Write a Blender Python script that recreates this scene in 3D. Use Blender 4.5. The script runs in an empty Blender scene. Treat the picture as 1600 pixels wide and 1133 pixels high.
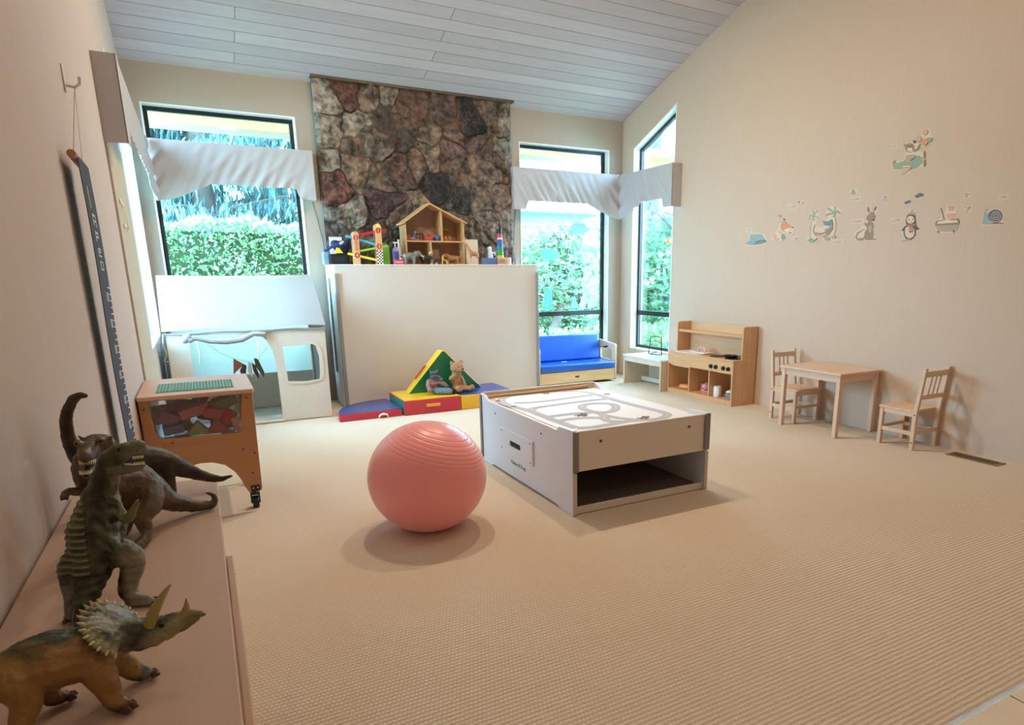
import bpy, bmesh, math, random
import numpy as np
from mathutils import Vector, Matrix, Euler, noise
from mathutils.geometry import tessellate_polygon
random.seed(7); rng = np.random.default_rng(7)
SC = bpy.context.scene; COL = SC.collection; PI = math.pi

# ---------------------------------------------------------------- camera
YAW, PITCH, ROLL, FPX = 0.5030, 0.2474, 0.0065, 1008.26
cam_d = bpy.data.cameras.new('camera'); cam = bpy.data.objects.new('camera', cam_d); COL.objects.link(cam)
cam_d.sensor_fit = 'HORIZONTAL'; cam_d.sensor_width = 36; cam_d.lens = FPX / 1600 * 36
cam_d.shift_x = -(878.3 - 800) / 1600; cam_d.shift_y = (683.5 - 566.5) / 1600
cam_d.clip_start = 0.05; cam_d.clip_end = 200
cam.matrix_world = Matrix.Translation((0, 0, 1.35)) @ Matrix.Rotation(-YAW, 4, 'Z') @ Matrix.Rotation(PI/2 - PITCH, 4, 'X') @ Matrix.Rotation(-ROLL, 4, 'Z')
SC.camera = cam

# ---------------------------------------------------------------- sky, lamps, exposure
def lin(c):
    if isinstance(c, str):
        c = c.lstrip('#'); c = c if len(c) == 6 else ''.join(q*2 for q in c); c = [int(c[i:i+2], 16)/255 for i in (0, 2, 4)]
    return tuple((x/12.92 if x <= .04045 else ((x+.055)/1.055)**2.4) for x in c[:3])
world = bpy.data.worlds.new('overcast_sky'); SC.world = world; world.use_nodes = True
bg = world.node_tree.nodes['Background']
bg.inputs['Color'].default_value = (0.53, 0.76, 1.0, 1); bg.inputs['Strength'].default_value = 42
SC.view_settings.view_transform = 'Standard'; SC.view_settings.look = 'None'
SC.view_settings.gamma = 1; SC.view_settings.use_curve_mapping = False
SC.view_settings.exposure = -0.06
try: SC.cycles.use_denoising = True
except Exception: pass
SC.cycles.max_bounces = 10; SC.cycles.diffuse_bounces = 6; SC.cycles.transparent_max_bounces = 24
SC.cycles.sample_clamp_indirect = 6; SC.cycles.caustics_reflective = False; SC.cycles.caustics_refractive = False
def lamp(x, y, z, power, size=.14, col=(1, .78, .55), tilt=(0, 0)):
    l = bpy.data.lights.new('downlight_or_fill_lamp', 'AREA'); l.shape = 'DISK'; l.size = size; l.energy = power; l.color = col
    o = bpy.data.objects.new('downlight_or_fill_lamp', l); COL.objects.link(o); o.location = (x, y, z)
    o.rotation_euler = (tilt[0], tilt[1], 0)
    o['label'] = 'recessed ceiling downlight'; o['category'] = 'light'; o['group'] = 'recessed ceiling downlights'
lamp(1.5, 4.9, 4.06, 50, .07); lamp(2.65, 4.9, 4.06, 50, .07); lamp(4.0, 2.6, 4.8, 12, .2)  # first two downlights follow the floor shadows; third is an extra weaker lamp
for lx, ly in ((1.0, 1.6), (3.4, 1.6), (1.0, -1.2), (3.4, -1.2)):
    lamp(lx, ly, 4.7 if ly > 0 else 4.4, 10, .3, (1, .78, .56))  # fill lamps added overhead and behind the camera for general brightness
def portal(loc, rot, sx, sy):
    l = bpy.data.lights.new('window_portal', 'AREA'); l.shape = 'RECTANGLE'; l.size = sx; l.size_y = sy; l.cycles.is_portal = True
    o = bpy.data.objects.new('window_portal', l); COL.objects.link(o); o.location = loc; o.rotation_euler = rot
portal((.415, 7.66, 1.64), (-PI/2, 0, 0), 1.4, 2.6)
portal((4.2, 7.66, 1.64), (-PI/2, 0, 0), 1.35, 2.6)
portal((5.21, 6.83, 1.75), (0, PI/2, 0), 2.85, .95)
portal((-.52, 6.58, 1.85), (0, -PI/2, 0), 2.15, 1.6)

# ---------------------------------------------------------------- materials
MATS = {}
def mat(name, col, rough=.6, var=.0, vs=(8, 8, 8), bump=0, bs=None, metal=0, spec=.5, coat=0, col2=None, attr=None, trans=0, det=3):
    if name in MATS: return MATS[name]
    m = bpy.data.materials.new(name); m.use_nodes = True; nt = m.node_tree; N = nt.nodes; L = nt.links
    b = N['Principled BSDF']; c = lin(col)
    b.inputs['Base Color'].default_value = (*c, 1); b.inputs['Roughness'].default_value = rough
    b.inputs['Metallic'].default_value = metal; b.inputs['Specular IOR Level'].default_value = spec
    b.inputs['Coat Weight'].default_value = coat
    tc = N.new('ShaderNodeTexCoord'); src = None
    if attr:
        a = N.new('ShaderNodeAttribute'); a.attribute_name = attr; src = a.outputs['Color']
    if var or col2:
        mp = N.new('ShaderNodeMapping'); mp.inputs['Scale'].default_value = vs; L.new(tc.outputs['Object'], mp.inputs[0])
        n = N.new('ShaderNodeTexNoise'); n.inputs['Scale'].default_value = 1; n.inputs['Detail'].default_value = det; L.new(mp.outputs[0], n.inputs[0])
        r = N.new('ShaderNodeMapRange'); r.inputs[1].default_value = .3; r.inputs[2].default_value = .7; L.new(n.outputs[0], r.inputs[0])
        mx = N.new('ShaderNodeMix'); mx.data_type = 'RGBA'; L.new(r.outputs[0], mx.inputs[0])
        if src:
            mx.blend_type = 'MULTIPLY'; L.new(src, mx.inputs[6]); k = 1 - var; mx.inputs[7].default_value = (k, k, k, 1)
        else:
            mx.inputs[6].default_value = (*c, 1)
            mx.inputs[7].default_value = (*(lin(col2) if col2 else [x*(1-var) for x in c]), 1)
        src = mx.outputs[2]
    if src: L.new(src, b.inputs['Base Color'])
    if bump:
        mp = N.new('ShaderNodeMapping'); mp.inputs['Scale'].default_value = bs or vs; L.new(tc.outputs['Object'], mp.inputs[0])
        n = N.new('ShaderNodeTexNoise'); n.inputs['Scale'].default_value = 1; n.inputs['Detail'].default_value = 4; L.new(mp.outputs[0], n.inputs[0])
        bp = N.new('ShaderNodeBump'); bp.inputs['Strength'].default_value = 1; bp.inputs['Distance'].default_value = bump
        L.new(n.outputs[0], bp.inputs['Height']); L.new(bp.outputs[0], b.inputs['Normal'])
    if trans:
        t = N.new('ShaderNodeBsdfTranslucent'); t.inputs[0].default_value = (*c, 1)
        ms = N.new('ShaderNodeMixShader'); ms.inputs[0].default_value = trans
        L.new(b.outputs[0], ms.inputs[1]); L.new(t.outputs[0], ms.inputs[2]); L.new(ms.outputs[0], N['Material Output'].inputs[0])
    MATS[name] = m; return m
def glass_mat(name, tint, gl=.05, rough=.02):
    m = bpy.data.materials.new(name); m.use_nodes = True; nt = m.node_tree; N = nt.nodes; L = nt.links
    t = N.new('ShaderNodeBsdfTransparent'); t.inputs[0].default_value = (*tint, 1)
    g = N.new('ShaderNodeBsdfGlossy'); g.inputs['Roughness'].default_value = rough
    f = N.new('ShaderNodeFresnel'); f.inputs[0].default_value = 1.3
    mul = N.new('ShaderNodeMath'); mul.operation = 'MULTIPLY_ADD'; mul.inputs[1].default_value = .6; mul.inputs[2].default_value = gl
    L.new(f.outputs[0], mul.inputs[0])
    ms = N.new('ShaderNodeMixShader'); L.new(mul.outputs[0], ms.inputs[0]); L.new(t.outputs[0], ms.inputs[1]); L.new(g.outputs[0], ms.inputs[2])
    L.new(ms.outputs[0], N['Material Output'].inputs[0]); MATS[name] = m; return m
def wood(name, col, ax='x', rough=.45, var=.16, coat=0):
    s = {'x': (2, 30, 30), 'y': (30, 2, 30), 'z': (30, 30, 2)}[ax]
    return mat(name, col, rough, var, s, bump=.0004, coat=coat)

# ---------------------------------------------------------------- mesh builder
ORG = {}
class MB:
    def __init__(s): s.v = []; s.f = []; s.m = []; s.mi = 0; s.sm = []; s.smooth = True
    def add(s, vs, fs):
        o = len(s.v); s.v += [tuple(v) for v in vs]; s.f += [tuple(o+i for i in f) for f in fs]; s.m += [s.mi]*len(fs); return s
    def mat(s, i): s.mi = i; return s
    def box(s, x0, x1, y0, y1, z0, z1, M=None):
        vs = [Vector((x, y, z)) for x in (x0, x1) for y in (y0, y1) for z in (z0, z1)]
        if M is not None: vs = [M @ v for v in vs]
        return s.add(vs, [(0,1,3,2), (4,6,7,5), (0,4,5,1), (2,3,7,6), (0,2,6,4), (1,5,7,3)])
    def obox(s, c, size, rot=(0, 0, 0)):
        a, b, d = [q/2 for q in size]
        return s.box(-a, a, -b, b, -d, d, Matrix.Translation(c) @ Euler(rot).to_matrix().to_4x4())
    def tube(s, pts, rads, n=8, cap=True, flat=1.0):
        pts = [Vector(p) for p in pts]; k = len(pts)
        if not hasattr(rads, '__len__'): rads = [rads]*k
        vs = []; up = None
        for i, p in enumerate(pts):
            d = (pts[min(i+1, k-1)] - pts[max(i-1, 0)])
            d = d.normalized() if d.length > 1e-9 else Vector((0, 0, 1))
            if up is None:
                up = Vector((0, 0, 1)) if abs(d.z) < .9 else Vector((1, 0, 0))
            u = up - d*up.dot(d); u.normalize(); w = d.cross(u); up = u
            for j in range(n):
                a = math.tau*j/n; vs.append(p + (u*math.cos(a)*flat + w*math.sin(a))*rads[i])
        fs = [(i*n+j, i*n+(j+1) % n, (i+1)*n+(j+1) % n, (i+1)*n+j) for i in range(k-1) for j in range(n)]
        if cap: fs += [tuple(range(n-1, -1, -1)), tuple((k-1)*n+j for j in range(n))]
        return s.add(vs, fs)
    def cyl(s, p0, p1, r0, r1=None, n=16): return s.tube([p0, p1], [r0, r0 if r1 is None else r1], n)
    def lathe(s, prof, c=(0, 0, 0), n=24, M=None):
        vs = []; c = Vector(c)
        for r, z in prof:
            for j in range(n):
                a = math.tau*j/n; v = Vector((r*math.cos(a), r*math.sin(a), z))
                vs.append((M @ v if M is not None else v) + c)
        k = len(prof)
        fs = [(i*n+j, i*n+(j+1) % n, (i+1)*n+(j+1) % n, (i+1)*n+j) for i in range(k-1) for j in range(n)]
        if prof[0][0] > 1e-6: fs.append(tuple(range(n-1, -1, -1)))
        if prof[-1][0] > 1e-6: fs.append(tuple((k-1)*n+j for j in range(n)))
        return s.add(vs, fs)
    def prism(s, poly, ax, a, b, holes=()):
        # poly in the two axes other than ax (order x,y / x,z / y,z)
        def P(q, t):
            return {'x': (t, q[0], q[1]), 'y': (q[0], t, q[1]), 'z': (q[0], q[1], t)}[ax]
        loops = [list(poly)] + [list(h) for h in holes]
        flat = [q for l in loops for q in l]; n = len(flat)
        if len(loops) == 1: tris = [tuple(range(n))]
        else: tris = [tuple(t) for t in tessellate_polygon([[Vector((q[0], q[1], 0)) for q in l] for l in loops])]
        vs = [P(q, a) for q in flat] + [P(q, b) for q in flat]
        fs = [tuple(t) for t in tris] + [tuple(i+n for i in reversed(t)) for t in tris]
        o = 0
        for l in loops:
            k = len(l); fs += [(o+i, o+(i+1) % k, n+o+(i+1) % k, n+o+i) for i in range(k)]; o += k
        return s.add(vs, fs)
    def ell(s, c, r, rot=(0, 0, 0), n=14, m=9):
        if not hasattr(r, '__len__'): r = (r, r, r)
        M = Matrix.Translation(c) @ Euler(rot).to_matrix().to_4x4(); vs = []
        for i in range(1, m):
            t = PI*i/m
            for j in range(n):
                a = math.tau*j/n; vs.append(M @ Vector((r[0]*math.sin(t)*math.cos(a), r[1]*math.sin(t)*math.sin(a), r[2]*math.cos(t))))
        k = m-1; vs += [M @ Vector((0, 0, r[2])), M @ Vector((0, 0, -r[2]))]
        fs = [(i*n+j, (i+1)*n+j, (i+1)*n+(j+1) % n, i*n+(j+1) % n) for i in range(k-1) for j in range(n)]
        fs += [(k*n, j, (j+1) % n) for j in range(n)] + [(k*n+1, (k-1)*n+(j+1) % n, (k-1)*n+j) for j in range(n)]
        return s.add(vs, fs)
    def grid(s, fn, nu, nv, th=0, nvec=None):
        vs = [Vector(fn(i/nu, j/nv)) for j in range(nv+1) for i in range(nu+1)]; w = nu+1
        fs = [(j*w+i, j*w+i+1, (j+1)*w+i+1, (j+1)*w+i) for j in range(nv) for i in range(nu)]
        if th:
            n = len(vs); d = Vector(nvec)*th; vs = vs + [v+d for v in vs]
            fs += [tuple(q+n for q in reversed(f)) for f in fs]
            rim = [i for i in range(w)] + [j*w+nu for j in range(1, nv+1)] + [nv*w+i for i in range(nu-1, -1, -1)] + [j*w for j in range(nv-1, 0, -1)]
            fs += [(rim[(i+1) % len(rim)], rim[i], rim[i]+n, rim[(i+1) % len(rim)]+n) for i in range(len(rim))]
        return s.add(vs, fs)
    def build(s, name, mats, parent=None, bevel=0, smooth=True, seg=2, ang=38, mods=None):
        if not isinstance(mats, (list, tuple)): mats = [mats]
        me = bpy.data.meshes.new(name)
        if parent is not None: o0 = ORG[parent]
        else:
            xs = np.array(s.v); lo = xs.min(0); hi = xs.max(0); o0 = Vector(((lo[0]+hi[0])/2, (lo[1]+hi[1])/2, lo[2]))
        me.from_pydata([(v[0]-o0[0], v[1]-o0[1], v[2]-o0[2]) for v in s.v], [], s.f)
        for m in mats: me.materials.append(m)
        me.polygons.foreach_set('material_index', s.m)
        bm = bmesh.new(); bm.from_mesh(me); bmesh.ops.recalc_face_normals(bm, faces=bm.faces); bm.to_mesh(me); bm.free()
        if smooth:
            me.polygons.foreach_set('use_smooth', [True]*len(me.polygons)); me.set_sharp_from_angle(angle=math.radians(ang))
        o = bpy.data.objects.new(name, me); COL.objects.link(o)
        if parent is not None: o.parent = parent; ORG[o] = o0
        else: o.location = o0; ORG[o] = Vector(o0)
        if bevel:
            b = o.modifiers.new('bevel', 'BEVEL'); b.width = bevel; b.segments = seg; b.limit_method = 'ANGLE'; b.angle_limit = math.radians(35)
        return o
def thing(name, label, cat, loc, group=None):
    o = bpy.data.objects.new(name, None); COL.objects.link(o); o.location = loc; o.empty_display_size = .05
    o['label'] = label; o['category'] = cat; ORG[o] = Vector(loc)
    if group: o['group'] = group
    return o
def tag(o, label, cat, group=None):
    o['label'] = label; o['category'] = cat
    if group: o['group'] = group
    return o
def struct(o): o['kind'] = 'structure'; return o
def copy_thing(root, loc, label, rz=None):
    r = root.copy(); COL.objects.link(r); r.location = loc; r['label'] = label
    if rz is not None: r.rotation_euler = (0, 0, rz)
    ch = [c for c in COL.objects if c.parent == root]
    for c in ch:
        d = c.copy(); COL.objects.link(d); d.parent = r
        for g in [q for q in COL.objects if q.parent == c]:
            e = g.copy(); COL.objects.link(e); e.parent = d
    return r
def organic(name, prims, voxel, m, parent=None, colfn=None, smooth=3, disp=None, loc=None):
    """one continuous body: tapered limbs and ellipsoids fused by a voxel remesh, then coloured per vertex"""
    b = MB()
    for p in prims:
        if p[0] == 't':
            pts = [Vector(q[:3]) for q in p[1]]; rs = [q[3] for q in p[1]]
            P2 = []; R2 = []
            for i in range(len(pts)-1):
                p0 = pts[max(i-1, 0)]; p1 = pts[i]; p2 = pts[i+1]; p3 = pts[min(i+2, len(pts)-1)]
                for k in range(4):
                    t = k/4; P2.append(.5*((2*p1)+(-p0+p2)*t+(2*p0-5*p1+4*p2-p3)*t*t+(-p0+3*p1-3*p2+p3)*t**3)); R2.append(rs[i]+(rs[i+1]-rs[i])*t)
            P2.append(pts[-1]); R2.append(rs[-1])
            b.tube(P2, R2, 12, True, p[2] if len(p) > 2 else 1.0)
            b.ell(P2[0], R2[0]*.97, n=10, m=6); b.ell(P2[-1], R2[-1]*.97, n=10, m=6)
        elif p[0] == 'e': b.ell(p[1], p[2], p[3] if len(p) > 3 else (0, 0, 0))
        elif p[0] == 'b': b.obox(p[1], p[2], p[3] if len(p) > 3 else (0, 0, 0))
    o = b.build(name, [m], parent)
    r = o.modifiers.new('r', 'REMESH'); r.mode = 'VOXEL'; r.voxel_size = voxel; r.use_smooth_shade = True
    if smooth: sm = o.modifiers.new('s', 'SMOOTH'); sm.iterations = smooth; sm.factor = .5
    dg = bpy.context.evaluated_depsgraph_get(); me = bpy.data.meshes.new_from_object(o.evaluated_get(dg))
    o.modifiers.clear(); old = o.data; o.data = me; bpy.data.meshes.remove(old)
    n = len(me.vertices); co = np.empty(n*3); me.vertices.foreach_get('co', co); co = co.reshape(-1, 3)
    og = np.array(ORG[o])
    if disp:
        nr = np.empty(n*3); me.vertices.foreach_get('normal', nr); nr = nr.reshape(-1, 3)
        w = co + og; co = co + nr*np.array([disp(Vector(q)) for q in w])[:, None]
        me.vertices.foreach_set('co', co.ravel())
    if colfn:
        a = me.color_attributes.new('Col', 'FLOAT_COLOR', 'POINT')
        cc = np.array([(*colfn(Vector(q)), 1) for q in co+og]); a.data.foreach_set('color', cc.ravel())
    if not me.materials: me.materials.append(m)
    me.polygons.foreach_set('use_smooth', [True]*len(me.polygons)); me.update()
    return o
def mixc(a, b, t): t = max(0, min(1, t)); return tuple(a[i]+(b[i]-a[i])*t for i in range(3))
def nz(p, s): return noise.noise(Vector(p)*s)
def text_mesh(b, txt, size, M, th=.0006, mi=0, align='LEFT'):
    cu = bpy.data.curves.new('t', 'FONT'); cu.body = txt; cu.size = size; cu.extrude = th/2; cu.resolution_u = 3; cu.align_x = align
    o = bpy.data.objects.new('t', cu); COL.objects.link(o); dg = bpy.context.evaluated_depsgraph_get(); dg.update()
    me = bpy.data.meshes.new_from_object(o.evaluated_get(dg)); b.mat(mi)
    b.add([M @ v.co for v in me.vertices], [tuple(p.vertices) for p in me.polygons])
    bpy.data.objects.remove(o); bpy.data.curves.remove(cu); bpy.data.meshes.remove(me)
def arcpts(cx, cy, r, a0, a1, n=10, ry=None):
    ry = r if ry is None else ry
    return [(cx+r*math.cos(math.radians(a0+(a1-a0)*i/n)), cy+ry*math.sin(math.radians(a0+(a1-a0)*i/n))) for i in range(n+1)]
def rrect(x0, x1, y0, y1, r, n=4):
    return arcpts(x1-r, y0+r, r, -90, 0, n)+arcpts(x1-r, y1-r, r, 0, 90, n)+arcpts(x0+r, y1-r, r, 90, 180, n)+arcpts(x0+r, y0+r, r, 180, 270, n)

# ================================================================ ROOM
XL, XR, YB, YF = -.36, 5.05, 7.5, -3.0
def ceil_z(y): return 3.24 + .3325*(7.5-y) if y > 1 else 3.24+.3325*6.5 - .33*(1-y)
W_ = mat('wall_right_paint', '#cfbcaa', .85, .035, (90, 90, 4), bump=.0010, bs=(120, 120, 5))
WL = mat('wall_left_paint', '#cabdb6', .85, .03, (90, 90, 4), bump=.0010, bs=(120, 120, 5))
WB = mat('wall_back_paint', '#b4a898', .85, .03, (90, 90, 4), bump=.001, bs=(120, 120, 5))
WHITE = mat('white_trim_paint', '#f0f2f0', .5)
FRAME = mat('window_frame_bronze', '#17191b', .35)
GLASS = glass_mat('window_glass', (.86, .965, .965))

# floor: looped carpet, ribs in rows with staggered loops
def carpet_mat():
    m = bpy.data.materials.new('looped_carpet'); m.use_nodes = True; nt = m.node_tree; N = nt.nodes; L = nt.links
    b = N['Principled BSDF']; b.inputs['Roughness'].default_value = .95; b.inputs['Specular IOR Level'].default_value = .1
    tc = N.new('ShaderNodeTexCoord'); sx = N.new('ShaderNodeSeparateXYZ')
    nz_ = N.new('ShaderNodeTexNoise'); nz_.inputs['Scale'].default_value = 30; nz_.inputs['Detail'].default_value = 3; L.new(tc.outputs['Object'], nz_.inputs[0])
    dv = N.new('ShaderNodeVectorMath'); dv.operation = 'MULTIPLY_ADD'; L.new(nz_.outputs['Color'], dv.inputs[0]); dv.inputs[1].default_value = (.007, .007, 0); L.new(tc.outputs['Object'], dv.inputs[2])
    L.new(dv.outputs[0], sx.inputs[0])
    def M(op, a, b_=None, c=None):
        n = N.new('ShaderNodeMath'); n.operation = op
        for i, v in enumerate((a, b_, c)):
            if v is None: continue
            if hasattr(v, 'links'): L.new(v, n.inputs[i])
            else: n.inputs[i].default_value = v
        return n.outputs[0]
    ky = math.tau/.019; kx = math.tau/.015
    y = M('MULTIPLY', sx.outputs[1], ky); x = M('MULTIPLY', sx.outputs[0], kx)
    row = M('FLOOR', M('DIVIDE', y, math.tau)); sh = M('MULTIPLY', row, PI)
    h1 = M('SINE', y); h2 = M('SINE', M('ADD', x, sh))
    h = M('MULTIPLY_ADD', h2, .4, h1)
    fine = N.new('ShaderNodeTexNoise'); fine.inputs['Scale'].default_value = 260; fine.inputs['Detail'].default_value = 2; L.new(tc.outputs['Object'], fine.inputs[0])
    hh = M('MULTIPLY_ADD', fine.outputs[0], 2.4, h)
    bp = N.new('ShaderNodeBump'); bp.inputs['Distance'].default_value = .0012; bp.inputs['Strength'].default_value = 1.0
    L.new(hh, bp.inputs['Height']); L.new(bp.outputs[0], b.inputs['Normal'])
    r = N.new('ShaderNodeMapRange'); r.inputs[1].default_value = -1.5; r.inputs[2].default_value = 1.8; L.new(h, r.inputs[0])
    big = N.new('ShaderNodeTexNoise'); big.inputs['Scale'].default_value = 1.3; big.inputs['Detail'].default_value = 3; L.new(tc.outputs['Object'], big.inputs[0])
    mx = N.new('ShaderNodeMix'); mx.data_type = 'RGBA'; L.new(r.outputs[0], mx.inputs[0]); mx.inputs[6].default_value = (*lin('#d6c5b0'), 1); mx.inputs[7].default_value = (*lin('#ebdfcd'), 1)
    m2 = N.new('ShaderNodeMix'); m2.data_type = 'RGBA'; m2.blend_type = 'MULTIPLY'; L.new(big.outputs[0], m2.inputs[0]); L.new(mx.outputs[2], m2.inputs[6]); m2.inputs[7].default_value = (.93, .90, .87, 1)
    L.new(m2.outputs[2], b.inputs['Base Color']); return m
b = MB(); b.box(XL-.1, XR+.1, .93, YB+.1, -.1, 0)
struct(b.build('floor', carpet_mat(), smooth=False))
# tiled strip nearer than the carpet edge
b = MB(); b.box(XL-.1, XR+.1, YF-.1, .915, -.1, -.006)
b.mat(1)
for i in range(-1, 14):
    for j in range(11):
        x0 = XL-.1 + i*.42 + .3*(j % 2)*0 + .12; y1 = .912 - j*.36
        if x0 > XL-.1 and x0+.41 < XR+.1: b.box(x0, x0+.412, y1-.352, y1, -.006, -.001)
struct(b.build('floor', [mat('tile_grout', '#a89a80', .9), mat('floor_tile', '#e9dfc9', .35, .06, (6, 6, 6))], bevel=.002))
# walls
def wall(name, poly, ax, a, b_, m, holes=()):
    q = MB(); q.prism(poly, ax, a, b_, holes); return struct(q.build(name, m, smooth=False))
BW1 = (-.25, 1.08, .38, 2.905); BW2 = (3.56, 4.845, .38, 2.885)
R = lambda x0, x1, z0, z1: [(x0, z0), (x1, z0), (x1, z1), (x0, z1)]
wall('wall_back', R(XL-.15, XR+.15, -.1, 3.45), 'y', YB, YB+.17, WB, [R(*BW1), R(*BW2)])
RW = [(6.405, .375), (7.25, .375), (7.25, 2.885), (6.405, 3.24)]
prof = [(YF-.1, -.1), (YB+.17, -.1), (YB+.17, ceil_z(YB+.17)+.05), (1, ceil_z(1)+.1), (YF-.1, ceil_z(YF-.1)+.1)]
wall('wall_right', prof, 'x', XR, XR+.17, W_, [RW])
LW = (5.82, 7.32, .80, 2.88)
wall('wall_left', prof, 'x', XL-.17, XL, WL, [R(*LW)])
wall('wall_front', R(XL-.15, XR+.15, -.1, 4.6), 'y', YF-.15, YF, W_)
# sloped plank ceiling
def ceil_mat():
    m = bpy.data.materials.new('whitewashed_ceiling_planks'); m.use_nodes = True; nt = m.node_tree; N = nt.nodes; L = nt.links
    b = N['Principled BSDF']; b.inputs['Roughness'].default_value = .7
    tc = N.new('ShaderNodeTexCoord'); br = N.new('ShaderNodeTexBrick'); L.new(tc.outputs['Object'], br.inputs[0])
    br.inputs['Color1'].default_value = (*lin('#ddd5d8'), 1); br.inputs['Color2'].default_value = (*lin('#cac2c6'), 1); br.inputs['Mortar'].default_value = (*lin('#9c979c'), 1)
    br.inputs['Scale'].default_value = 1; br.inputs['Mortar Size'].default_value = .0035; br.inputs['Brick Width'].default_value = 4.8; br.inputs['Row Height'].default_value = .145
    br.inputs['Mortar Smooth'].default_value = .3; br.offset = .37
    mp = N.new('ShaderNodeMapping'); mp.inputs['Scale'].default_value = (1.6, 34, 34); L.new(tc.outputs['Object'], mp.inputs[0])
    n = N.new('ShaderNodeTexNoise'); n.inputs['Scale'].default_value = 1; n.inputs['Detail'].default_value = 4; L.new(mp.outputs[0], n.inputs[0])
    mx = N.new('ShaderNodeMix'); mx.data_type = 'RGBA'; mx.blend_type = 'MULTIPLY'; L.new(n.outputs[0], mx.inputs[0]); L.new(br.outputs[0], mx.inputs[6]); mx.inputs[7].default_value = (.80, .78, .79, 1)
    L.new(mx.outputs[2], b.inputs['Base Color'])
    bp = N.new('ShaderNodeBump'); bp.inputs['Distance'].default_value = .006; bp.invert = True; L.new(br.outputs['Fac'], bp.inputs['Height']); L.new(bp.outputs[0], b.inputs['Normal'])
    return m
b = MB()
for y0, y1 in ((1, YB+.17), (YF-.1, 1)):
    z0, z1 = (ceil_z(y0+1e-6), ceil_z(y1)) if y0 == 1 else (ceil_z(y0), ceil_z(1))
    b.prism([(y0, z0), (y1, z1), (y1, z1+.15), (y0, z0+.15)], 'x', XL-.15, XR+.15)
struct(b.build('ceiling', ceil_mat(), smooth=False))
# darker painted panel of wall beside the side window
b = MB(); b.box(XL, XL+.012, 4.78, 5.80, .0, 2.2)
struct(b.build('trim_1', mat('wall_panel_beige', '#c4b8a4', .8, .06, (45, 45, 1.6), bump=.001, bs=(60, 60, 2))))

# windows: white reveal lining, bronze frame, tinted pane
def window(name, outer, ax, p_in, p_out, mull=None, inner=.036):
    """outer: polygon of the opening (a, z); p_in..p_out the wall's inner/outer face"""
    a = np.array(outer); c = a.mean(0)
    def shrink(d):
        n = len(outer); res = []
        for i in range(n):
            p0, p1, p2 = a[i-1], a[i], a[(i+1) % n]
            e1 = (p1-p0)/np.linalg.norm(p1-p0); e2 = (p2-p1)/np.linalg.norm(p2-p1)
            n1 = np.array([-e1[1], e1[0]]); n2 = np.array([-e2[1], e2[0]])
            k = (n1+n2)/(1+n1@n2); res.append(tuple(p1+k*d))
        return res
    s = 1 if p_out > p_in else -1
    root = MB(); f0 = p_in + s*.085; f1 = f0 + s*.045
    root.prism(shrink(.001), ax, p_in-s*.004, p_out, [shrink(.016)])           # white reveal lining
    w = struct(root.build(name, WHITE))
    fr = MB(); fr.prism(shrink(.016), ax, f0, f1, [shrink(.016+inner)])
    if mull:
        x0 = min(q[0] for q in outer)+.02; x1 = max(q[0] for q in outer)-.02
        if ax == 'y': fr.box(x0, x1, min(f0, f1), max(f0, f1), mull-.03, mull+.03)
        else: fr.box(min(f0, f1), max(f0, f1), x0, x1, mull-.03, mull+.03)
    fr.build('window_frame', FRAME, w, bevel=.003)
    g = MB(); gm = (f0+f1)/2; g.prism(shrink(.03), ax, gm-.003, gm+.003); g.build('window_glass', GLASS, w, smooth=False)
    return w
window('window_1', R(*BW1), 'y', YB, YB+.17, .85)
window('window_2', R(*BW2), 'y', YB, YB+.17, .85)
window('window_3', RW, 'x', XR, XR+.17, .85)
window('window_4', R(*LW), 'x', XL, XL-.17)
# chimney of irregular stones, real relief
ZPX = [(80,170,'a89a86'),(210,150,'6b4232'),(390,160,'8f8270'),(540,190,'6a4a38'),(700,230,'5d4636'),(860,290,'2e2724'),(1000,250,'6f6254'),(1085,290,'8a7d6c'),(100,340,'998b77'),(230,305,'a39783'),
 (370,260,'4c3a2e'),(230,390,'6a5848'),(500,400,'4a4740'),(480,290,'6b4c3a'),(620,370,'7a6650'),(760,350,'7c5e4c'),(330,430,'6e5d4d'),(190,560,'806750'),(90,610,'6c3a2c'),(440,560,'5f3f33'),(360,620,'74604f'),
 (645,640,'221e1f'),(740,480,'74584c'),(820,590,'6c5747'),(905,590,'85705a'),(1060,450,'7e7263'),(1050,720,'8a7768'),(170,800,'7d7261'),(350,740,'4e3236'),(535,800,'7a6854'),(790,750,'34302e'),(900,760,'7c6b5a'),
 (960,900,'83766a'),(310,880,'4c3a30'),(440,850,'6b5446'),(100,930,'4e4038'),(985,470,'66503f'),(620,900,'5b483c'),(760,920,'6d5b4d'),(1080,900,'8b7a6d'),(480,960,'473a34'),(620,480,'80695a'),(900,430,'5c4638'),(280,180,'7c6a58'),
 (560,530,'6f5545'),(970,640,'7e6a5a'),(240,950,'57473c'),(880,960,'77695c'),(60,480,'8f7f6d')]
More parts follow.
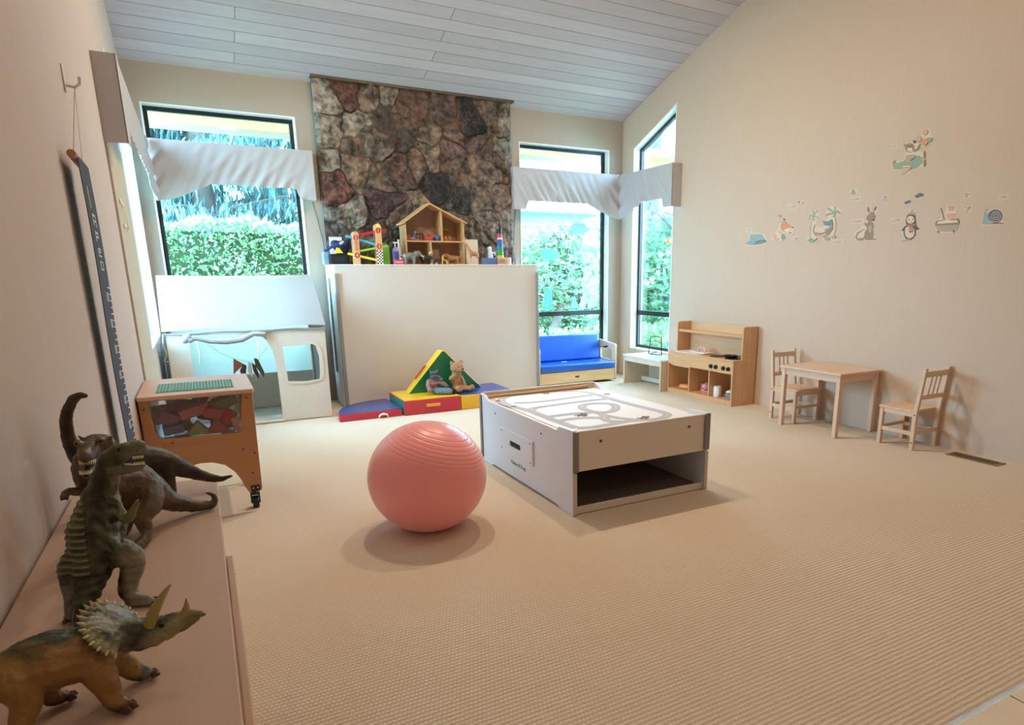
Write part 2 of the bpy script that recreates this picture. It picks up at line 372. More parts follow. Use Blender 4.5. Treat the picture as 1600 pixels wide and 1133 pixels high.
def chimney():
    x0, x1, z0, z1, y0 = 1.255, 3.43, 1.464, 3.262, 7.428
    sites = np.array([[x0+(p[0]-25)/(1120-25)*(x1-x0), z1-.02-(p[1]-70-(p[0]*.11))/1000*1.80] for p in ZPX])
    cols = np.array([lin(p[2]) for p in ZPX])
    nx, nz_ = 300, 280
    X, Zg = np.meshgrid(np.linspace(x0, x1, nx), np.linspace(z0, z1, nz_))
    P = np.stack([X.ravel(), Zg.ravel()], 1)
    wob = np.array([[nz((p[0], p[1], 0), 3.5)*.11+nz((p[0], p[1], 3), 14)*.03, nz((p[0], p[1], 9), 3.5)*.11+nz((p[0], p[1], 5), 14)*.03] for p in P])
    Q = P+wob
    D = np.linalg.norm(Q[:, None, :]-sites[None], axis=2); idx = np.argsort(D, 1)[:, :2]
    d0 = D[np.arange(len(P)), idx[:, 0]]; d1 = D[np.arange(len(P)), idx[:, 1]]
    e = np.clip((d1-d0)/.028, 0, 1); e = e*e*(3-2*e)
    hs = rng.uniform(.006, .034, len(sites))[idx[:, 0]]
    sl = rng.uniform(-.12, .12, (len(sites), 2))[idx[:, 0]]; rel = Q-sites[idx[:, 0]]
    rough = np.array([nz((p[0], p[1], 1), 11)*.022+nz((p[0], p[1], 7), 30)*.012+nz((p[0], p[1], 7), 70)*.006 for p in P])
    h = .012+e*(hs+(sl*rel).sum(1))+rough*(.35+.65*e); h = np.maximum(h, .001)
    edge = np.minimum.reduce([P[:, 0]-x0, x1-P[:, 0]]); h = h*np.clip(edge/.03, 0, 1)
    sp = np.array([.9*nz((p[0], p[1], 2), 9)+.7*nz((p[0], p[1], 2), 24)+.35*nz((p[0], p[1], 8), 60) for p in P]); ochre = np.array([max(0, nz((p[0], p[1], 20), 7)) for p in P])
    c = cols[idx[:, 0]]*np.clip(.72+sp[:, None]*.95, .2, 1.8)
    c = c*(1-ochre[:, None]*.5)+np.array(lin('8a5c40'))[None]*ochre[:, None]*.5*np.clip(1+sp[:, None], .3, 1.6)
    vein = np.array([1 if abs(nz((p[0], p[1], 33), 4.5)+.3*nz((p[0], p[1], 31), 15)) < .012 else 0 for p in P]); c = c*(1-.2*vein[:, None])+np.array(lin('b9a68f'))*.2*vein[:, None]; gm = c.mean(1, keepdims=True); c = c*.8+gm*.2
    c = c*(.45+.55*e[:, None])+np.array(lin('5a4c42'))*.55*(1-e[:, None])
    m = MB(); vs = [(P[i, 0], y0-h[i], P[i, 1]) for i in range(len(P))]
    fs = [(j*nx+i, j*nx+i+1, (j+1)*nx+i+1, (j+1)*nx+i) for j in range(nz_-1) for i in range(nx-1)]
    m.add(vs, fs); m.box(x0, x1, y0+.0005, YB, z0, z1)
    mt = mat('chimney_stone', '#6a5040', .75, attr='Col', bump=.005, bs=(70, 70, 70))
    o = m.build('wall_chimney', mt, ang=80)
    a = o.data.color_attributes.new('Col', 'FLOAT_COLOR', 'POINT')
    cc = np.ones((len(o.data.vertices), 4)); cc[:len(P), :3] = c; cc[len(P):, :3] = lin('7b6f60'); a.data.foreach_set('color', cc.ravel())
    return struct(o)
chimney()
b = MB(); b.box(1.27, 3.42, 7.43, YB-.001, 0, 1.46); struct(b.build('wall_chimney', mat('chimney_core', '#5a4c42', .9)))
b = MB(); b.box(1.24, 3.45, 7.36, 7.46, 3.262, 3.285); struct(b.build('trim_2', mat('chimney_cap_wood', '#5b4a40', .6)))

# ================================================================ OUTSIDE
def leaf_mesh(name, P, D, ln, wd, m, parent, cols, droop=0):
    n = len(P); D = D/np.linalg.norm(D, axis=1)[:, None]
    r = rng.normal(size=(n, 3)); S = np.cross(D, r); S /= np.linalg.norm(S, axis=1)[:, None]; Nn = np.cross(D, S)
    L = ln*rng.uniform(.7, 1.3, n)[:, None]; Wd = wd*rng.uniform(.7, 1.3, n)[:, None]
    v = np.stack([P, P+D*L*.45+S*Wd*.5+Nn*Wd*.12, P+D*L-Nn*Wd*.3+np.array([0, 0, -droop])*L, P+D*L*.45-S*Wd*.5+Nn*Wd*.12], 1).reshape(-1, 3)
    og = np.array(ORG[parent]); me = bpy.data.meshes.new(name)
    me.vertices.add(4*n); me.vertices.foreach_set('co', (v-og).ravel())
    me.loops.add(4*n); me.loops.foreach_set('vertex_index', np.arange(4*n)); me.polygons.add(n)
    me.polygons.foreach_set('loop_start', np.arange(n)*4); me.polygons.foreach_set('loop_total', np.full(n, 4)); me.update(calc_edges=True)
    me.materials.append(m); a = me.color_attributes.new('Col', 'FLOAT_COLOR', 'POINT')
    k = rng.integers(0, len(cols), n); c = np.array([lin(q) for q in cols])[k]*rng.uniform(.75, 1.25, (n, 1))
    cc = np.ones((n, 4, 4)); cc[:, :, :3] = c[:, None, :]; a.data.foreach_set('color', cc.ravel())
    o = bpy.data.objects.new(name, me); COL.objects.link(o); o.parent = parent; ORG[o] = ORG[parent]; return o
LEAF = mat('leaf', '#4c8a4a', .5, attr='Col', trans=0)
def leaf_translucent():
    m = bpy.data.materials.new('leaf_translucent'); m.use_nodes = True; N = m.node_tree.nodes; L = m.node_tree.links
    a = N.new('ShaderNodeAttribute'); a.attribute_name = 'Col'; b = N['Principled BSDF']; b.inputs['Roughness'].default_value = .45
    t = N.new('ShaderNodeBsdfTranslucent'); ms = N.new('ShaderNodeMixShader'); ms.inputs[0].default_value = .35
    L.new(a.outputs[0], b.inputs[0]); L.new(a.outputs[0], t.inputs[0]); L.new(b.outputs[0], ms.inputs[1]); L.new(t.outputs[0], ms.inputs[2]); L.new(ms.outputs[0], N['Material Output'].inputs[0]); return m
LEAF = leaf_translucent()
BARK = mat('bark', '#5d5852', .9, .4, (14, 14, 4), bump=.01, bs=(18, 18, 5))
b = MB(); b.box(-14, 24, 7.7, 30, -.4, -.25); b.box(5.25, 24, -6, 7.7, -.4, -.25); b.box(-14, -.55, -6, 7.7, -.4, -.25)
g = struct(b.build('floor_garden', mat('garden_lawn', '#9aa68c', .95, .2, (9, 9, 9), bump=.03), smooth=False)); g.name = 'floor'
b = MB(); b.box(-4, 9, 7.69, 9.3, -.25, -.22); b.box(-3.2, -.55, 3.5, 7.69, -.25, -.22); b.box(5.25, 7.6, 3.5, 7.69, -.25, -.22)  # unseen pale slab added to bounce daylight in through the windows
struct(b.build('floor', mat('daylight_bounce_slab', '#d6d5d0', .8, .08, (5, 5, 5))))
# roof overhang of the house
b = MB(); b.box(-2.2, 7.2, 7.69, 8.5, 2.93, 3.0); b.mat(1); b.box(-2.2, 7.2, 8.5, 8.54, 2.87, 3.12)
struct(b.build('trim_3', [mat('soffit_boards', '#d0a07a', .7, .15, (3, 30, 3)), mat('fascia_paint', '#cfd6c9', .6)]))
# hedge
def hedge():
    t = thing('hedge', 'tall clipped green hedge across the garden, seen through the left window', 'hedge', (-.6, 10.9, -.25))
    x0, x1, y0, y1, z1 = -6, 3.6, 10.5, 11.5, 2.08
    b = MB(); b.box(x0+.12, x1-.12, y0+.12, y1-.12, -.25, z1-.12); b.build('branches', mat('hedge_core', '#2f4a2c', .9, .4, (14, 14, 14)), t)
    n = 30000; P = []; D = []
    A = rng.uniform(0, 1, (n, 3)); front = rng.uniform(0, 1, n) < .72
    P = np.stack([x0+A[:, 0]*(x1-x0), np.where(front, y0+A[:, 1]*.13, y0+A[:, 1]*(y1-y0)), np.where(front, -.2+A[:, 2]*(z1+.2), z1-.12+A[:, 2]*.13)], 1)
    P[:, 2] += .05*np.sin(P[:, 0]*3.1)+.03*np.sin(P[:, 0]*9.7); P[:, 1] += .05*np.sin(P[:, 0]*5+P[:, 2]*6)
    D = np.stack([rng.normal(0, .6, n), np.where(front, -1, rng.normal(0, .5, n)), np.where(front, .3, 1)+rng.normal(0, .5, n)], 1)
    leaf_mesh('foliage', P, D, .075, .045, LEAF, t, ['#96bc88', '#a8cc98', '#749e78', '#bad6a4', '#649070'])
hedge()
# drooping conifers
def conifer(x, y, h, label, seed, n=24000, rad=2.9):
    r = np.random.default_rng(seed)
    t = thing('conifer_tree', label, 'tree', (x, y, -.25), 'conifers behind the hedge')
    b = MB(); b.tube([(x, y, -.25), (x+.05, y, h*.5), (x, y, h)], [.24, .15, .03], 10); b.build('trunk', BARK, t)
    nb = 46; bb = MB(); P = []; D = []
    for i in range(nb):
        z = .8+(h-1.0)*(i/nb)**1.1; a = r.uniform(0, math.tau); R0 = rad*(1-.75*z/h)*r.uniform(.8, 1.15)
        pts = [Vector((x+math.cos(a)*R0*s, y+math.sin(a)*R0*s, z+.25*s-.55*s*s*R0*.6)) for s in (0, .35, .7, 1)]
        bb.tube(pts, [.05, .035, .02, .008], 5)
        k = n//nb
        for q in range(k):
            s = r.uniform(.1, 1); c = Vector((x+math.cos(a)*R0*s, y+math.sin(a)*R0*s, z+.25*s-.55*s*s*R0*.6))
            off = r.normal(0, 1, 3)*np.array([.26, .26, .08]); dz = r.uniform(0, .5)*s
            P.append((c.x+off[0], c.y+off[1], c.z+off[2]-dz)); D.append((r.normal(0, .35)+math.cos(a)*.3, r.normal(0, .35)+math.sin(a)*.3, -1))
    bb.build('branch', BARK, t)
    leaf_mesh('foliage', np.array(P), np.array(D), .19, .042, LEAF, t, ['#5c8482', '#6c9492', '#4c7478', '#7ca69a', '#446a74'], droop=.3)
for i, (x, y, h, lb) in enumerate(((-1.9, 13.6, 8.5, 'blue-green drooping conifer at the far left behind the hedge'), (.3, 14.4, 9.5, 'tall blue-green conifer rising above the middle of the hedge'), (2.5, 13.8, 9, 'blue-green conifer above the right end of the hedge'), (4.9, 16.6, 9, 'distant conifer beside the neighbouring house'), (-3.6, 17.2, 10, 'back-row conifer at the far left'), (-.8, 18.2, 11, 'back-row conifer left of the window centre'), (1.6, 17.6, 11, 'back-row conifer right of the window centre'))):
    conifer(x, y, h, lb, i+3)
# rhododendrons
def shrub(x, y, z1, rx, label, seed, n=9000, flowers=0):
    r = np.random.default_rng(seed); t = thing('rhododendron_shrub', label, 'shrub', (x, y, -.25), 'rhododendrons outside the corner windows')
    b = MB(); tips = []
    for i in range(9):
        a = r.uniform(0, math.tau); lean = r.uniform(.15, .75)*rx; p0 = Vector((x+r.normal(0, .08), y+r.normal(0, .08), -.25)); pts = [p0]
        for s in (.25, .5, .75, 1):
            pts.append(Vector((x+math.cos(a)*lean*s+r.normal(0, .09), y+math.sin(a)*lean*s+r.normal(0, .09), -.25+(z1*.9+.25)*s)))
        b.tube(pts, [.06, .05, .038, .026, .012], 7); tips += pts[2:]
        for k in range(3):
            q = pts[2+k]; e = q+Vector((r.normal(0, .4), r.normal(0, .3), r.uniform(.1, .45))); b.tube([q, (q+e)/2+Vector((0, 0, .05)), e], [.022, .016, .008], 5); tips.append(e)
    b.build('branch', BARK, t)
    w = n//7; u = r.normal(size=(w, 3)); u /= np.linalg.norm(u, axis=1)[:, None]; rr = r.uniform(.45, 1, w)**.5
    zc = z1*.56; C_ = np.stack([x+u[:, 0]*rx*rr, y+u[:, 1]*rx*rr*.8, zc+u[:, 2]*(z1-zc)*rr*1.05], 1); C_ = C_[C_[:, 2] > .1]
    up = u[:len(C_)]*.5; P = np.repeat(C_, 7, 0); D = r.normal(size=(len(P), 3)); D[:, 2] = D[:, 2]*.35+.25
    leaf_mesh('foliage', P, D, .12, .042, LEAF, t, ['#76a880', '#8cbe84', '#5f9274', '#a4cc90', '#7eae90'])
    if flowers:
        fb = MB()
        for i in range(flowers):
            c = C_[r.integers(0, len(C_))]+np.array([-.1, -.15, .05])
            for k in range(5): fb.ell(c+r.normal(0, .03, 3), .03, n=6, m=4)
        fb.build('blossom', mat('white_blossom', '#f6eef0', .6), t)
shrub(5.75, 10.4, 2.15, 1.05, 'bushy rhododendron with dark crooked branches outside the right-hand back window', 21, 9000)
shrub(6.95, 10.9, 2.35, .95, 'green rhododendron beside the corner of the house', 22, 6500)
shrub(8.15, 10.9, 2.45, 1.2, 'rhododendron with pale blossoms outside the corner side window', 23, 9000, 26)
shrub(4.6, 11.2, 2.2, .9, 'leafy green bush at the left edge of the right-hand back window', 24, 5500)
# crooked dark tree limb in front of the shrubs
b = MB(); b.tube([(5.15, 9.9, -.25), (5.25, 9.9, .3), (5.42, 9.9, .75), (5.75, 9.9, .95), (6.0, 9.9, 1.0), (6.03, 9.95, 1.4), (6.25, 10, 1.8)], [.10, .09, .08, .065, .055, .045, .02], 9)
b.tube([(5.42, 9.9, .75), (5.5, 9.95, 1.15), (5.68, 10, 1.6), (5.6, 10, 2.0)], [.06, .05, .035, .015], 8); b.tube([(6.0, 9.9, 1.0), (5.97, 9.9, .55), (6.0, 9.9, .0), (6.0, 9.9, -.25)], [.05, .045, .05, .06], 8)
tag(b.build('crooked_tree', BARK), 'crooked grey tree with bare winding limbs outside the back window right of the chimney', 'tree')
# low ground cover
t = thing('ground_cover', 'low pale green ground plants below the window bar, under the rhododendrons', 'plant', (6, 9.7, -.25)); t['kind'] = 'stuff'
n = 9000; P = np.stack([rng.uniform(4.2, 9.4, n), rng.uniform(9.0, 10.3, n), rng.uniform(-.25, .45, n)], 1); D = rng.normal(size=(n, 3)); D[:, 2] = abs(D[:, 2])
lf = leaf_mesh('foliage', P, D, .09, .05, LEAF, t, ['#8fa474', '#7c9c6c', '#a2b482', '#6e9470'])
# big trunk, neighbour's house, fence
t = thing('tall_tree', 'thick grey tree trunk seen high in the corner side window', 'tree', (8.75, 12.0, -.25))
b = MB(); b.tube([(8.75, 12, -.25), (8.8, 12, 3), (8.85, 12, 7), (8.8, 12, 12)], [.27, .22, .2, .12], 14)
b.tube([(8.8, 12, 3.9), (8.3, 11.9, 4.25), (7.9, 11.9, 4.2)], [.05, .03, .01], 6); b.tube([(8.8, 12, 3.2), (9.3, 11.9, 3.5), (9.7, 11.9, 3.45)], [.05, .03, .01], 6); b.build('trunk', BARK, t)
t = thing('neighbouring_house', 'pale blue-grey clapboard house beyond the garden', 'house', (12, 18.5, -.25))
b = MB(); b.box(7.2, 19, 16.5, 21, -.25, 3.0)
for i in range(22): b.prism([(16.44, i*.15-.25), (16.5, i*.15-.25), (16.5, i*.15-.1), (16.48, i*.15-.1)], 'x', 7.18, 19)
b.build('siding', mat('pale_siding', '#7f9db0', .7), t, smooth=False)
b = MB(); b.prism([(15.9, 2.95), (21.6, 2.95), (18.75, 4.6)], 'x', 6.8, 19.4); b.build('roof', mat('pale_shingle', '#8ea3ae', .9, .3, (6, 12, 12)), t, smooth=False)
t = thing('garden_fence', 'weathered grey board fence low in the corner side window', 'fence', (9.4, 9.6, -.25))
for i in range(12):
    b = MB(); b.box(8.75+i*.155, 8.75+i*.155+.145, 9.75, 9.78, -.25, .92); b.build('board', mat('fence_wood', '#76848c', .8, .3, (20, 20, 3)), t)
for z in (.1, .7):
    b = MB(); b.box(8.7, 10.7, 9.78, 9.83, z, z+.08); b.build('rail', MATS['fence_wood'], t)

# ================================================================ VALANCES
CLOTH = mat('valance_cotton', '#bdbcbf', .9, .04, (40, 40, 40), bump=.0006, bs=(300, 300, 300), trans=.04)
def valance(name, label, ax, a0, a1, wallp, front, seed, drape_at=None, flip=1, cap=(1, 1), amp=1):
    """cloth pulled over a cornice board; a along the wall, front face at `front`"""
    r = random.Random(seed); L_ = abs(a1-a0); zt = 2.575; s = 1 if front > wallp else -1
    ph = [r.uniform(0, 6.28) for _ in range(4)]
    def bot(a):
        e0 = abs(a-a0); e1 = abs(a1-a)
        z = 2.205
        for e, side in ((e0, 0), (e1, 1)):
            if drape_at == side: z = min(z, 2.035+.17*min(1, max(0, (e-.05)/.42))**1.3)
            else: z = min(z, 2.105+.10*min(1, max(0, (e-.155)/.03)))
        return z
    def fn(u, v):
        a = a0+(a1-a0)*u; zb = bot(a); z = zt+(zb-zt)*v
        env = math.sin(math.pi*min(1, u*1.02))**.5*(v**.8)
        w = math.sin(flip*a*26+z*22+ph[0]+2*nz((a*2, z*2, seed), 1.5))
        w = max(0, w)**2.0*.030+.009*math.sin(flip*a*60+z*30+ph[1])
        d = amp*w*env+.004*amp*nz((a*6, z*6, seed), 1)
        if drape_at is not None:
            e = abs(a-(a0, a1)[drape_at]); k = math.exp(-(e/.16)**2)*v; d += .05*k+.016*math.sin(v*16+e*24)*math.exp(-(e/.13)**2)
        p = front+s*d
        return (a, p, z) if ax == 'x' else (p, a, z)
    b = MB(); nu = int(L_*70)
    nv = (0, -s, 0) if ax == 'x' else (-s, 0, 0)
    b.grid(fn, nu, 26, .004, nv)
    def bx(u0, u1, p0, p1, z0, z1):
        p0, p1 = min(p0, p1), max(p0, p1); u0, u1 = min(u0, u1), max(u0, u1)
        if ax == 'x': b.box(u0, u1, p0, p1, z0, z1)
        else: b.box(p0, p1, u0, u1, z0, z1)
    bx(a0+.0005*(1 if a1 > a0 else -1), a1, wallp+s*.001, front-s*.001, zt-.012, zt-.0005)
    sg = 1 if a1 > a0 else -1
    if cap[0]: bx(a0, a0+sg*.008, wallp+s*.001, front, 2.105, zt)
    if cap[1]: bx(a1-sg*.008, a1, wallp+s*.001, front, 2.105, zt)
    o = b.build('window_valance', CLOTH, ang=60)
    tag(o, label, 'valance', 'white cloth valances over the windows'); return o
valance('v', 'white cloth valance on the left wall, its plain end facing the room', 'y', 4.77, 7.33, XL, XL+.12, 3, 1, cap=(1, 0), amp=.25)
valance('v', 'white cloth valance across the back window left of the stone chimney', 'x', XL+.13, 1.19, YB, YB-.14, 4, 0, -1, cap=(0, 1))
valance('v', 'white gathered valance across the back window right of the stone chimney', 'x', 3.41, 4.905, YB, YB-.16, 5, 1, cap=(1, 0))
valance('v', 'white gathered valance on the right wall over the tall corner window', 'y', 6.28, 7.33, XR, XR-.14, 6, 1, -1, cap=(1, 0))

# ================================================================ FIREPLACE BOX
t = thing('fireplace_cover', 'large white board box covering the fireplace below the stone', 'box', (2.36, 7.15, 0))
BOARD = mat('white_foam_board', '#d2cdc6', .55, .03, (3, 3, 3)); GREY = mat('grey_edge_guard', '#8c8a86', .6); BT = mat('board_edge', '#f2efe9', .5)
b = MB(); b.box(1.232, 3.505, 6.95, 6.975, 0, 1.452); b.build('front_panel', BOARD, t, bevel=.002)
b = MB(); b.box(1.225, 1.25, 6.976, 7.42, 0, 1.452); b.build('side_panel', mat('white_side_board', '#eef2f3', .5), t, bevel=.002)
b = MB(); b.box(3.487, 3.512, 6.976, 7.42, 0, 1.452); b.build('side_panel', MATS['white_side_board'], t, bevel=.002)
b = MB(); b.box(1.22, 3.515, 6.944, 7.422, 1.4522, 1.462); b.build('top_panel', BT, t, bevel=.002)
for (x0, x1, y0, y1, z0, z1) in ((1.225, 1.262, 6.930, 6.9495, .005, 1.375), (3.478, 3.512, 6.930, 6.9495, .005, 1.375), (1.208, 1.2245, 7.20, 7.26, .35, 1.33)):
    b = MB(); b.box(x0, x1, y0, y1, z0, z1); b.build('edge_guard', GREY, t, bevel=.004)

# ================================================================ TENT
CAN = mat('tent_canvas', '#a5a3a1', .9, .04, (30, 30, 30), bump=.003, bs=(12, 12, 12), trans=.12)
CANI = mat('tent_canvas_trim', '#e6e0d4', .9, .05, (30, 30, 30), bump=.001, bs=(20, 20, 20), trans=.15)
t = thing('play_tent', 'white canvas house-shaped play tent with open rolled-up door under the left window', 'tent', (.36, 6.98, 0))
TX0, TX1, TY0, TY1, TZE, TZR, TYR = -.29, 1.03, 6.56, 7.40, .905, 1.365, 7.0
def roof(y_e, y_r, s):
    def fn(u, v):
        x = TX0-.02+(TX1-TX0+.02)*u; x += (-.02+.02*v)*0 + (0.0 if u < .5 else -.012*(1-v))
        y = y_r+(y_e-y_r)*v; z = TZR+(TZE-TZR)*v - .012*math.sin(PI*u)*math.sin(PI*v)+.006*nz((x*3, v*3, s), 1)-.012*math.sin(PI*u)*(1-v)
        z += .006*math.sin(x*9+s)*v*v
        return (x, y, z)
    b = MB(); b.grid(fn, 60, 24, .004, (0, -.5*s, -.8)); return b
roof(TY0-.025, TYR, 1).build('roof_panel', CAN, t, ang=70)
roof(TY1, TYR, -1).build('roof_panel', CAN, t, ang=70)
# gable/side walls
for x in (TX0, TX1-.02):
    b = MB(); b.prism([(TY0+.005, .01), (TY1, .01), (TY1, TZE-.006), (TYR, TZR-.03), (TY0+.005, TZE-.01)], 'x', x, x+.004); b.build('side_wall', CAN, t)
b = MB(); b.grid(lambda u, v: (TX0+.005+(TX1-TX0-.03)*u, TY1-.006+.004*math.sin(u*9), .012+(TZE-.02)*v), 20, 8, .004, (0, -1, 0)); b.build('back_wall', mat('tent_thin_canvas', '#f8f8f8', .9, trans=.92), t)
b = MB(); b.box(TX0+.01, TX1-.03, TY1-.03, TY1-.014, .012, .37); b.build('sill_shade_panel', CANI, t)  # beige sheet added for the dim canvas band below the window sill
b = MB(); b.grid(lambda u, v: (TX0+.005+(TX1-TX0-.03)*u, TY0+.01+(TY1-TY0-.02)*v, .008+.006*abs(nz((u*5, v*5, 1), 1))), 20, 12, .006, (0, 0, -1)); b.build('floor_mat', CANI, t)
# front wall with door opening and window
fl_ = [(TX0+.004, .012), (-.115, .012), (-.115, .40), (-.11, .855), (.455, .83)] + [(.50, .78), (.545, .68), (.565, .55), (.572, .40), (.576, .2), (.578, .012)] + [(TX1-.01, .012), (TX1-.006, TZE-.03), (TX0+.004, TZE-.03)]
win = [(.655, .385), (.80, .372), (.935, .385), (.945, .45), (.95, .6), (.93, .70), (.90, .722), (.635, .712), (.64, .55)]
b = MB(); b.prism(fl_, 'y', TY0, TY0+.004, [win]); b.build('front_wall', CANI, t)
b = MB(); wo = [(.62, .40), (.66, .362), (.72, .35), (.80, .345), (.88, .352), (.96, .38), (.985, .46), (.98, .66), (.94, .742), (.60, .742), (.61, .55)]
b.prism(wo, 'y', TY0-.006, TY0, [win]); b.build('window_border', mat('tent_window_trim', '#d9d2c4', .9, .05, (30, 30, 30)), t)
b = MB(); b.tube([(x, TY0-.012, TZE-.035+.006*math.sin(x*11)) for x in np.linspace(TX0, TX1, 24)], .007, 6); b.build('hem', CAN, t)
# rolled door curtain
pts = [(-.13, TY0-.03, .835), (-.05, TY0-.03, .83), (.05, TY0-.03, .80), (.18, TY0-.03, .79), (.30, TY0-.03, .80), (.40, TY0-.03, .845), (.49, TY0-.028, .835), (.50, TY0-.025, .79)]
b = MB(); P2 = []; 
b.tube(pts, [.035, .03, .032, .036, .034, .028, .03, .008], 10, flat=.8); b.build('rolled_curtain', CAN, t)
b = MB()
for k in range(7): b.ell((-.125+.02*math.cos(k), TY0-.045+.01*math.sin(k*2), .83+.02*math.sin(k*1.7)), (.028, .018, .024), n=8, m=6)
b.build('curtain_knot', CAN, t)
for (x, z0, z1) in ((-.055, .80, .60), (.42, .82, .62)):
    b = MB(); b.tube([(x, TY0-.06, z0), (x+.012, TY0-.062, (z0+z1)/2), (x-.004, TY0-.062, z1)], .006, 6); b.build('tie_strap', CANI, t)
b = MB(); b.tube([(TX0-.01, TY0-.01, TZE-.03), (TX0-.02, TY0-.01, .78), (TX0-.004, TY0-.01, .70), (TX0-.035, TY0-.01, .64), (TX0+.01, TY0-.01, .63)], .009, 7); b.build('tie_strap', CAN, t)
for (x, y) in ((TX0+.01, TY0+.02), (TX1-.03, TY0+.02), (TX0+.01, TY1-.03), (TX1-.03, TY1-.03), (.58, TY0+.012)):
    b = MB(); b.tube([(x, y, .0), (x, y, TZE-.03)], .011, 8); b.build('pole', mat('pine_pole', '#d8b98c', .5), t)
b = MB(); b.tube([(TX0, TYR, TZR-.02), (TX1-.03, TYR, TZR-.02)], .011, 8); b.build('pole', MATS['pine_pole'], t)
b = MB(); b.tube([(x, TY0-.008, .018) for x in (-.11, .1, .35, .578)], .012, 6); b.build('hem', CANI, t)
# bunting
t = thing('bunting_garland', 'small garland of rust and brown felt flags hanging inside the tent doorway', 'garland', (.33, 6.80, .40))
b = MB(); b.tube([(.02, 6.80, .75), (.12, 6.80, .66), (.23, 6.80, .60), (.36, 6.80, .565), (.44, 6.80, .60), (.53, 6.80, .70)], .0025, 5); b.build('string', mat('white_string', '#e8e4da', .8), t)
FL = [('#a5583e', [(.222, .605), (.205, .455), (.305, .545)]), ('#4a3526', [(.30, .55), (.262, .49), (.268, .45), (.31, .455), (.325, .53)]), ('#cdb9a4', [(.345, .565), (.33, .48), (.36, .40), (.372, .50), (.365, .55)]), ('#3c2a20', [(.37, .56), (.378, .47), (.415, .395), (.42, .45), (.40, .53)]), ('#4d4233', [(.395, .60), (.40, .52), (.462, .405), (.47, .46), (.43, .585)])]
for i, (c, p) in enumerate(FL):
    b = MB(); b.prism(p, 'y', 6.786-.004*i, 6.789-.004*i); o = b.build('flag', mat('felt_'+c[1:], c, .9), t)
    if i == 0: o['label'] = 'rust red felt flag'

# ================================================================ BLIND CORDS, SILL BITS
def cord(pts, label):
    b = MB(); b.tube(pts, .003, 5); return tag(b.build('blind_cord', mat('cord_dark', '#4b4f52', .7)), label, 'cord', 'window blind cords')
cord([(1.17, 7.493, 2.1), (1.20, 7.492, 1.95), (1.24, 7.49, 1.7), (1.245, 7.44, 1.463)], 'thin dark cord hanging between the left back window and the chimney')
cord([(3.50, 7.493, 2.11), (3.475, 7.492, 1.9), (3.455, 7.49, 1.65), (3.45, 7.44, 1.463)], 'thin dark cord hanging between the chimney and the right back window')
CLEAR = glass_mat('clear_plastic', (.97, .98, .98), .06, .08)
t = thing('cord_hook', 'clear plastic cord hooks with a looped white cord on the left wall', 'hook', (XL+.012, 5.02, 1.75))
for (y, z) in ((4.98, 1.80), (5.10, 1.79), (5.02, 1.66)): b = MB(); b.ell((XL+.018, y, z), (.008, .014, .018), n=8, m=6); b.build('hook', mat('frosted_plastic', '#f2f2ee', .3), t)
b = MB(); b.tube([(XL+.024, 5.02, 1.66), (XL+.024, 5.06, 1.75), (XL+.024, 5.10, 1.79), (XL+.024, 5.16, 1.70), (XL+.024, 5.20, 1.64), (XL+.024, 5.12, 1.63), (XL+.024, 5.04, 1.66)], .003, 5); b.build('cord', mat('white_string', '#e8e4da', .8), t)

# flat stickers on the glass
def sticker(name, lab, polys, c, ax='y', p=None, grp='pale blue window stickers'):
    p = (YB+.1015 if ax == 'y' else XR+.1015) if p is None else p
    b = MB()
    for q in polys: b.prism(q, ax, p-.001, p)
    return tag(b.build(name, mat('sticker_'+c[1:], c, .5)), lab, 'window sticker', grp)
def cloudp(x, z, w, h): return [(x+w*math.cos(a)*(1+.12*math.cos(5*a)), z+h*math.sin(a)*(1+.18*math.cos(6*a))) for a in [k*math.tau/26 for k in range(26)]]
def fishp(x, z, w): return [(x-w, z), (x-w*.6, z+w*.35), (x, z+w*.5), (x+w*.5, z+w*.3), (x+w*.75, z+.0), (x+w, z-w*.05), (x+w*.7, z-w*.15), (x+w*.3, z-w*.4), (x-w*.2, z-w*.5), (x-w*.7, z-w*.3)]
sticker('cloud_sticker', 'turquoise cloud sticker on the glass, lower left of the pane', [cloudp(4.02, 1.60, .13, .075)], '#6fb9c2')
sticker('cloud_sticker', 'pale blue cloud sticker high in the middle of the pane', [cloudp(4.46, 1.92, .135, .075)], '#8fc3ca')
arc_ = [(4.62+.12*math.cos(a), 1.60+.11*math.sin(a)) for a in [math.radians(k) for k in range(-20, 171, 14)]]+[(4.62+.07*math.cos(a), 1.58+.06*math.sin(a)) for a in [math.radians(k) for k in range(170, -21, -14)]]
sticker('rainbow_sticker', 'pale arched rainbow sticker right of the middle of the pane', [arc_], '#a8e2e4')
hs = [[(x, .91), (x+.09, .91), (x+.09, .97), (x+.07, 1.0), (x+.07, 1.04), (x+.045, 1.07), (x+.02, 1.04), (x+.02, 1.0), (x, .97)] for x in (4.335, 4.46, 4.59)]
for k, h_ in enumerate(hs): sticker('flower_sticker', ('small blue', 'small white', 'small white')[k]+' sticker low on the glass, '+('leftmost', 'middle', 'rightmost')[k]+' of three just above the bar', [h_], '#7fd6e6' if k == 0 else '#c8eeee')
sticker('house_sticker', 'teal block sticker at the left edge of the glass just above the bar', [[(3.93, .90), (4.05, .90), (4.05, 1.16), (3.93, 1.16)]], '#5aa79e')
st5 = [(6.63+(.05 if k % 2 else .025)*math.sin(k*PI/5), 1.74+(.05 if k % 2 else .025)*math.cos(k*PI/5)) for k in range(10)]
sticker('star_sticker', 'small orange star sticker on the corner side window', [st5], '#f2a65a', 'x', grp='stickers on the side window')
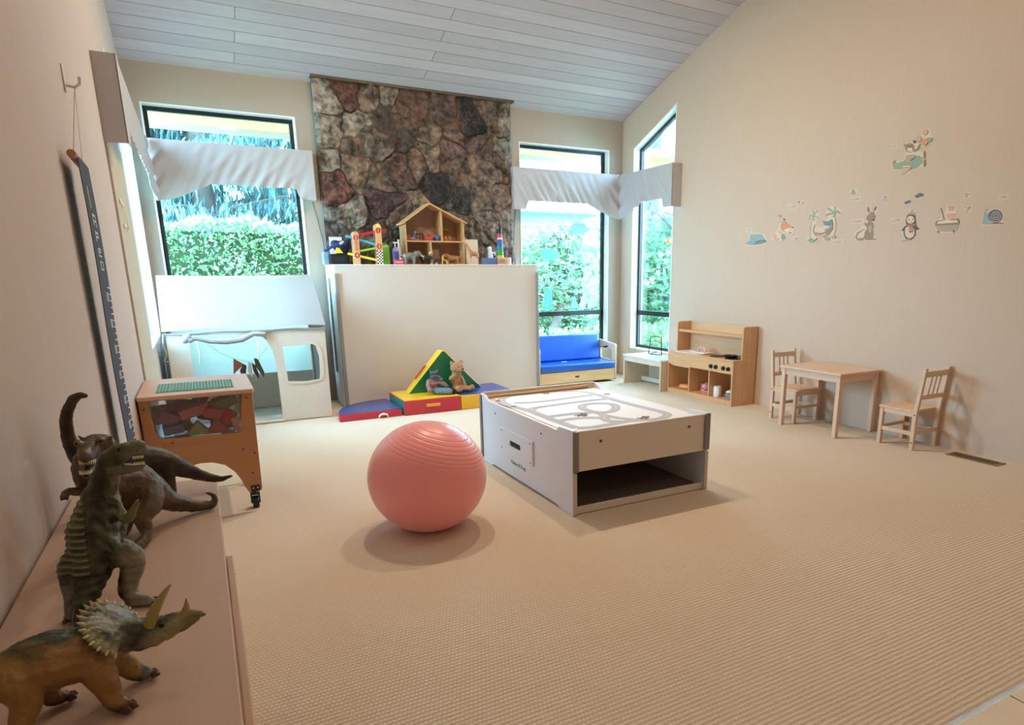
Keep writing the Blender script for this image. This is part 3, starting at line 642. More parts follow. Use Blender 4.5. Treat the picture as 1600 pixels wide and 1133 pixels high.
for k, (y, z) in enumerate(((6.78, 1.58), (6.66, 1.50), (6.62, 1.60), (6.82, 1.36))):
    sticker('star_sticker', ('white star sticker below the orange star', 'white star sticker, lowest right on the side window', 'small white sticker right of the others', 'white star sticker low on the side window')[k], [[(q[0]-6.63+y, q[1]-1.74+z) for q in st5]], '#f3f6f2', 'x', grp='stickers on the side window')

# ================================================================ PLAY KITCHEN
BIRCH = wood('birch_ply_y', '#dcae80', 'y', .4); BIRCHZ = wood('birch_ply_z', '#d9aa7c', 'z', .4); BIRCHX = wood('birch_ply_x', '#e2bb90', 'x', .4)
DARKP = mat('black_plastic', '#17171a', .4); WHP = mat('white_plastic', '#efeceb', .4)
t = thing('play_kitchen', 'wooden play kitchen unit with shelf, hob knobs and three open bays by the right wall', 'play kitchen', (4.88, 5.46, 0))
KY0, KY1, KF = 4.93, 6.0, 4.72
def side(y):
    b = MB(); b.prism([(KF, 0), (XR-.012, 0), (XR-.012, .815)] + arcpts(4.865, .79, .025, 90, 180, 5) + [(4.84, .462), (KF, .462)], 'y', y, y+.018); return b
for y in (KY0, KY1-.018): side(y).build('side_panel', BIRCHZ, t, bevel=.002)
for y in (5.29, 5.62):
    b = MB(); b.box(KF+.01, XR-.02, y, y+.015, .05, .335); b.build('divider', BIRCHZ, t)
b = MB(); b.box(KF-.006, 4.99, KY0-.004, KY1+.004, .4625, .48); b.build('worktop', BIRCH, t, bevel=.003)
b = MB(); b.prism([(KY0+.018, .335), (5.60, .335), (5.62, .322), (KY1-.10, .322), (KY1-.018, .345), (KY1-.018, .462), (KY0+.018, .462)], 'x', KF-.002, KF+.016); b.build('front_apron', BIRCH, t, bevel=.002)
b = MB(); b.box(KF, XR-.02, KY0+.018, KY1-.018, .04, .055); b.build('bottom_shelf', BIRCH, t)
b = MB(); b.box(KF+.004, KF+.02, KY0+.018, KY1-.018, 0, .0395); b.build('plinth', BIRCH, t)
b = MB(); b.box(XR-.024, XR-.013, KY0+.018, KY1-.018, .055, .81); b.build('back_panel', wood('birch_light', '#e3bd93', 'y', .4), t)
b = MB(); b.box(4.85, XR-.025, KY0+.018, KY1-.018, .70, .716); b.box(4.85, 4.862, KY0+.018, KY1-.018, .7165, .728); b.build('upper_shelf', BIRCH, t, bevel=.002)
for y in (5.255, 5.178, 5.064, 4.99):
    b = MB(); b.cyl((KF-.003, y, .388), (KF-.022, y, .388), .023, .02, 18); b.box(KF-.028, KF-.022, y-.004, y+.004, .372, .404); b.build('knob', DARKP, t)
for y, r, x in ((5.30, .085, 4.84), (5.06, .085, 4.84)):
    b = MB(); b.lathe([(0, .4805), (r, .4805), (r, .487), (r-.012, .489), (r-.02, .486), (.03, .486), (0, .488)], (x, y, 0), 28); b.build('burner', DARKP, t)
b = MB(); b.prism(rrect(4.745, 4.97, 5.50, 5.93, .03), 'z', .4805, .486, [rrect(4.77, 4.94, 5.53, 5.90, .04)]); b.prism(rrect(4.765, 4.945, 5.525, 5.905, .04), 'z', .46, .4815); b.build('sink', WHP, t)
# things on and in the kitchen
t = thing('toy_bread_board', 'white toy tray with pink handle on the play kitchen worktop', 'toy', (4.86, 5.60, .4865))
b = MB(); b.prism(rrect(4.80, 4.94, 5.47, 5.72, .02), 'z', .487, .498); b.build('tray', WHP, t, bevel=.003)
b = MB(); b.tube([(4.88, 5.54, .498), (4.88, 5.545, .53), (4.88, 5.57, .545), (4.88, 5.63, .545), (4.88, 5.655, .53), (4.88, 5.66, .498)], .012, 8); b.build('handle', mat('pink_plastic', '#e6b3ab', .4), t)
t = thing('toy_frying_pan', 'black toy pan lying on the hob of the play kitchen', 'toy pan', (4.84, 5.10, .490))
b = MB(); b.lathe([(0, .4895), (.065, .4895), (.078, .512), (.072, .512), (.06, .495), (0, .495)], (4.84, 5.10, 0), 26); b.build('pan', DARKP, t)
b = MB(); b.tube([(4.86, 5.03, .508), (4.87, 4.97, .512), (4.875, 4.95, .512)], .007, 7); b.build('handle', DARKP, t)
def bowl(x, y, z, r, h, c, nm, lab):
    b = MB(); b.lathe([(0, z), (r*.55, z), (r*.9, z+h*.55), (r, z+h), (r*.93, z+h), (r*.8, z+h*.55), (r*.45, z+h*.15), (0, z+h*.15)], (x, y, 0), 22); return tag(b.build(nm, c), lab, 'toy dish')
PINK = mat('toy_pink', '#e3a3a2', .35); ORG_ = mat('toy_orange', '#eda867', .45); CRM = mat('toy_cream', '#f0e3cf', .5)
bowl(4.84, 5.46, .0555, .062, .05, PINK, 'toy_bowl', 'pink toy bowl stacked in the middle bay of the play kitchen')
bowl(4.80, 5.36, .0555, .055, .05, mat('toy_pink_dark', '#c77f86', .35), 'toy_bowl', 'darker pink toy bowl at the right of the middle bay')
t = thing('toy_teapot', 'pink toy teapot with spout resting in the middle bay', 'toy teapot', (4.90, 5.52, .0555))
b = MB(); b.lathe([(0, .056), (.035, .056), (.055, .085), (.058, .11), (.045, .14), (.02, .15), (0, .151)], (4.90, 5.52, 0), 20); b.build('pot', PINK, t)
b = MB(); b.ell((4.90, 5.52, .158), .012, n=8, m=6); b.build('lid_knob', PINK, t)
b = MB(); b.tube([(4.90, 5.575, .09), (4.90, 5.60, .115), (4.90, 5.61, .14)], [.014, .01, .008], 8); b.build('spout', PINK, t)
b = MB(); b.tube([(4.88, 5.465, .13), (4.87, 5.435, .125), (4.87, 5.43, .095), (4.88, 5.463, .085)], .006, 7); b.build('handle', PINK, t)
b = organic('toy_bread_loaf', [('e', (4.82, 5.78, .082), (.05, .075, .027)), ('e', (4.81, 5.83, .08), (.035, .05, .025))], .005, ORG_); tag(b, 'orange-brown toy loaf in the far left bay of the play kitchen', 'toy food')
b = organic('toy_banana', [('t', [(4.90, 5.69, .072, .012), (4.88, 5.74, .08, .016), (4.90, 5.80, .09, .016), (4.94, 5.84, .10, .008)])], .004, mat('toy_yellow', '#f0cf6a', .4)); b.location.z -= .003; tag(b, 'yellow toy banana behind the loaf in the far left bay', 'toy food')
t = thing('toy_milk_jug', 'white toy jug at the left of the right-hand bay', 'toy jug', (4.80, 5.23, .0555))
b = MB(); b.lathe([(0, .0556), (.038, .0556), (.042, .07), (.042, .15), (.036, .17), (.03, .17), (.036, .15), (.034, .075), (0, .07)], (4.80, 5.23, 0), 20); b.build('body', WHP, t)
b = MB(); b.tube([(4.78, 5.20, .15), (4.765, 5.175, .14), (4.765, 5.172, .10), (4.78, 5.196, .085)], .006, 7); b.build('handle', WHP, t)
bowl(4.86, 5.10, .0555, .06, .045, mat('toy_grey', '#a9b0ba', .4), 'toy_bowl', 'grey toy bowl in the right-hand bay of the play kitchen')
b = organic('toy_cheese', [('e', (4.86, 5.10, .115), (.045, .045, .022)), ('e', (4.85, 5.08, .128), (.025, .025, .018))], .005, CRM); tag(b, 'cream toy food piled in the grey bowl', 'toy food')
bowl(4.79, 5.02, .0555, .042, .06, mat('toy_blue_grey', '#8d9cb3', .4), 'toy_cup', 'small blue-grey toy cup at the right edge of the right-hand bay')

# ================================================================ LOW BENCH AND BOOK REST
PALE = wood('pale_ply', '#d9c9b2', 'z', .45, .1); PALEY = wood('pale_ply_y', '#e2d5c2', 'y', .45, .1)
t = thing('low_play_table', 'low pale wooden table with white laminate top under the corner window', 'table', (4.84, 6.40, 0))
for y in (6.775, 6.025): 
    b = MB(); b.box(4.63, 5.02, y-.012, y+.012, 0, .352); b.build('end_panel', PALE, t, bevel=.003)
b = MB(); b.box(4.62, 5.035, 6.01, 6.79, .3525, .368); b.build('table_top', mat('white_laminate', '#eef0ee', .25, coat=.3), t, bevel=.003)
b = MB(); b.box(4.635, 4.652, 6.0375, 6.7625, .29, .352); b.build('apron', PALEY, t)
b = MB(); b.box(4.90, 4.93, 6.0375, 6.7625, .02, .075); b.build('stretcher', PALEY, t)
b = MB(); b.box(4.93, 4.942, 6.30, 6.40, .0755, .352); b.build('support', mat('white_trim_paint', '#f0f2f0'), t)
b = MB(); b.box(4.892, 4.8995, 6.12, 6.18, .035, .055); b.build('latch', DARKP, t)
t = thing('wire_book_rest', 'black wire book rest standing on the low white-topped table', 'book rest', (4.93, 6.55, .3685))
b = MB(); b.tube([(4.94, 6.68, .374), (4.95, 6.665, .48), (4.955, 6.66, .585), (4.955, 6.55, .592), (4.955, 6.445, .585), (4.95, 6.43, .48), (4.94, 6.41, .374)], .006, 7); b.build('frame', DARKP, t)
b = MB(); b.tube([(4.94, 6.60, .374), (4.90, 6.56, .374), (4.87, 6.50, .40), (4.90, 6.45, .415)], .0055, 7); b.tube([(4.94, 6.68, .374), (4.90, 6.56, .374), (4.94, 6.41, .374)], .0055, 7); b.build('foot', DARKP, t)

# ================================================================ BLUE COUCH
BLUE = mat('blue_vinyl', '#1f5fc4', .28, bump=.001, bs=(6, 6, 6), coat=.3)
t = thing('blue_couch', 'low child couch with shiny blue vinyl cushions and wooden frame by the back window', 'couch', (4.08, 7.2, 0))
def armp(x):
    b = MB(); b.prism([(6.97, .02), (7.46, .02), (7.46, .50)]+[(7.40, .515)]+arcpts(7.00, .45, .03, 90, 180, 4)+[(6.97, .44)], 'x', x, x+.022, [rrect(7.06, 7.33, .27, .41, .03)]); return b
for x in (3.522, 4.625): armp(x).build('side_panel', wood('couch_ply', '#e0c9a6', 'z', .4), t, bevel=.004)
b = MB(); b.box(3.5445, 4.6245, 6.975, 6.993, .03, .172); b.build('front_panel', wood('couch_ply_x', '#e9c896', 'x', .4), t, bevel=.003)
b = MB(); b.prism(rrect(4.03, 4.09, .09, .112, .01), 'y', 6.972, 6.9745); b.build('finger_pull', mat('handle_shadow_brown', '#6b4a2c', .7), t)
b = MB(); b.box(3.5445, 4.6245, 6.993, 7.44, .155, .171); b.build('seat_base', MATS['couch_ply_x'], t)
b = MB(); b.box(3.5445, 4.6245, 7.40, 7.44, .171, .52); b.build('back_frame', MATS['couch_ply_x'], t)
b = MB(); b.box(3.548, 4.620, 6.962, 7.385, .1725, .262); b.build('seat_cushion', BLUE, t, bevel=.022, seg=4)
b = MB(); b.box(3.548, 4.60, -.04, .04, 0, .33, Matrix.Translation((0, 7.335, .2645)) @ Matrix.Rotation(-.13, 4, 'X')); b.build('back_cushion', BLUE, t, bevel=.022, seg=4)
b = MB(); b.prism(rrect(3.98, 4.05, 7.215, 7.25, .008), 'z', .2625, .265); b.build('care_label', WHP, t)

# ================================================================ CHILD TABLE AND CHAIRS
PINE = wood('pine_z', '#dfbfa3', 'z', .5, .12); PINEY = wood('pine_y', '#dfc0a6', 'y', .5, .12); PINEX = wood('pine_x', '#dfc0a6', 'x', .5, .12)
t = thing('child_table', 'small rectangular pine table on four legs against the right wall', 'table', (4.78, 3.80, 0))
b = MB()
for k in range(5): b.box(4.51, 5.035, 3.475+k*.1310, 3.475+(k+1)*.1310-.0006, .528, .546)
b.build('table_top', PINEX, t, bevel=.002)
for x in (4.53, 4.985):
    for y in (3.492, 4.075): b = MB(); b.box(x, x+.038, y, y+.038, 0, .5275); b.build('leg', PINE, t, bevel=.003)
for y in (3.500, 4.085): b = MB(); b.box(4.5685, 4.9845, y, y+.018, .468, .527); b.build('apron', PINEX, t)
for x in (4.538, 4.992): b = MB(); b.box(x, x+.018, 3.5305, 4.0745, .468, .527); b.build('apron', PINEY, t)
def chair(loc, label, rz):
    # origin at centre; back on -y side
    t = thing('child_chair', label, 'chair', (0, 0, 0)); w, d = .145, .15
    b = MB(); 
    for k in range(3): b.box(-w-.004, w+.004, -d+.022+k*.0975, -d+.022+(k+1)*.0975-.0006, .295, .311)
    b.build('seat', wood('pine_seat', '#e2c09f', 'x', .5, .12), t, bevel=.002)
    for s in (-1, 1):
        b = MB(); b.box(s*w-.015, s*w+.015, d-.032, d-.002, 0, .2945); b.build('leg', PINE, t, bevel=.002)
        b = MB(); b.prism([(-d-.012, 0), (-d+.02, 0), (-d+.020, .30), (-d-.020, .645), (-d-.045, .645), (-d-.012, .30)], 'x', s*w-.013, s*w+.013); b.build('rear_leg', PINE, t, bevel=.002)
        b = MB(); b.box(s*w-.009, s*w+.009, -d+.0205, d-.0325, .115, .145); b.build('stretcher', PINEX, t)
        b = MB(); b.box(s*w-.009, s*w+.009, -d+.0205, d-.0325, .262, .2945); b.build('seat_rail', PINEX, t)
        for z in (.06, .28): b = MB(); b.cyl((s*(w+.013), -d+.004, z), (s*(w+.0145), -d+.004, z), .006, n=10); b.build('bolt', mat('steel_bolt', '#5b5350', .4, metal=.6), t)
    b = MB(); b.box(-w+.0155, w-.0155, d-.028, d-.006, .25, .2945); b.build('seat_rail', PINEX, t)
    b = MB(); b.box(-w+.0155, w-.0155, d-.025, d-.010, .13, .155); b.build('stretcher', PINEX, t)
    b = MB(); b.box(-w+.0135, w-.0135, -d-.003, d-d-d+.012, .12, .15); b.build('stretcher', PINEX, t)
    b = MB(); b.box(-w+.0135, w-.0135, -d-.038, -d-.022, .575, .62); b.build('top_rail', PINEX, t, bevel=.003)
    b = MB(); b.box(-w+.0135, w-.0135, -d-.022, -d-.006, .40, .435); b.build('lower_rail', PINEX, t, bevel=.003)
    for x in (-.055, 0, .055):
        b = MB(); b.prism([(-d-.018, .4355), (-d-.008, .4355), (-d-.026, .5745), (-d-.036, .5745)], 'x', x-.010, x+.010); b.build('back_slat', PINE, t)
    t.location = loc; t.rotation_euler = (0, 0, rz); return t
ch = chair((4.835, 4.205, 0), 'small pine chair tucked behind the far end of the child table', PI)
ch['group'] = 'pine child chairs'
copy_thing(ch, (4.878, 3.092, 0), 'small pine chair standing alone nearest the floor vent', 0)

# floor vent
t = thing('floor_vent', 'brown metal floor register set in the carpet by the right wall', 'vent', (4.90, 2.55, 0))
b = MB(); b.prism(R(4.84, 4.965, 2.37, 2.74), 'z', .0005, .006, [R(4.856, 4.949, 2.39, 2.72)]); b.build('rim', mat('vent_brown', '#8a745c', .4, metal=.3), t)
b = MB(); b.box(4.856, 4.949, 2.39, 2.72, .0004, .0012); b.build('duct', mat('vent_dark', '#3a3028', .8), t)
for k in range(16): b = MB(); b.box(4.857, 4.948, 2.398+k*.0203, 2.398+k*.0203+.008, .0014, .0052); b.build('louvre', MATS['vent_brown'], t)

# ================================================================ TRAIN TABLE
WP = mat('play_table_daylit_white', '#dfe7f4', .45, .02, (5, 5, 5)); WF = mat('play_table_front', '#dcd4ca', .5, .02, (4, 4, 4)); EG = mat('grey_corner_guard', '#85807e', .6); INN = mat('play_table_inside', '#77716d', .6)  # side white carries a blue daylight tint; the table itself is plain white
t = thing('train_table', 'large white wooden play table with road mat top and open storage beneath', 'play table', (2.22, 3.70, 0))
PX0, PX1, PY0, PY1 = 1.73, 2.715, 3.02, 4.39
def sidep(x):
    pr = [(PY0, .0), (3.17, .0), (3.19, .004), (3.225, .016), (4.17, .016), (4.20, .006), (4.225, 0), (PY1, 0), (PY1, .508), (4.32, .508), (4.25, .474), (3.215, .474), (3.185, .5), (PY0, .505)]
    b = MB(); b.prism(pr, 'x', x, x+.018); return b
sidep(PX0).build('side_panel', WP, t, bevel=.003); sidep(PX1-.018).build('side_panel', WP, t, bevel=.003)
b = MB(); b.box(PX0+.0185, PX1-.0185, PY0+.004, PY0+.022, .262, .497); b.build('front_apron', WF, t, bevel=.002)
b = MB(); b.box(PX0+.0185, PX1-.0185, PY1-.022, PY1-.004, .262, .515); b.build('back_apron', WF, t, bevel=.002)
b = MB(); b.box(PX0+.0185, PX1-.0185, PY0+.0225, PY1-.0225, .44, .470); b.build('table_top', mat('table_top_beige', '#e0c8ae', .5), t)
b = MB(); b.box(PX0+.0185, PX1-.0185, PY0+.012, PY0+.030, .004, .045); b.build('bottom_rail', WF, t, bevel=.002)
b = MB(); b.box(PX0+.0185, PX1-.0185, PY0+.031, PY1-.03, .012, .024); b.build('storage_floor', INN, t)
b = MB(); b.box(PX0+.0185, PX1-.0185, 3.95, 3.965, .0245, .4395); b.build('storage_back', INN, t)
for (x0, x1, z0, z1) in ((PX0-.004, PX0+.034, .262, .498), (PX1-.034, PX1+.006, .268, .503)):
    b = MB(); b.box(x0, x1, PY0-.012, PY0-.0005, z0, z1); b.build('corner_guard', EG, t, bevel=.004)
for (x0, x1) in ((PX0-.003, PX0+.024), (PX1-.024, PX1+.004)):
    b = MB(); b.box(x0, x1, PY0-.009, PY0-.0005, .006, .258); b.build('corner_guard', mat('pale_corner_guard', '#c9bdb4', .6), t, bevel=.004)
b = MB(); b.box(PX0-.010, PX0-.0005, 4.36, 4.394, .03, .50); b.build('corner_guard', EG, t, bevel=.003)
for (x, z) in ((1.916, .425), (2.56, .432)): b = MB(); b.cyl((x, PY0+.0035, z), (x, PY0+.0005, z), .009, n=12); b.build('screw', mat('screw_brown', '#5c4e49', .5), t)
for (y, z) in ((4.116, .405), (3.408, .41)): b = MB(); b.cyl((PX0-.0005, y, z), (PX0-.003, y, z), .007, n=10); b.build('screw', MATS['screw_brown'], t)
# drawer front plate with grip hole
b = MB(); b.prism(R(3.515, 4.02, .17, .335), 'x', PX0-.012, PX0-.0006, [rrect(3.69, 3.86, .232, .270, .017)]); b.build('handle_plate', WP, t, bevel=.002)
b = MB(); b.prism(rrect(3.692, 3.858, .234, .268, .017), 'x', PX0-.004, PX0-.0005); b.build('grip_recess', mat('grip_black', '#1c1c1e', .8), t)
for (y, z) in ((3.545, .315), (3.545, .19), (3.99, .315), (3.99, .19)): b = MB(); b.cyl((PX0-.0122, y, z), (PX0-.0145, y, z), .006, n=10); b.build('screw', mat('screw_grey', '#8d8f96', .4), t)
b = MB()
Mt = Matrix.Translation((PX0-.0006, 3.865, .113)) @ Matrix(((0, 0, -1, 0), (-1, 0, 0, 0), (0, 1, 0, 0), (0, 0, 0, 1))) @ Matrix.Shear('XY', 4, (.25, 0)) if False else None
Mt = Matrix.Translation((PX0-.0008, 3.868, .108)) @ Matrix(((0, 0, -1, 0), (-1, 0, 0, 0), (0, 1, 0, 0), (0, 0, 0, 1))) @ Matrix(((1, .22, 0, 0), (0, 1, 0, 0), (0, 0, 1, 0), (0, 0, 0, 1)))
text_mesh(b, 'Melissa & Doug', .036, Mt); b.build('lettering', mat('logo_dark', '#3d4150', .6), t)
# rolled mat edge at the back and the road mat
b = MB(); b.tube([(PX0+.03, 4.345, .4855), (2.1, 4.34, .4865), (2.45, 4.345, .4875), (PX1-.09, 4.35, .4905)], [.011, .013, .015, .016], 10, flat=.8); b.build('rolled_edge', mat('tan_backing', '#cda982', .7), t)
k = .9613; SM = MB(); TOPZ = .4745
SM.prism([(1.752, 3.046), (2.694, 3.046), (2.69, 3.7), (2.66, 4.30), (2.2, 4.33), (1.80, 4.31), (1.77, 3.9)], 'z', .4703, TOPZ)
rm = SM.build('road_mat', mat('mat_white', '#f1eef2', .6, .02, (6, 6, 6)), t)
roads = [[(1.927,3.315),(1.911,3.575),(1.906,3.91),(1.87,4.12),(1.862,4.26),(1.90,4.40),(1.99,4.49),(2.125,4.52),(2.357,4.50),(2.52,4.45),(2.61,4.35),(2.63,4.2),(2.625,3.896),(2.65,3.58),(2.665,3.41),(2.62,3.32),(2.508,3.27),(2.40,3.30),(2.33,3.38),(2.29,3.47),(2.272,3.547),(2.28,3.64)],
 [(1.93,4.23),(2.06,4.19),(2.19,4.185),(2.4,4.205),(2.6,4.225)], [(1.912,3.91),(1.95,3.97),(2.0,4.0),(2.2,4.02),(2.392,4.033),(2.621,4.03)],
 [(2.456,3.902),(2.51,3.86),(2.515,3.79),(2.476,3.712),(2.42,3.65),(2.356,3.617),(2.30,3.63),(2.265,3.70),(2.257,3.786),(2.28,3.85),(2.32,3.90),(2.39,3.925),(2.456,3.902)],
 [(1.92,3.687),(2.1,3.692),(2.29,3.65)], [(1.915,3.547),(2.067,3.556),(2.16,3.52),(2.25,3.45)], [(1.927,3.315),(2.01,3.288),(2.15,3.295),(2.31,3.315),(2.45,3.28)], [(2.27,3.55),(2.2,3.40),(2.26,3.32)]]
b = MB()
def ribbon(b, pts, w, z0, z1):
    P = []; pts = [Vector((p[0]*k, p[1]*k, 0)) for p in pts]
    for i in range(len(pts)-1):
        p0 = pts[max(i-1, 0)]; p1 = pts[i]; p2 = pts[i+1]; p3 = pts[min(i+2, len(pts)-1)]
        for q in range(5):
            s = q/5; P.append(.5*((2*p1)+(-p0+p2)*s+(2*p0-5*p1+4*p2-p3)*s*s+(-p0+3*p1-3*p2+p3)*s**3))
    P.append(pts[-1]); n = len(P); vs = []
    for i, p in enumerate(P):
        d = (P[min(i+1, n-1)]-P[max(i-1, 0)]).normalized(); s = Vector((-d.y, d.x, 0))*w/2
        vs += [(p.x+s.x, p.y+s.y, z0), (p.x-s.x, p.y-s.y, z0), (p.x-s.x, p.y-s.y, z1), (p.x+s.x, p.y+s.y, z1)]
    fs = [(4*i+a, 4*i+4+a, 4*i+4+(a+1) % 4, 4*i+(a+1) % 4) for i in range(n-1) for a in range(4)]
    b.add(vs, fs)
for i, rd in enumerate(roads): ribbon(b, rd, .062, TOPZ+.0002, TOPZ+.0006+.00012*i)
b.mat(1)
for i, rd in enumerate(roads):
    ribbon(b, rd, .008, TOPZ+.0004, TOPZ+.0018+.0001*i)
# little printed plants and vehicles
b.mat(2)
for (cx, cy, s) in ((2.05, 3.47, .05), (2.08, 3.50, .03), (2.34, 3.20, .045), (2.38, 3.23, .03), (2.60, 4.02, .03), (1.80, 3.95, .02), (1.79, 4.2, .02), (1.80, 3.12, .02), (2.22, 4.28, .03)):
    for q in range(5):
        a = q*1.3+cx*9; b.tube([(cx, cy, TOPZ+.002), (cx+s*math.cos(a)*.7, cy+s*math.sin(a)*.5, TOPZ+.002), (cx+s*math.cos(a+.4), cy+s*math.sin(a+.4)*.6, TOPZ+.002)], .0022, 4)
b.build('printed_roads', [mat('road_grey', '#bcb9bd', .7), mat('road_line', '#cdcbcf', .7), mat('print_dark', '#8b8d8c', .8)], t, smooth=False)

# ================================================================ BALL
def ball():
    c = Vector((.978, 3.30)); rx, rz = .318, .302
    vs = []; fs = []; n, m_ = 110, 320; tilt = Matrix.Rotation(.25, 3, 'Y') @ Matrix.Rotation(.15, 3, 'X')
    for i in range(m_+1):
        th = PI*i/m_
        for j in range(n):
            a = math.tau*j/n; d = tilt @ Vector((math.sin(th)*math.cos(a), math.sin(th)*math.sin(a), math.cos(th)))
            lat = math.cos(th); g = 1
            f = lat
            if .50 < f < .93: g = 1 - .006*(max(0, math.sin((f-.50)*math.tau*17/1.0))**6)
            v = Vector((d.x*rx, d.y*rx, d.z*rz))*g
            v.z = max(v.z, -rz+.014)
            vs.append((c.x+v.x, c.y+v.y, v.z+rz-.0135))
    fs = [(i*n+j, (i+1)*n+j, (i+1)*n+(j+1) % n, i*n+(j+1) % n) for i in range(m_) for j in range(n)]
    b = MB(); b.add(vs, fs)
    mt = mat('coral_rubber', '#ffa3a3', .34, spec=.5); bs = mt.node_tree.nodes['Principled BSDF']
    bs.inputs['Sheen Weight'].default_value = .6; bs.inputs['Sheen Roughness'].default_value = .4; bs.inputs['Sheen Tint'].default_value = (1, .8, .8, 1)
    bs.inputs['Subsurface Weight'].default_value = .25; bs.inputs['Subsurface Radius'].default_value = (.06, .02, .02)
    o = b.build('exercise_ball', mt, ang=80); tag(o, 'big coral pink exercise ball resting on the carpet', 'ball')
    bm = bmesh.new(); bm.from_mesh(o.data); bmesh.ops.remove_doubles(bm, verts=bm.verts, dist=.0002); bm.to_mesh(o.data); bm.free()
ball()

# ================================================================ BLOCK CART
CW = wood('cart_ply', '#b58458', 'x', .4, .12); CT = wood('cart_top', '#cfaa92', 'x', .35, .08)
t = thing('block_cart', 'wooden wheeled cart with clear tub and green building plate on top, by the left wall', 'cart', (-.075, 4.37, 0))
def cpanel(y):
    out = [(-.345, .12), (-.29, .12), (-.285, .17), (-.262, .235), (-.215, .29), (-.16, .318), (-.10, .327), (-.04, .322), (.02, .298), (.065, .25), (.09, .20), (.108, .15), (.122, .118), (.19, .118), (.196, .135), (.206, .708), (-.352, .708)]
    hole = [(-.305, .70), (-.29, .525), (-.28, .50), (-.26, .488), (.095, .478), (.118, .487), (.128, .51), (.148, .70)]
    b = MB(); b.prism(out, 'y', y, y+.018, [hole]); return b
cpanel(4.055).build('side_panel', CW, t, bevel=.003); cpanel(4.665).build('side_panel', CW, t, bevel=.003)
b = MB(); b.prism(rrect(-.353, .215, 4.02, 4.705, .02), 'z', .7085, .732); b.build('top_panel', CT, t, bevel=.004)
for x in (-.34, .182): b = MB(); b.box(x, x+.015, 4.0735, 4.6645, .55, .708); b.build('rail', CW, t)
b = MB(); b.prism(rrect(-.335, .18, 4.0735, 4.6645, .03), 'z', .43, .44); b.build('tray', CW, t)
for (x, y) in ((.155, 4.115), (.155, 4.62), (-.31, 4.115), (-.31, 4.62)):
    b = MB(); b.cyl((x-.017, y, .036), (x+.017, y, .036), .036, n=20); w = b.build('wheel', DARKP, t, bevel=.004)
    b = MB(); b.box(x-.026, x-.0175, y-.012, y+.012, .03, .082); b.box(x+.0175, x+.026, y-.012, y+.012, .03, .082); b.box(x-.026, x+.026, y-.02, y+.02, .082, .094); b.cyl((x, y, .094), (x, y, .1175), .01, n=10); b.build('caster_bracket', DARKP, t)
for x in (.16,): 
    b = MB(); b.box(x-.024, x+.024, 4.050, 4.0547, .12, .155); b.build('caster_plate', DARKP, t)
    for dx in (-.012, .012): b = MB(); b.cyl((x+dx, 4.0495, .14), (x+dx, 4.047, .14), .004, n=8); b.build('rivet', mat('rivet_bright', '#d8d8d8', .3, metal=.6), t)
for (x, z) in ((-.328, .66), (.172, .68), (-.222, .462), (.122, .38), (.155, .232), (.178, .35)): b = MB(); b.cyl((x, 4.0548, z), (x, 4.052, z), .006, n=10); b.build('screw', mat('screw_wood', '#6b4524', .5), t)
# clear tub
b = MB(); q0 = [(-.302, .70), (-.285, .505), (-.262, .484), (.10, .480), (.12, .50), (.142, .70)]; q1 = [(-.297, .70), (-.281, .508), (-.260, .489), (.098, .485), (.116, .503), (.137, .70)]
b.prism(q0+q1[::-1], 'y', 4.076, 4.64); b.prism(q0, 'y', 4.0745, 4.0765); b.prism(q0, 'y', 4.64, 4.643)
tub = b.build('clear_tub', CLEAR, t, smooth=False)
b = MB(); b.box(-.13, .02, 4.068, 4.0725, .481, .487); b.build('tub_label', WHP, t)
# green building plate with studs
t2 = thing('building_plate', 'green studded building plate lying on the block cart', 'building plate', (-.07, 4.30, .7325))
b = MB(); b.box(-.268, .118, 4.135, 4.45, .7325, .7355); b.build('plate', mat('plate_green', '#6fa590', .4), t2)
b = MB()
for i in range(24):
    for j in range(19):
        x = -.26+.0161*i; y = 4.143+.0164*j; b.tube([(x, y, .7356), (x, y, .7378)], .0048, 6)
o = b.build('studs', MATS['plate_green'], t2); o['kind'] = 'stuff'
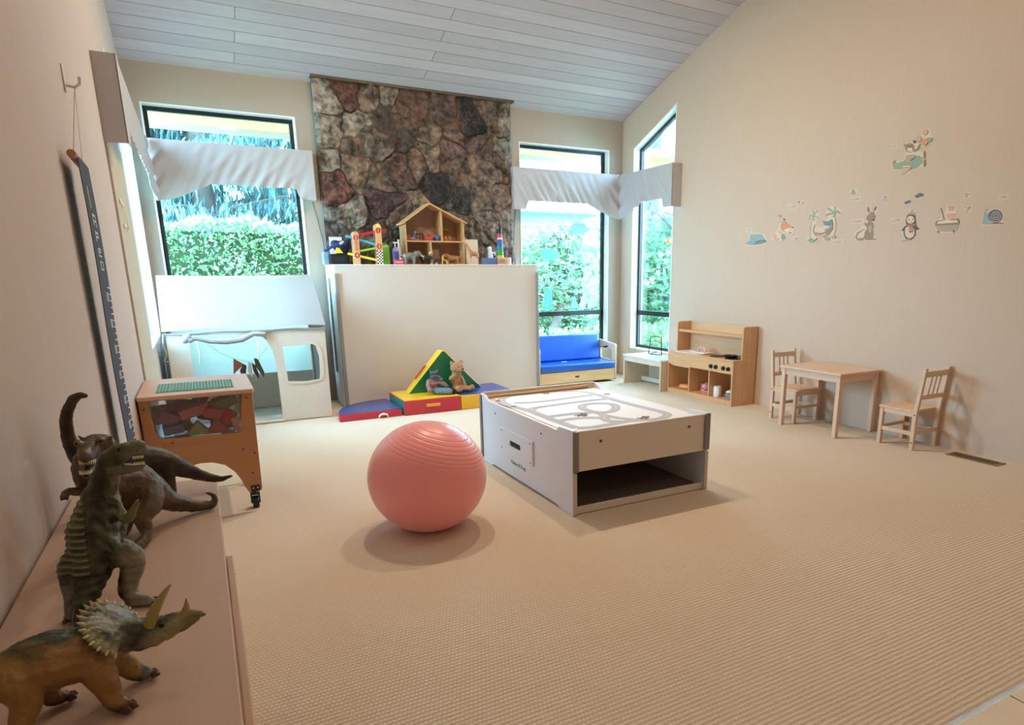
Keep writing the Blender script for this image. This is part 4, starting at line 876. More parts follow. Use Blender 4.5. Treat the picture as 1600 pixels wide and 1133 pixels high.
# soft blocks inside the tub
BC = {'dusty rose': '#b5606a', 'red': '#b03a48', 'plum': '#7b5467', 'slate blue': '#5f6488', 'olive green': '#8d9a5a', 'salmon': '#cf8b7c', 'crimson': '#a42e44', 'mauve': '#8c6a80', 'sage green': '#75875f', 'dark red': '#7e2a38'}
BL = [((-.235, 4.12, .595), (.11, .075, .075), (.2, .5, .3), 'plum', 'large plum block at the left of the front row'), ((-.10, 4.115, .62), (.15, .06, .055), (.1, -.25, .1), 'dusty rose', 'long dusty rose block lying across the middle'), ((.0, 4.115, .60), (.11, .06, .06), (.2, .3, .2), 'red', 'red block right of the middle, on top'),
 ((.065, 4.115, .575), (.07, .07, .07), (.3, .5, .5), 'crimson', 'crimson cube tilted on its corner at the right'), ((-.21, 4.115, .53), (.10, .07, .05), (.1, -.1, .1), 'slate blue', 'slate blue block low at the left'), ((-.09, 4.115, .525), (.10, .06, .06), (0, .6, 0), 'olive green', 'yellow-green wedge low in the middle'),
 ((.01, 4.115, .525), (.11, .07, .05), (.1, .2, .1), 'crimson', 'dark pink block low at the right of the wedge'), ((.10, 4.115, .53), (.035, .065, .075), (.1, -.2, .1), 'salmon', 'salmon block standing at the right end of the tub'), ((.06, 4.17, .65), (.12, .09, .055), (.1, -.3, .2), 'sage green', 'sage green block on top at the right'),
 ((-.27, 4.19, .60), (.05, .08, .09), (.2, .1, .3), 'dark red', 'dark red block against the left end'), ((-.13, 4.22, .63), (.11, .08, .06), (.3, .2, .4), 'mauve', 'mauve block behind the long rose one'), ((-.02, 4.22, .60), (.10, .1, .06), (.2, .1, .7), 'salmon', 'salmon block behind the middle'),
 ((-.06, 4.21, .67), (.05, .06, .06), (.2, .8, .7), 'slate blue', 'slate blue block poking up behind'), ((-.2, 4.32, .57), (.14, .1, .10), (.2, .1, .2), 'dusty rose', 'dusty rose block deeper at the left'), ((.0, 4.34, .57), (.14, .12, .10), (.1, .1, .9), 'plum', 'plum block deeper at the right'),
 ((-.15, 4.20, .53), (.1, .08, .07), (.1, .1, .5), 'dark red', 'dark red block at the bottom behind the wedge'), ((.04, 4.20, .53), (.12, .08, .07), (.1, .1, .2), 'red', 'red block at the bottom right, second row')]
for c, s, r, cn, lb in BL:
    b = MB(); 
    if 'wedge' in lb: b.prism([(-.06, -.032), (.06, -.032), (.0, .038)], 'y', -.035, .035); b.v = [tuple(Vector(v)+Vector(c)) for v in b.v]
    else: b.obox(c, s, r)
    tag(b.build('soft_block', mat('block_'+cn.replace(' ', '_'), BC[cn], .6, .08, (20, 20, 20)), bevel=.007, seg=3), lb, 'block', 'soft blocks in the clear tub')

# ================================================================ FOAM MATS
def vin(c, nm): return mat(nm, c, .32, bump=.0012, bs=(9, 9, 9), coat=.15)
VB = vin('#3a4a86', 'vinyl_navy'); VR = vin('#c32a3f', 'vinyl_red'); VY = vin('#eec227', 'vinyl_yellow'); VG = vin('#0f6b46', 'vinyl_green'); VBL = vin('#27439a', 'vinyl_blue')
t = thing('quarter_round_mat', 'low navy quarter-round foam mat with red side, leftmost of the climbing mats', 'foam mat', (1.34, 6.5, 0))
q = [(1.035, 6.255), (1.64, 6.255), (1.64, 6.88)]+[(1.64-.605*math.sin(a), 6.27+.61*math.cos(a)) for a in [math.radians(x) for x in (12, 24, 36, 48, 60, 70, 80)]]
b = MB(); b.prism(q, 'z', .0, .068); b.build('side', VR, t, bevel=.006); b = MB(); b.prism([(1.3375+(p[0]-1.3375)*.985, 6.52+(p[1]-6.52)*.985) for p in q], 'z', .0682, .0745); b.build('top', VB, t, bevel=.003)
b = MB(); b.tube(arcpts(1.44, .012, .035, 0, 180, 8) and [(1.40, 6.235, .006), (1.41, 6.235, .032), (1.445, 6.235, .042), (1.48, 6.235, .032), (1.49, 6.235, .006)], [.006, .01, .012, .01, .006], 8); b.build('handle', mat('white_strap', '#e9e4df', .7), t)
t = thing('rectangle_mat', 'yellow-topped foam block with red front and orange handle', 'foam mat', (1.945, 6.5, 0))
b = MB(); b.box(1.652, 2.238, 6.225, 6.80, 0, .147); bb = b.build('body', VR, t, bevel=.007)
b = MB(); b.box(1.6485, 1.6518, 6.232, 6.793, .006, .142); b.build('end', mat('vinyl_teal', '#1d6f62', .35), t)
b = MB(); b.box(1.657, 2.233, 6.23, 6.795, .1472, .153); b.build('top', VY, t, bevel=.003)
b = MB(); b.obox((1.945, 6.218, .085), (.145, .012, .03)); b.build('handle', mat('strap_orange', '#e8a93a', .6), t, bevel=.003)
t = thing('blue_block_mat', 'blue-topped foam block with yellow front, rightmost of the climbing mats', 'foam mat', (2.55, 6.5, 0))
b = MB(); b.box(2.246, 2.84, 6.235, 6.80, 0, .147); b.build('body', VY, t, bevel=.007)
b = MB(); b.prism([(2.25, 6.24), (2.836, 6.24), (2.836, 6.796), (2.25, 6.796)], 'z', .1472, .153); b.build('top', VBL, t, bevel=.003)
t = thing('triangle_mat', 'green foam triangle with yellow edge standing against the white box', 'foam mat', (2.16, 6.65, .1535))
b = MB(); b.prism([(1.80, .154), (2.60, .154), (2.205, .57), (2.18, .572)], 'y', 6.57, 6.575); b.build('front', VG, t)
b = MB(); b.prism([(1.797, .1537), (2.603, .1537), (2.21, .576), (2.178, .578)], 'y', 6.5755, 6.72); b.build('side', VY, t, bevel=.004)
Mh = Matrix.Translation((1.972, 6.65, .372)) @ Matrix.Rotation(-.838, 4, 'Y')
b = MB(); b.box(-.09, .09, -.014, .014, -.001, .012, Matrix.Translation((1.957, 6.645, .357)) @ Matrix.Rotation(-math.atan2(.424, .381), 4, 'Y')); b.build('handle', mat('strap_red', '#b33a2c', .6), t, bevel=.003)

# ================================================================ BOOKCASE WITH DINOSAURS
SHW = wood('shelf_ply', '#c4a896', 'y', .5, .08)
t = thing('low_bookcase', 'long low birch bookcase along the left wall carrying the dinosaurs', 'bookcase', (-.187, 1.2, 0))
b = MB(); b.box(-.354, -.016, .25, 2.045, .770, .79); b.build('top_panel', SHW, t, bevel=.003)
for y in (.27, 1.13, 2.02): b = MB(); b.box(-.35, -.022, y, y+.02, .0, .7695); b.build('side_panel', SHW, t)
for z in (.05, .40):
    b = MB(); b.box(-.345, -.024, .2905, 1.1295, z, z+.018); b.build('shelf_board', SHW, t); b = MB(); b.box(-.345, -.024, 1.1505, 2.0195, z, z+.018); b.build('shelf_board', SHW, t)
b = MB(); b.box(-.354, -.348, .2905, 2.0195, .068, .769); b.build('back_panel', SHW, t)
b = MB(); b.box(-.015, -.003, .25, 1.42, .735, .7885); b.build('edge_strip', wood('shelf_edge', '#caa58c', 'y'), t, bevel=.002)

# ================================================================ WALL HOOK AND GROWTH CHART
t = thing('wall_hook', 'white single wall hook high on the left wall', 'hook', (XL+.004, 3.42, 2.10))
b = MB(); b.box(XL+.0005, XL+.006, 3.405, 3.435, 2.065, 2.165); b.build('plate', mat('hook_white', '#d9cfc4', .4), t, bevel=.002)
b = MB(); b.tube([(XL+.006, 3.42, 2.09), (XL+.035, 3.42, 2.085), (XL+.052, 3.42, 2.10), (XL+.055, 3.42, 2.125)], [.006, .006, .006, .007], 8); b.build('arm', MATS['hook_white'], t)
t = thing('growth_chart', 'black canvas height chart on a wooden dowel hanging from a string on the left wall', 'height chart', (-.33, 3.24, .6))
b = MB(); b.tube([(-.322, 2.975, 1.765), (XL+.034, 3.42, 2.090), (-.322, 3.19, 1.757)], .0016, 5); b.build('string', mat('tan_string', '#b59a7c', .8), t)
b = MB(); b.cyl((-.324, 2.945, 1.770), (-.324, 3.225, 1.762), .0145, n=14); b.build('dowel', mat('dowel_wood', '#a87b55', .5), t, bevel=.002)
def chart(u, v): return (-.3085+.003*math.sin(v*7)+.004*(u-.5), 2.975+.235*u, 1.772-.014*u-v*1.12)
b = MB(); b.grid(chart, 8, 40, .003, (-1, 0, 0)); b.build('chart_cloth', mat('chart_black', '#3e4451', .8), t)
b = MB(); 
def mark(u0, u1, v0, v1):
    vs = []
    for (u, v) in ((u0, v0), (u1, v0), (u1, v1), (u0, v1)):
        p = chart(u, v); vs.append((p[0]+.0008, p[1], p[2]))
    b.add(vs, [(0, 1, 2, 3)])
for k in range(26): v = .40+k*.0228; mark(.80 if k % 4 else .70, .99, v, v+.0045)
for k in range(7): v = .42+k*.0912; mark(.50, .54, v, v+.03); mark(.58, .70, v, v+.006); mark(.58, .62, v, v+.03); mark(.66, .70, v, v+.03); mark(.58, .70, v+.026, v+.03)
for (u0, u1, v0, v1) in ((.35, .40, .08, .15), (.35, .65, .165, .172), (.35, .40, .165, .205), (.60, .65, .165, .205), (.35, .65, .185, .190), (.35, .40, .22, .255), (.35, .62, .222, .228), (.58, .62, .22, .24), (.35, .62, .237, .242), (.35, .38, .275, .30), (.35, .65, .275, .280), (.35, .6, .285, .29), (.35, .65, .298, .303), (.35, .40, .318, .345), (.35, .65, .318, .322), (.35, .65, .343, .347), (.60, .65, .318, .345)): mark(u0, u1, v0, v1)
b.build('chart_marks', mat('chart_white', '#d7dae0', .7), t, smooth=False)

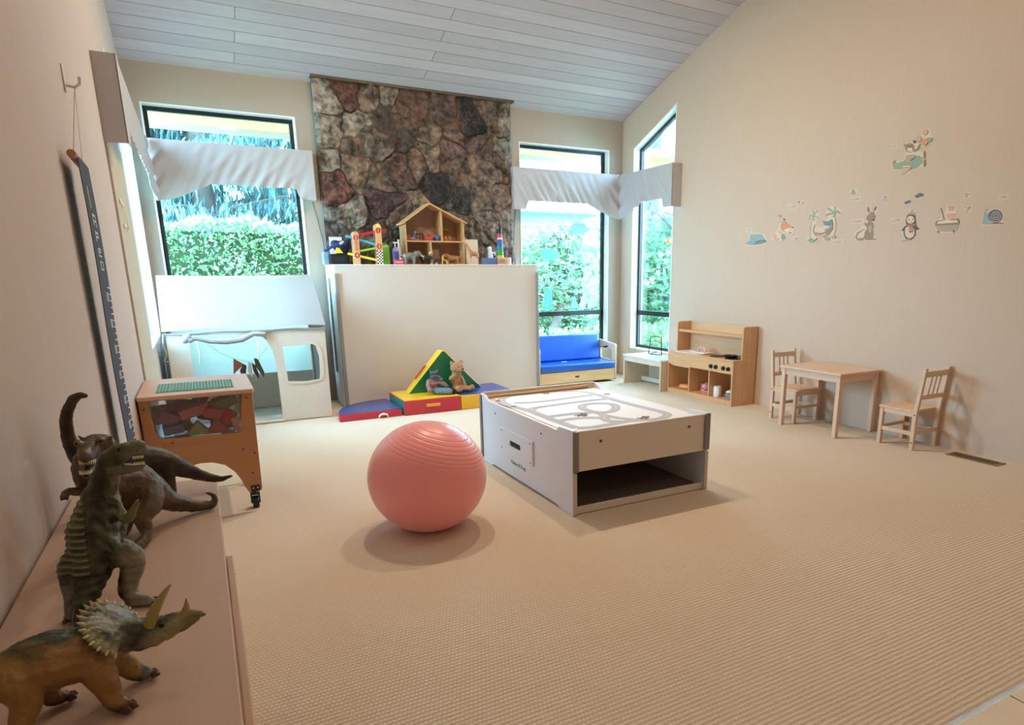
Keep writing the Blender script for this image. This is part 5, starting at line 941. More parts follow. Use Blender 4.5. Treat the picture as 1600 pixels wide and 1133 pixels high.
# ================================================================ WALL STICKERS
DEC = '''hippo|W:5197,1653 5161,1688 5145,1748 5080,1751 4968,1739 4923,1695 4899,1658 4941,1630 5085,1621 5173,1629|DB:4905,1660 4916,1649 4953,1640 5008,1633 5071,1631 5131,1634 5173,1641 5191,1651 5178,1663 5140,1672 5083,1679 5019,1681 4962,1677 4921,1670|BL:5150,1669 5134,1738 5078,1735 4984,1732 4943,1696 4920,1667 4987,1665 5055,1665|BL:5061,1657 5066,1648 5081,1642 5105,1639 5131,1641 5156,1645 5173,1653 5180,1662 5175,1670 5158,1676 5135,1679 5108,1678 5084,1673 5067,1665|DK:5133,1665 5133,1663 5134,1662 5136,1661 5139,1661 5141,1662 5142,1663 5143,1665 5143,1667 5141,1668 5139,1669 5137,1668 5135,1668 5133,1666|DK:5097,1658 5097,1657 5099,1655 5101,1655 5103,1655 5105,1656 5107,1657 5108,1659 5107,1660 5106,1661 5104,1662 5102,1662 5099,1661 5098,1660|DK:5087,1694 5087,1692 5088,1691 5090,1690 5092,1690 5095,1691 5096,1693 5097,1695 5097,1697 5095,1698 5093,1699 5091,1699 5089,1698 5087,1696|DK:5052,1654 4986,1668 4920,1667 4921,1672 4988,1673 5055,1659;fox|W:4849,1691 4796,1735 4762,1785 4749,1819 4715,1863 4683,1855 4647,1801 4576,1779 4587,1735 4607,1708 4667,1693 4678,1648 4717,1656 4772,1652 4830,1667|PK:4741,1674 4770,1677 4780,1691 4788,1698 4780,1708 4793,1722 4831,1711 4819,1675 4777,1651 4737,1662|PK:4766,1747 4746,1727 4706,1712 4700,1725 4736,1737 4751,1754|GR:4666,1688 4668,1676 4674,1667 4685,1662 4698,1662 4710,1668 4718,1678 4722,1691 4721,1703 4714,1712 4703,1717 4691,1716 4679,1710 4670,1700|PK:4676,1711 4628,1709 4606,1724 4618,1733 4633,1720 4677,1723|OR:4740,1801 4712,1840 4702,1859 4678,1837 4655,1807 4586,1774 4626,1743 4678,1729 4727,1754|DK:4690,1852 4691,1848 4694,1845 4698,1843 4703,1844 4707,1846 4711,1849 4712,1853 4711,1857 4709,1860 4705,1862 4700,1861 4695,1859 4692,1856|DK:4577,1770 4578,1768 4579,1766 4582,1765 4586,1765 4589,1767 4591,1769 4592,1771 4592,1774 4590,1776 4587,1777 4584,1776 4580,1775 4578,1773|CR:4696,1753 4628,1768 4598,1768 4633,1737 4671,1734|DK:4604,1723 4604,1721 4606,1719 4609,1718 4613,1718 4616,1720 4618,1722 4619,1724 4619,1727 4617,1728 4614,1729 4610,1729 4607,1728 4605,1726|GY:4701,1664 4696,1645 4690,1645 4695,1664|GY:4742,1885 4743,1878 4746,1873 4751,1870 4758,1871 4764,1874 4768,1880 4770,1887 4770,1894 4766,1900 4761,1902 4754,1902 4748,1898 4744,1892|GY:4774,1832 4727,1829 4727,1834 4775,1837;crocodile_hammock|W:4406,1652 4385,1696 4377,1761 4403,1840 4379,1903 4302,1902 4284,1831 4327,1812 4307,1757 4237,1753 4250,1807 4191,1824 4226,1869 4202,1915 4137,1930 4060,1882 4060,1846 4091,1817 4078,1700 4084,1637 4169,1628 4225,1644 4296,1658 4319,1615 4391,1621|TN:4365,1661 4368,1738 4367,1803 4354,1845 4368,1850 4381,1806 4382,1740 4380,1663|SG:4353,1857 4395,1876 4403,1824 4388,1821 4384,1867 4360,1848|SG:4357,1851 4322,1845 4297,1823 4287,1830 4317,1854 4356,1861|SG:4350,1855 4350,1891 4368,1906 4376,1900 4362,1890 4363,1857|SG:4351,1853 4329,1880 4304,1896 4313,1904 4340,1887 4362,1859|SG:4362,1855 4348,1830 4349,1815 4338,1813 4337,1830 4352,1857|TN:4100,1652 4087,1711 4090,1775 4112,1851 4128,1850 4106,1776 4103,1713 4116,1656|SG:4117,1862 4158,1871 4218,1859 4211,1846 4154,1857 4119,1849|SG:4113,1860 4153,1890 4200,1917 4208,1907 4163,1880 4123,1851|SG:4112,1855 4118,1892 4122,1919 4134,1919 4129,1893 4124,1856|SG:4111,1851 4090,1873 4071,1853 4061,1860 4094,1886 4124,1860|SG:4123,1858 4138,1833 4127,1828 4112,1853|BR:4342,1721 4315,1708 4259,1700 4205,1708 4149,1747 4126,1777 4127,1724 4162,1684 4213,1660 4268,1662 4312,1681|PK:4313,1692 4257,1687 4197,1696 4175,1685 4220,1660 4275,1663|TN:4338,1720 4325,1779 4332,1781 4345,1722|DB:4243,1807 4188,1797 4143,1812 4125,1767 4164,1759 4225,1768|SG:4211,1719 4170,1728 4126,1757 4136,1766 4178,1737 4216,1730|SG:4304,1639 4284,1655 4293,1661 4312,1646|SG:4396,1641 4367,1662 4340,1652 4308,1639 4327,1620 4370,1626|SG:4147,1646 4149,1640 4156,1636 4166,1634 4178,1635 4190,1638 4198,1642 4201,1648 4199,1654 4192,1658 4181,1660 4169,1659 4158,1656 4150,1651|TN:4082,1656 4084,1651 4091,1647 4101,1645 4113,1645 4124,1648 4132,1653 4135,1659 4133,1664 4126,1668 4116,1670 4104,1670 4093,1667 4085,1662;kangaroo|W:3894,1642 3888,1691 3816,1745 3789,1810 3813,1893 3782,1885 3743,1844 3710,1888 3701,1859 3708,1804 3720,1748 3708,1652 3666,1626 3677,1612 3869,1613|BR:3802,1712 3872,1685 3889,1647 3861,1616 3798,1615 3804,1640 3858,1635 3870,1646 3859,1674 3798,1707|BR:3802,1633 3797,1686 3777,1713 3727,1715 3711,1681 3710,1628 3674,1626 3678,1616 3777,1617|BR:3777,1708 3792,1743 3773,1770 3727,1758 3713,1719 3725,1701|TN:3735,1706 3734,1692 3737,1681 3742,1675 3749,1675 3755,1682 3761,1693 3764,1708 3765,1722 3762,1733 3757,1739 3750,1739 3743,1732 3738,1720|BR:3795,1782 3791,1819 3754,1845 3732,1843 3708,1804 3718,1776 3755,1764|BR:3799,1885 3787,1886 3770,1858 3773,1839 3790,1848|BR:3709,1885 3715,1859 3729,1845 3734,1855 3728,1879|DK:3793,1879 3778,1858 3781,1849 3791,1858|DK:3713,1879 3715,1863 3727,1852 3723,1871|DK:3715,1776 3716,1773 3719,1770 3723,1769 3728,1769 3733,1771 3736,1774 3738,1778 3737,1781 3734,1783 3730,1784 3725,1784 3720,1782 3717,1779|BR:3790,1734 3799,1753 3791,1758 3798,1763 3807,1754 3797,1733;penguin|W:3469,1676 3439,1720 3444,1784 3417,1827 3391,1838 3357,1822 3339,1776 3330,1713 3300,1680 3328,1664 3332,1619 3367,1602 3418,1600 3445,1638|DK:3425,1719 3436,1756 3428,1792 3389,1802 3352,1781 3336,1713 3331,1632 3358,1605 3414,1607 3439,1647 3442,1688|DK:3431,1715 3465,1676 3437,1670|DK:3340,1712 3306,1677 3337,1673|W:3345,1660 3346,1638 3356,1621 3371,1612 3390,1613 3409,1624 3423,1642 3430,1665 3429,1687 3420,1704 3404,1713 3385,1712 3366,1701 3352,1682|W:3358,1752 3359,1739 3367,1729 3380,1724 3395,1725 3410,1732 3421,1743 3426,1757 3425,1770 3417,1780 3403,1785 3388,1784 3374,1777 3363,1766|GY:3432,1787 3420,1811 3391,1820 3363,1809 3348,1781 3362,1787 3394,1798|GY:3377,1825 3378,1822 3380,1820 3384,1819 3389,1819 3393,1821 3396,1824 3397,1827 3397,1830 3394,1832 3390,1833 3386,1833 3382,1831 3379,1828|DK:3401,1755 3401,1753 3402,1752 3404,1751 3407,1751 3409,1752 3410,1754 3411,1756 3411,1758 3410,1760 3408,1760 3405,1760 3403,1759 3402,1757|DK:3365,1758 3365,1756 3367,1755 3369,1754 3371,1754 3373,1755 3375,1757 3375,1759 3375,1761 3374,1762 3372,1763 3370,1763 3368,1762 3366,1760|OR:3381,1738 3382,1736 3383,1735 3386,1735 3388,1735 3391,1736 3393,1737 3394,1739 3393,1740 3392,1741 3389,1742 3387,1742 3384,1741 3382,1739|RD:3424,1721 3343,1721 3337,1704 3421,1703|RD:3396,1704 3363,1704 3357,1656 3390,1655|W:3394,1690 3361,1690 3362,1693 3395,1694|W:3392,1675 3359,1675 3360,1679 3393,1679|RD:3359,1612 3359,1610 3362,1609 3366,1609 3370,1609 3375,1610 3378,1611 3379,1613 3378,1615 3375,1616 3371,1616 3367,1616 3363,1615 3360,1614|GY:3448,1595 3367,1601 3368,1604 3449,1599;cooking_pot|W:3191,1704 3182,1738 3142,1748 3162,1827 3143,1821 3122,1768 3114,1827 3087,1842 3045,1834 3025,1752 2993,1699 2994,1661 3028,1651 3039,1636 3140,1635 3178,1672|PK:3104,1775 3032,1774 3028,1740 3095,1740|PK:3047,1813 3048,1804 3055,1798 3065,1795 3077,1796 3089,1801 3097,1808 3101,1818 3100,1826 3093,1833 3083,1836 3071,1835 3059,1830 3051,1822|PK:3101,1830 3044,1825 3045,1830 3102,1835|OR:3101,1769 3032,1769 3033,1773 3102,1773|RD:3081,1818 3082,1816 3083,1816 3084,1815 3086,1815 3087,1816 3088,1817 3089,1818 3089,1819 3088,1820 3086,1820 3085,1820 3083,1820 3082,1819|RD:3060,1816 3060,1815 3061,1814 3062,1813 3064,1814 3065,1814 3066,1815 3067,1816 3067,1817 3066,1818 3064,1819 3063,1818 3061,1818 3060,1817|GY:3184,1699 2999,1698 3003,1662 3032,1649 3114,1649 3157,1660|BR:3177,1733 3010,1738 2996,1708 3001,1691 3181,1694 3186,1712|CR:3168,1720 3153,1727 3125,1727 3090,1736 3052,1725 3021,1727 3010,1709 3164,1709|BR:3159,1821 3141,1781 3123,1737 3115,1739 3133,1783 3151,1823|BR:3158,1658 3156,1641 3144,1640 3147,1658|BR:3041,1658 3036,1638 3025,1638 3030,1658;snail|W:2838,1677 2834,1738 2819,1773 2780,1786 2740,1785 2694,1743 2692,1703 2677,1682 2715,1674 2829,1670|BL:2832,1682 2831,1729 2827,1770 2810,1770 2793,1735 2778,1689 2717,1682 2689,1685 2692,1678 2764,1678|NV:2698,1729 2700,1709 2711,1694 2730,1686 2752,1688 2774,1698 2791,1716 2799,1737 2797,1757 2785,1772 2766,1780 2744,1778 2722,1767 2706,1750|W:2743,1731 2742,1729 2742,1727 2743,1726 2745,1725 2747,1724 2750,1725 2753,1727 2755,1729 2757,1733 2757,1737 2756,1741 2753,1743 2749,1745 2744,1745 2739,1743 2734,1739 2730,1733 2728,1727 2729,1721 2731,1715 2736,1712 2743,1710 2751,1711 2759,1715 2765,1722 2770,1730 2772,1739 2770,1747 2765,1754 2758,1758 2748,1759 2738,1757 2728,1751 2720,1742 2715,1731 2714,1720 2717,1709 2724,1701 2734,1696 2746,1696 2759,1700 2771,1709 2780,1721 2786,1734 2789,1734 2783,1719 2773,1707 2760,1697 2746,1693 2732,1693 2721,1698 2714,1707 2711,1719 2712,1731 2718,1743 2726,1753 2737,1760 2749,1763 2759,1761 2768,1757 2773,1749 2775,1739 2773,1729 2768,1720 2760,1713 2751,1708 2742,1707 2735,1709 2729,1713 2725,1719 2725,1727 2727,1734 2732,1741 2738,1745 2744,1748 2750,1748 2755,1746 2759,1743 2761,1738 2760,1733 2758,1728 2755,1724 2751,1722 2747,1721 2743,1721 2740,1723 2739,1726 2739,1729 2740,1731|NV:2773,1683 2685,1681 2685,1685 2774,1687|GY:2818,1776 2824,1790 2826,1790 2821,1775|GY:2806,1774 2802,1787 2804,1789 2808,1775;bear_plane|W:3617,2211 3608,2228 3572,2225 3538,2200 3506,2227 3505,2270 3524,2325 3505,2335 3445,2332 3434,2354 3393,2372 3384,2417 3322,2410 3289,2338 3294,2309 3343,2292 3381,2290 3376,2250 3354,2264 3333,2252 3315,2139 3337,2138 3362,2146 3438,2128 3450,2105 3505,2103 3530,2142 3593,2150|SG:3607,2195 3569,2200 3518,2206 3481,2232 3393,2232 3351,2208 3351,2174 3381,2144 3448,2131 3531,2146 3592,2159|BR:3610,2202 3605,2223 3577,2224 3574,2205 3594,2197|GY:3494,2216 3495,2247 3424,2245 3412,2217 3446,2192 3487,2198|DK:3449,2198 3408,2220 3414,2227 3456,2205|BR:3432,2292 3434,2277 3443,2267 3459,2262 3477,2265 3494,2274 3507,2288 3513,2304 3511,2319 3501,2330 3486,2334 3468,2331 3451,2322 3438,2308|BR:3500,2322 3501,2317 3503,2314 3508,2313 3513,2313 3518,2316 3521,2320 3523,2325 3522,2330 3520,2333 3515,2334 3510,2333 3506,2331 3502,2326|DK:3423,2335 3424,2330 3427,2326 3432,2325 3437,2325 3443,2329 3447,2334 3449,2339 3449,2344 3446,2348 3441,2349 3435,2348 3429,2345 3425,2340|BR:3426,2259 3396,2268 3383,2288 3400,2300 3411,2284 3437,2276|CR:3444,2280 3445,2273 3451,2269 3459,2267 3469,2269 3479,2273 3486,2279 3489,2287 3487,2293 3482,2298 3473,2300 3464,2298 3454,2294 3447,2287|DK:3462,2303 3463,2302 3464,2300 3467,2300 3470,2300 3473,2302 3475,2304 3476,2306 3476,2307 3474,2309 3471,2309 3468,2309 3465,2307 3463,2305|DK:3483,2314 3484,2312 3484,2311 3486,2311 3488,2311 3490,2312 3491,2313 3491,2315 3491,2316 3490,2317 3489,2318 3487,2318 3485,2317 3484,2315|DK:3451,2314 3451,2312 3452,2311 3453,2311 3455,2311 3457,2312 3458,2313 3459,2315 3459,2316 3458,2317 3456,2318 3454,2317 3453,2317 3451,2315|RD:3460,2277 3460,2276 3462,2275 3464,2274 3467,2275 3469,2276 3471,2277 3472,2279 3471,2280 3470,2281 3467,2282 3465,2281 3462,2280 3460,2279|PK:3520,2158 3435,2147 3476,2117 3510,2106|CR:3512,2161 3439,2153 3440,2162 3514,2171|BR:3332,2227 3331,2215 3332,2206 3335,2201 3339,2201 3343,2207 3347,2217 3349,2229 3350,2241 3349,2251 3346,2255 3342,2255 3338,2249 3334,2239|BR:3323,2166 3323,2154 3324,2145 3326,2140 3330,2140 3335,2146 3338,2156 3341,2168 3342,2180 3340,2190 3338,2195 3334,2194 3330,2188 3326,2178|PK:3337,2399 3333,2390 3334,2382 3340,2375 3349,2372 3360,2372 3370,2377 3377,2384 3381,2393 3380,2401 3374,2408 3365,2411 3354,2410 3344,2406|TN:3379,2345 3380,2335 3385,2328 3393,2325 3403,2327 3412,2333 3419,2342 3423,2352 3422,2361 3417,2368 3409,2371 3399,2369 3390,2364 3383,2355|W:3419,2356 3382,2350 3382,2354 3420,2360|W:3417,2342 3380,2336 3380,2340 3418,2346|SG:3292,2334 3290,2326 3294,2319 3302,2314 3312,2312 3324,2314 3334,2319 3340,2326 3341,2334 3338,2341 3329,2346 3319,2347 3307,2346 3298,2341|OR:3326,2327 3322,2316 3324,2306 3330,2299 3340,2296 3352,2298 3364,2305 3373,2315 3377,2326 3375,2336 3369,2343 3358,2346 3346,2343 3335,2337|GY:3400,2292 3383,2310 3364,2307 3365,2310 3385,2313 3402,2294;navy_cloud|W:3302,1936 3302,1926 3310,1916 3324,1909 3342,1907 3360,1909 3375,1915 3383,1925 3383,1935 3375,1945 3361,1952 3343,1954 3325,1952 3310,1946|NV:3338,1926 3339,1920 3344,1915 3353,1913 3362,1914 3372,1918 3378,1924 3381,1930 3380,1936 3375,1940 3366,1942 3357,1941 3347,1938 3341,1932|NV:3315,1934 3316,1927 3322,1922 3331,1920 3341,1921 3351,1925 3359,1931 3362,1939 3361,1945 3355,1950 3346,1952 3335,1951 3325,1947 3318,1941|NV:3306,1933 3307,1928 3310,1924 3316,1922 3323,1923 3330,1926 3335,1931 3337,1936 3336,1941 3333,1945 3327,1947 3320,1946 3313,1943 3308,1938;small_navy_cloud|W:3404,1896 3404,1888 3410,1880 3421,1875 3436,1872 3450,1874 3462,1879 3469,1886 3469,1894 3462,1902 3451,1907 3436,1910 3422,1908 3410,1903|NV:3427,1887 3429,1882 3433,1878 3440,1876 3448,1877 3456,1880 3462,1885 3464,1890 3463,1895 3459,1899 3451,1900 3443,1899 3436,1896 3430,1892|NV:3406,1893 3407,1888 3412,1884 3419,1883 3427,1883 3435,1886 3440,1891 3443,1896 3442,1901 3437,1905 3430,1906 3422,1905 3414,1902 3409,1898;flower|W:2946,1896 2947,1887 2953,1879 2963,1876 2974,1877 2986,1882 2994,1891 2998,1902 2997,1912 2991,1919 2981,1922 2969,1921 2958,1916 2950,1907|GY:2973,1904 2973,1901 2976,1898 2980,1897 2984,1897 2989,1899 2992,1902 2994,1906 2993,1910 2991,1912 2987,1913 2982,1913 2977,1911 2974,1908|GY:2953,1902 2954,1899 2956,1896 2960,1895 2965,1895 2969,1897 2973,1900 2974,1904 2974,1908 2971,1910 2967,1912 2963,1911 2958,1909 2955,1906|GY:2960,1888 2961,1884 2964,1882 2968,1881 2974,1881 2979,1883 2983,1887 2984,1890 2984,1894 2981,1896 2976,1898 2971,1897 2966,1895 2962,1892;leafy_twig|W:2921,1796 2922,1786 2930,1779 2941,1776 2954,1777 2966,1782 2976,1791 2980,1801 2978,1810 2971,1817 2960,1820 2947,1819 2934,1813 2925,1805|SG:2954,1800 2956,1799 2960,1800 2964,1802 2968,1805 2971,1809 2972,1812 2972,1815 2970,1816 2966,1815 2962,1813 2958,1810 2955,1806 2953,1803|BR:2934,1813 2933,1810 2933,1807 2935,1804 2939,1801 2942,1800 2946,1800 2948,1801 2950,1804 2949,1807 2947,1811 2944,1813 2941,1815 2937,1814|BR:2962,1777 2931,1801 2934,1805 2965,1781|SG:2945,1789 2944,1787 2946,1785 2949,1783 2954,1781 2958,1781 2961,1782 2963,1784 2963,1786 2962,1789 2958,1791 2954,1792 2950,1792 2947,1791;tree|W:3912,2019 3914,2006 3924,1997 3939,1992 3957,1994 3974,2002 3987,2014 3993,2028 3990,2041 3980,2051 3965,2055 3946,2053 3930,2045 3917,2033|SG:3978,2007 3955,2053 3919,2001|SG:3971,2028 3956,2055 3931,2023|BR:3953,2008 3949,1994 3942,1994 3946,2008;small_house_cloud|W:3606,1943 3608,1935 3617,1929 3629,1926 3644,1927 3657,1933 3667,1941 3672,1950 3669,1958 3661,1965 3649,1967 3634,1966 3621,1961 3611,1953|GY:3617,1946 3619,1941 3624,1937 3633,1935 3642,1936 3651,1940 3658,1945 3661,1951 3659,1956 3654,1960 3646,1962 3636,1961 3627,1957 3620,1952|BR:3663,1930 3608,1921 3608,1926 3663,1935;word_hippo|W:5217,1805 5119,1803 5115,1759 5213,1761|GY:5205,1795 5203,1769 5180,1771 5182,1789 5188,1790 5186,1773 5197,1771 5199,1794|GY:5156,1779 5162,1774 5170,1773 5178,1776 5182,1782 5180,1788 5174,1791 5165,1790 5158,1785 5154,1788 5163,1794 5176,1795 5185,1790 5188,1782 5182,1774 5170,1769 5158,1770 5151,1776|GY:5150,1769 5152,1792 5141,1792 5139,1770 5133,1769 5136,1794 5158,1794 5156,1770;word_fox|W:4670,1979 4546,1983 4542,1943 4665,1938|GY:4659,1969 4656,1945 4637,1948 4639,1965 4644,1965 4642,1951 4652,1947 4654,1969|GY:4617,1956 4621,1952 4628,1951 4635,1954 4639,1960 4637,1965 4632,1967 4625,1967 4618,1962 4615,1965 4623,1970 4634,1971 4642,1967 4644,1960 4639,1952 4629,1947 4618,1948 4612,1953|GY:4611,1949 4614,1969 4604,1971 4602,1950 4597,1950 4599,1972 4619,1971 4616,1949|GY:4599,1973 4596,1950 4577,1953 4579,1969 4584,1970 4582,1955 4592,1951 4594,1973|GY:4557,1960 4562,1956 4569,1956 4575,1959 4579,1964 4578,1969 4572,1972 4565,1971 4559,1966 4555,1969 4563,1974 4574,1975 4582,1971 4584,1964 4579,1956 4569,1952 4559,1952 4553,1958;small_bug|W:4461,1978 4462,1967 4468,1958 4478,1954 4490,1955 4501,1961 4510,1971 4513,1983 4512,1994 4506,2002 4496,2007 4484,2005 4473,1999 4465,1990|BR:4500,1968 4468,1987 4474,1992 4507,1974|GY:4475,1979 4476,1972 4478,1966 4483,1963 4488,1963 4493,1967 4497,1973 4499,1981 4498,1989 4496,1995 4491,1998 4486,1997 4481,1993 4477,1987|DK:4526,1993 4527,1990 4529,1988 4532,1987 4536,1987 4540,1989 4543,1991 4544,1994 4543,1997 4541,1999 4538,2000 4534,2000 4530,1998 4527,1996;word_crocodile|W:4124,1632 4012,1634 4007,1596 4119,1593|GY:4115,1623 4112,1600 4095,1603 4096,1619 4101,1619 4099,1605 4108,1602 4110,1623|GY:4076,1610 4080,1606 4086,1605 4092,1608 4095,1613 4094,1617 4090,1620 4083,1620 4077,1616 4075,1619 4082,1623 4091,1624 4098,1620 4100,1612 4095,1605 4086,1602 4077,1603 4072,1608|GY:4071,1602 4073,1622 4064,1623 4062,1603 4057,1603 4060,1624 4077,1624 4075,1603|GY:4059,1625 4057,1602 4040,1605 4041,1621 4046,1621 4044,1607 4053,1604 4055,1624|GY:4022,1612 4026,1608 4032,1607 4037,1610 4041,1615 4040,1620 4035,1622 4029,1622 4023,1618 4020,1621 4027,1625 4037,1626 4044,1622 4045,1615 4040,1607 4032,1604 4023,1605 4018,1610;small_butterfly|W:4516,1675 4518,1666 4524,1659 4533,1656 4544,1656 4554,1660 4561,1668 4564,1677 4563,1686 4557,1693 4548,1696 4537,1695 4527,1691 4520,1684|GY:4515,1667 4517,1661 4521,1656 4528,1654 4536,1654 4544,1657 4549,1662 4551,1668 4550,1674 4546,1679 4539,1681 4531,1681 4523,1678 4518,1673|GY:4556,1699 4557,1697 4559,1695 4561,1694 4565,1694 4568,1695 4570,1697 4571,1700 4571,1702 4569,1704 4566,1705 4563,1705 4559,1704 4557,1702;word_tree|W:3968,1984 3870,1979 3865,1940 3964,1945|GY:3960,1974 3957,1952 3939,1953 3941,1969 3945,1969 3943,1955 3953,1953 3956,1974|GY:3919,1959 3923,1955 3929,1955 3935,1958 3939,1963 3938,1968 3933,1970 3926,1969 3921,1965 3918,1967 3925,1972 3935,1974 3941,1970 3943,1963 3938,1955 3929,1951 3921,1952 3916,1957|GY:3913,1951 3915,1971 3905,1970 3903,1951 3899,1951 3901,1972 3919,1973 3917,1951|GY:3900,1972 3897,1950 3879,1951 3881,1967 3885,1967 3883,1953 3893,1951 3896,1972;word_kangaroo|W:3937,1799 3826,1795 3822,1757 3932,1760|GY:3928,1790 3925,1767 3909,1769 3910,1785 3914,1785 3912,1771 3922,1769 3924,1790|GY:3890,1776 3894,1771 3900,1771 3906,1773 3909,1778 3908,1783 3904,1786 3897,1786 3891,1781 3889,1784 3896,1789 3905,1790 3912,1786 3913,1778 3909,1771 3900,1767 3891,1768 3887,1773|GY:3885,1767 3887,1787 3878,1787 3875,1767 3871,1767 3874,1788 3891,1789 3889,1767|GY:3873,1788 3870,1766 3854,1768 3855,1784 3859,1784 3857,1770 3867,1768 3869,1788|GY:3835,1774 3839,1770 3845,1769 3851,1772 3854,1777 3853,1782 3849,1785 3842,1784 3837,1780 3834,1782 3841,1787 3850,1788 3857,1784 3858,1777 3854,1770 3845,1766 3837,1767 3832,1772;word_penguin|W:3569,1774 3467,1783 3461,1744 3563,1734|GY:3561,1765 3558,1742 3542,1745 3544,1762 3548,1762 3546,1747 3555,1743 3557,1765|GY:3524,1753 3528,1749 3534,1748 3540,1751 3544,1756 3543,1762 3538,1765 3532,1764 3526,1760 3524,1762 3531,1767 3540,1768 3546,1764 3547,1756 3543,1749 3534,1745 3526,1746 3521,1751|GY:3520,1747 3523,1767 3514,1769 3511,1748 3508,1748 3511,1770 3526,1769 3524,1747|GY:3509,1771 3506,1748 3491,1752 3493,1768 3497,1768 3494,1753 3503,1750 3506,1771|GY:3474,1760 3477,1755 3483,1755 3489,1757 3492,1763 3491,1768 3487,1771 3481,1770 3475,1766 3473,1768 3480,1773 3488,1774 3495,1770 3496,1763 3491,1755 3483,1751 3475,1752 3470,1758;word_bear|W:3643,2353 3580,2348 3575,2309 3638,2314|GY:3636,2343 3633,2321 3618,2322 3620,2338 3624,2338 3622,2324 3629,2322 3632,2343|GY:3601,2327 3605,2323 3611,2323 3617,2327 3621,2332 3620,2337 3615,2339 3609,2338 3603,2333 3601,2335 3608,2341 3616,2343 3623,2339 3624,2332 3620,2325 3611,2320 3603,2320 3598,2325|GY:3598,2320 3601,2339 3593,2339 3590,2320 3587,2319 3590,2340 3604,2341 3602,2320;word_snail|W:2754,1877 2685,1876 2679,1841 2748,1842|GY:2748,1868 2744,1848 2732,1850 2734,1864 2737,1865 2735,1852 2742,1850 2745,1868|GY:2718,1856 2721,1852 2725,1852 2730,1854 2732,1859 2732,1863 2729,1866 2724,1865 2719,1861 2718,1863 2723,1868 2730,1869 2735,1865 2735,1859 2732,1853 2725,1849 2719,1850 2716,1854|GY:2713,1849 2716,1867 2709,1867 2706,1850 2703,1849 2706,1868 2719,1868 2716,1849|GY:2705,1869 2702,1849 2690,1851 2692,1865 2694,1865 2692,1852 2700,1850 2702,1868'''
DC = dict(W='#d8c9b8', BL='#97b0b2', DB='#789092', GR='#909f90', BR='#9b8775', DK='#675b53', TN='#b8a58f', OR='#d19978', PK='#d1a895', RD='#b0746b', SG='#91a892', CR='#e5d4b3', NV='#68707f', GY='#b0a495')
DL = dict(hippo=('pale blue hippo wall sticker, lowest at the left end of the row', 'wall sticker'), fox=('orange fox wall sticker beside the blue hippo', 'wall sticker'), crocodile_hammock=('wall sticker of a crocodile in a hammock between two palms', 'wall sticker'),
 kangaroo=('brown kangaroo wall sticker between the palms and the penguin', 'wall sticker'), penguin=('penguin wall sticker with grey cap and red scarf', 'wall sticker'), cooking_pot=('wall sticker of a pink piglet stirring a brown pot', 'wall sticker'), snail=('blue-grey snail wall sticker with spiral shell at the right end', 'wall sticker'),
 bear_plane=('wall sticker of a bear in a green plane holding balloons, above the row', 'wall sticker'), navy_cloud=('larger navy cloud wall sticker above the penguin', 'wall sticker'), small_navy_cloud=('smaller navy cloud wall sticker just above the penguin cap', 'wall sticker'),
 flower=('pale grey flower wall sticker above and right of the pot', 'wall sticker'), leafy_twig=('small leafy sprig wall sticker right of the piglet', 'wall sticker'), tree=('small green tree wall sticker above the kangaroo row', 'wall sticker'), small_house_cloud=('tiny grey cloud wall sticker right of the kangaroo', 'wall sticker'),
 small_bug=('tiny brown bug wall sticker between fox and palms', 'wall sticker'), small_butterfly=('tiny grey butterfly wall sticker at the fox feet', 'wall sticker'))
HOST = dict(hippo='above the blue hippo', fox='above the fox', crocodile='under the right palm', tree='under the small tree', kangaroo='left of the kangaroo', penguin='left of the penguin', bear='left of the bear in the plane', snail='above the snail')
for e in DEC.split(';'):
    parts = e.split('|'); nm = parts[0]; b = MB(); keys = []
    for i, s in enumerate(parts[1:]):
        c, pts = s.split(':')
        if c not in keys: keys.append(c)
        P = [tuple(int(v)/1000 for v in p.split(',')) for p in pts.split(' ')]
        Q = [P[0]]; [Q.append(p) for p in P[1:] if p != Q[-1]]
        if len(Q) < 3: continue
        b.mat(keys.index(c)); b.prism(Q, 'x', XR-.0003, XR-.0009-.0004*i)
    o = b.build('wall_sticker', [mat('print_'+c, DC[c], .7) for c in keys], smooth=False)
    if nm.startswith('word_'): tag(o, 'small grey lettering sticker '+HOST[nm[5:]], 'wall sticker', 'lettering stickers on the right wall')
    else: tag(o, *DL[nm], 'animal stickers on the right wall')

# ================================================================ DINOSAURS ON THE BOOKCASE
TZ = .7905
def skinmat(n, rough=.42, bump=.0009): return mat(n, '#555544', rough, attr='Col', bump=bump, bs=(260, 260, 260), var=.18, vs=(70, 70, 70))
DM = skinmat('dinosaur_vinyl')
TEETH = mat('toy_teeth', '#e9e2c4', .4); CLAW = mat('toy_claw', '#4a2f26', .4); EYE = mat('toy_eye', '#120f0c', .15); MOUTH = mat('toy_mouth', '#6e3a30', .5)
def ridge_disp(s, f): return lambda p: s*nz(p, f)
def claws(t, pts, m=None, r=.0045):
    for (x, y, z, dx, dy) in pts:
        b = MB(); z = max(z, TZ+r*.62); b.tube([(x, y, z), (x+dx*.6, y+dy*.6, z+.0005), (x+dx, y+dy, z-.0012)], [r, r*.8, r*.15], 7); b.build('claw', m or CLAW, t)

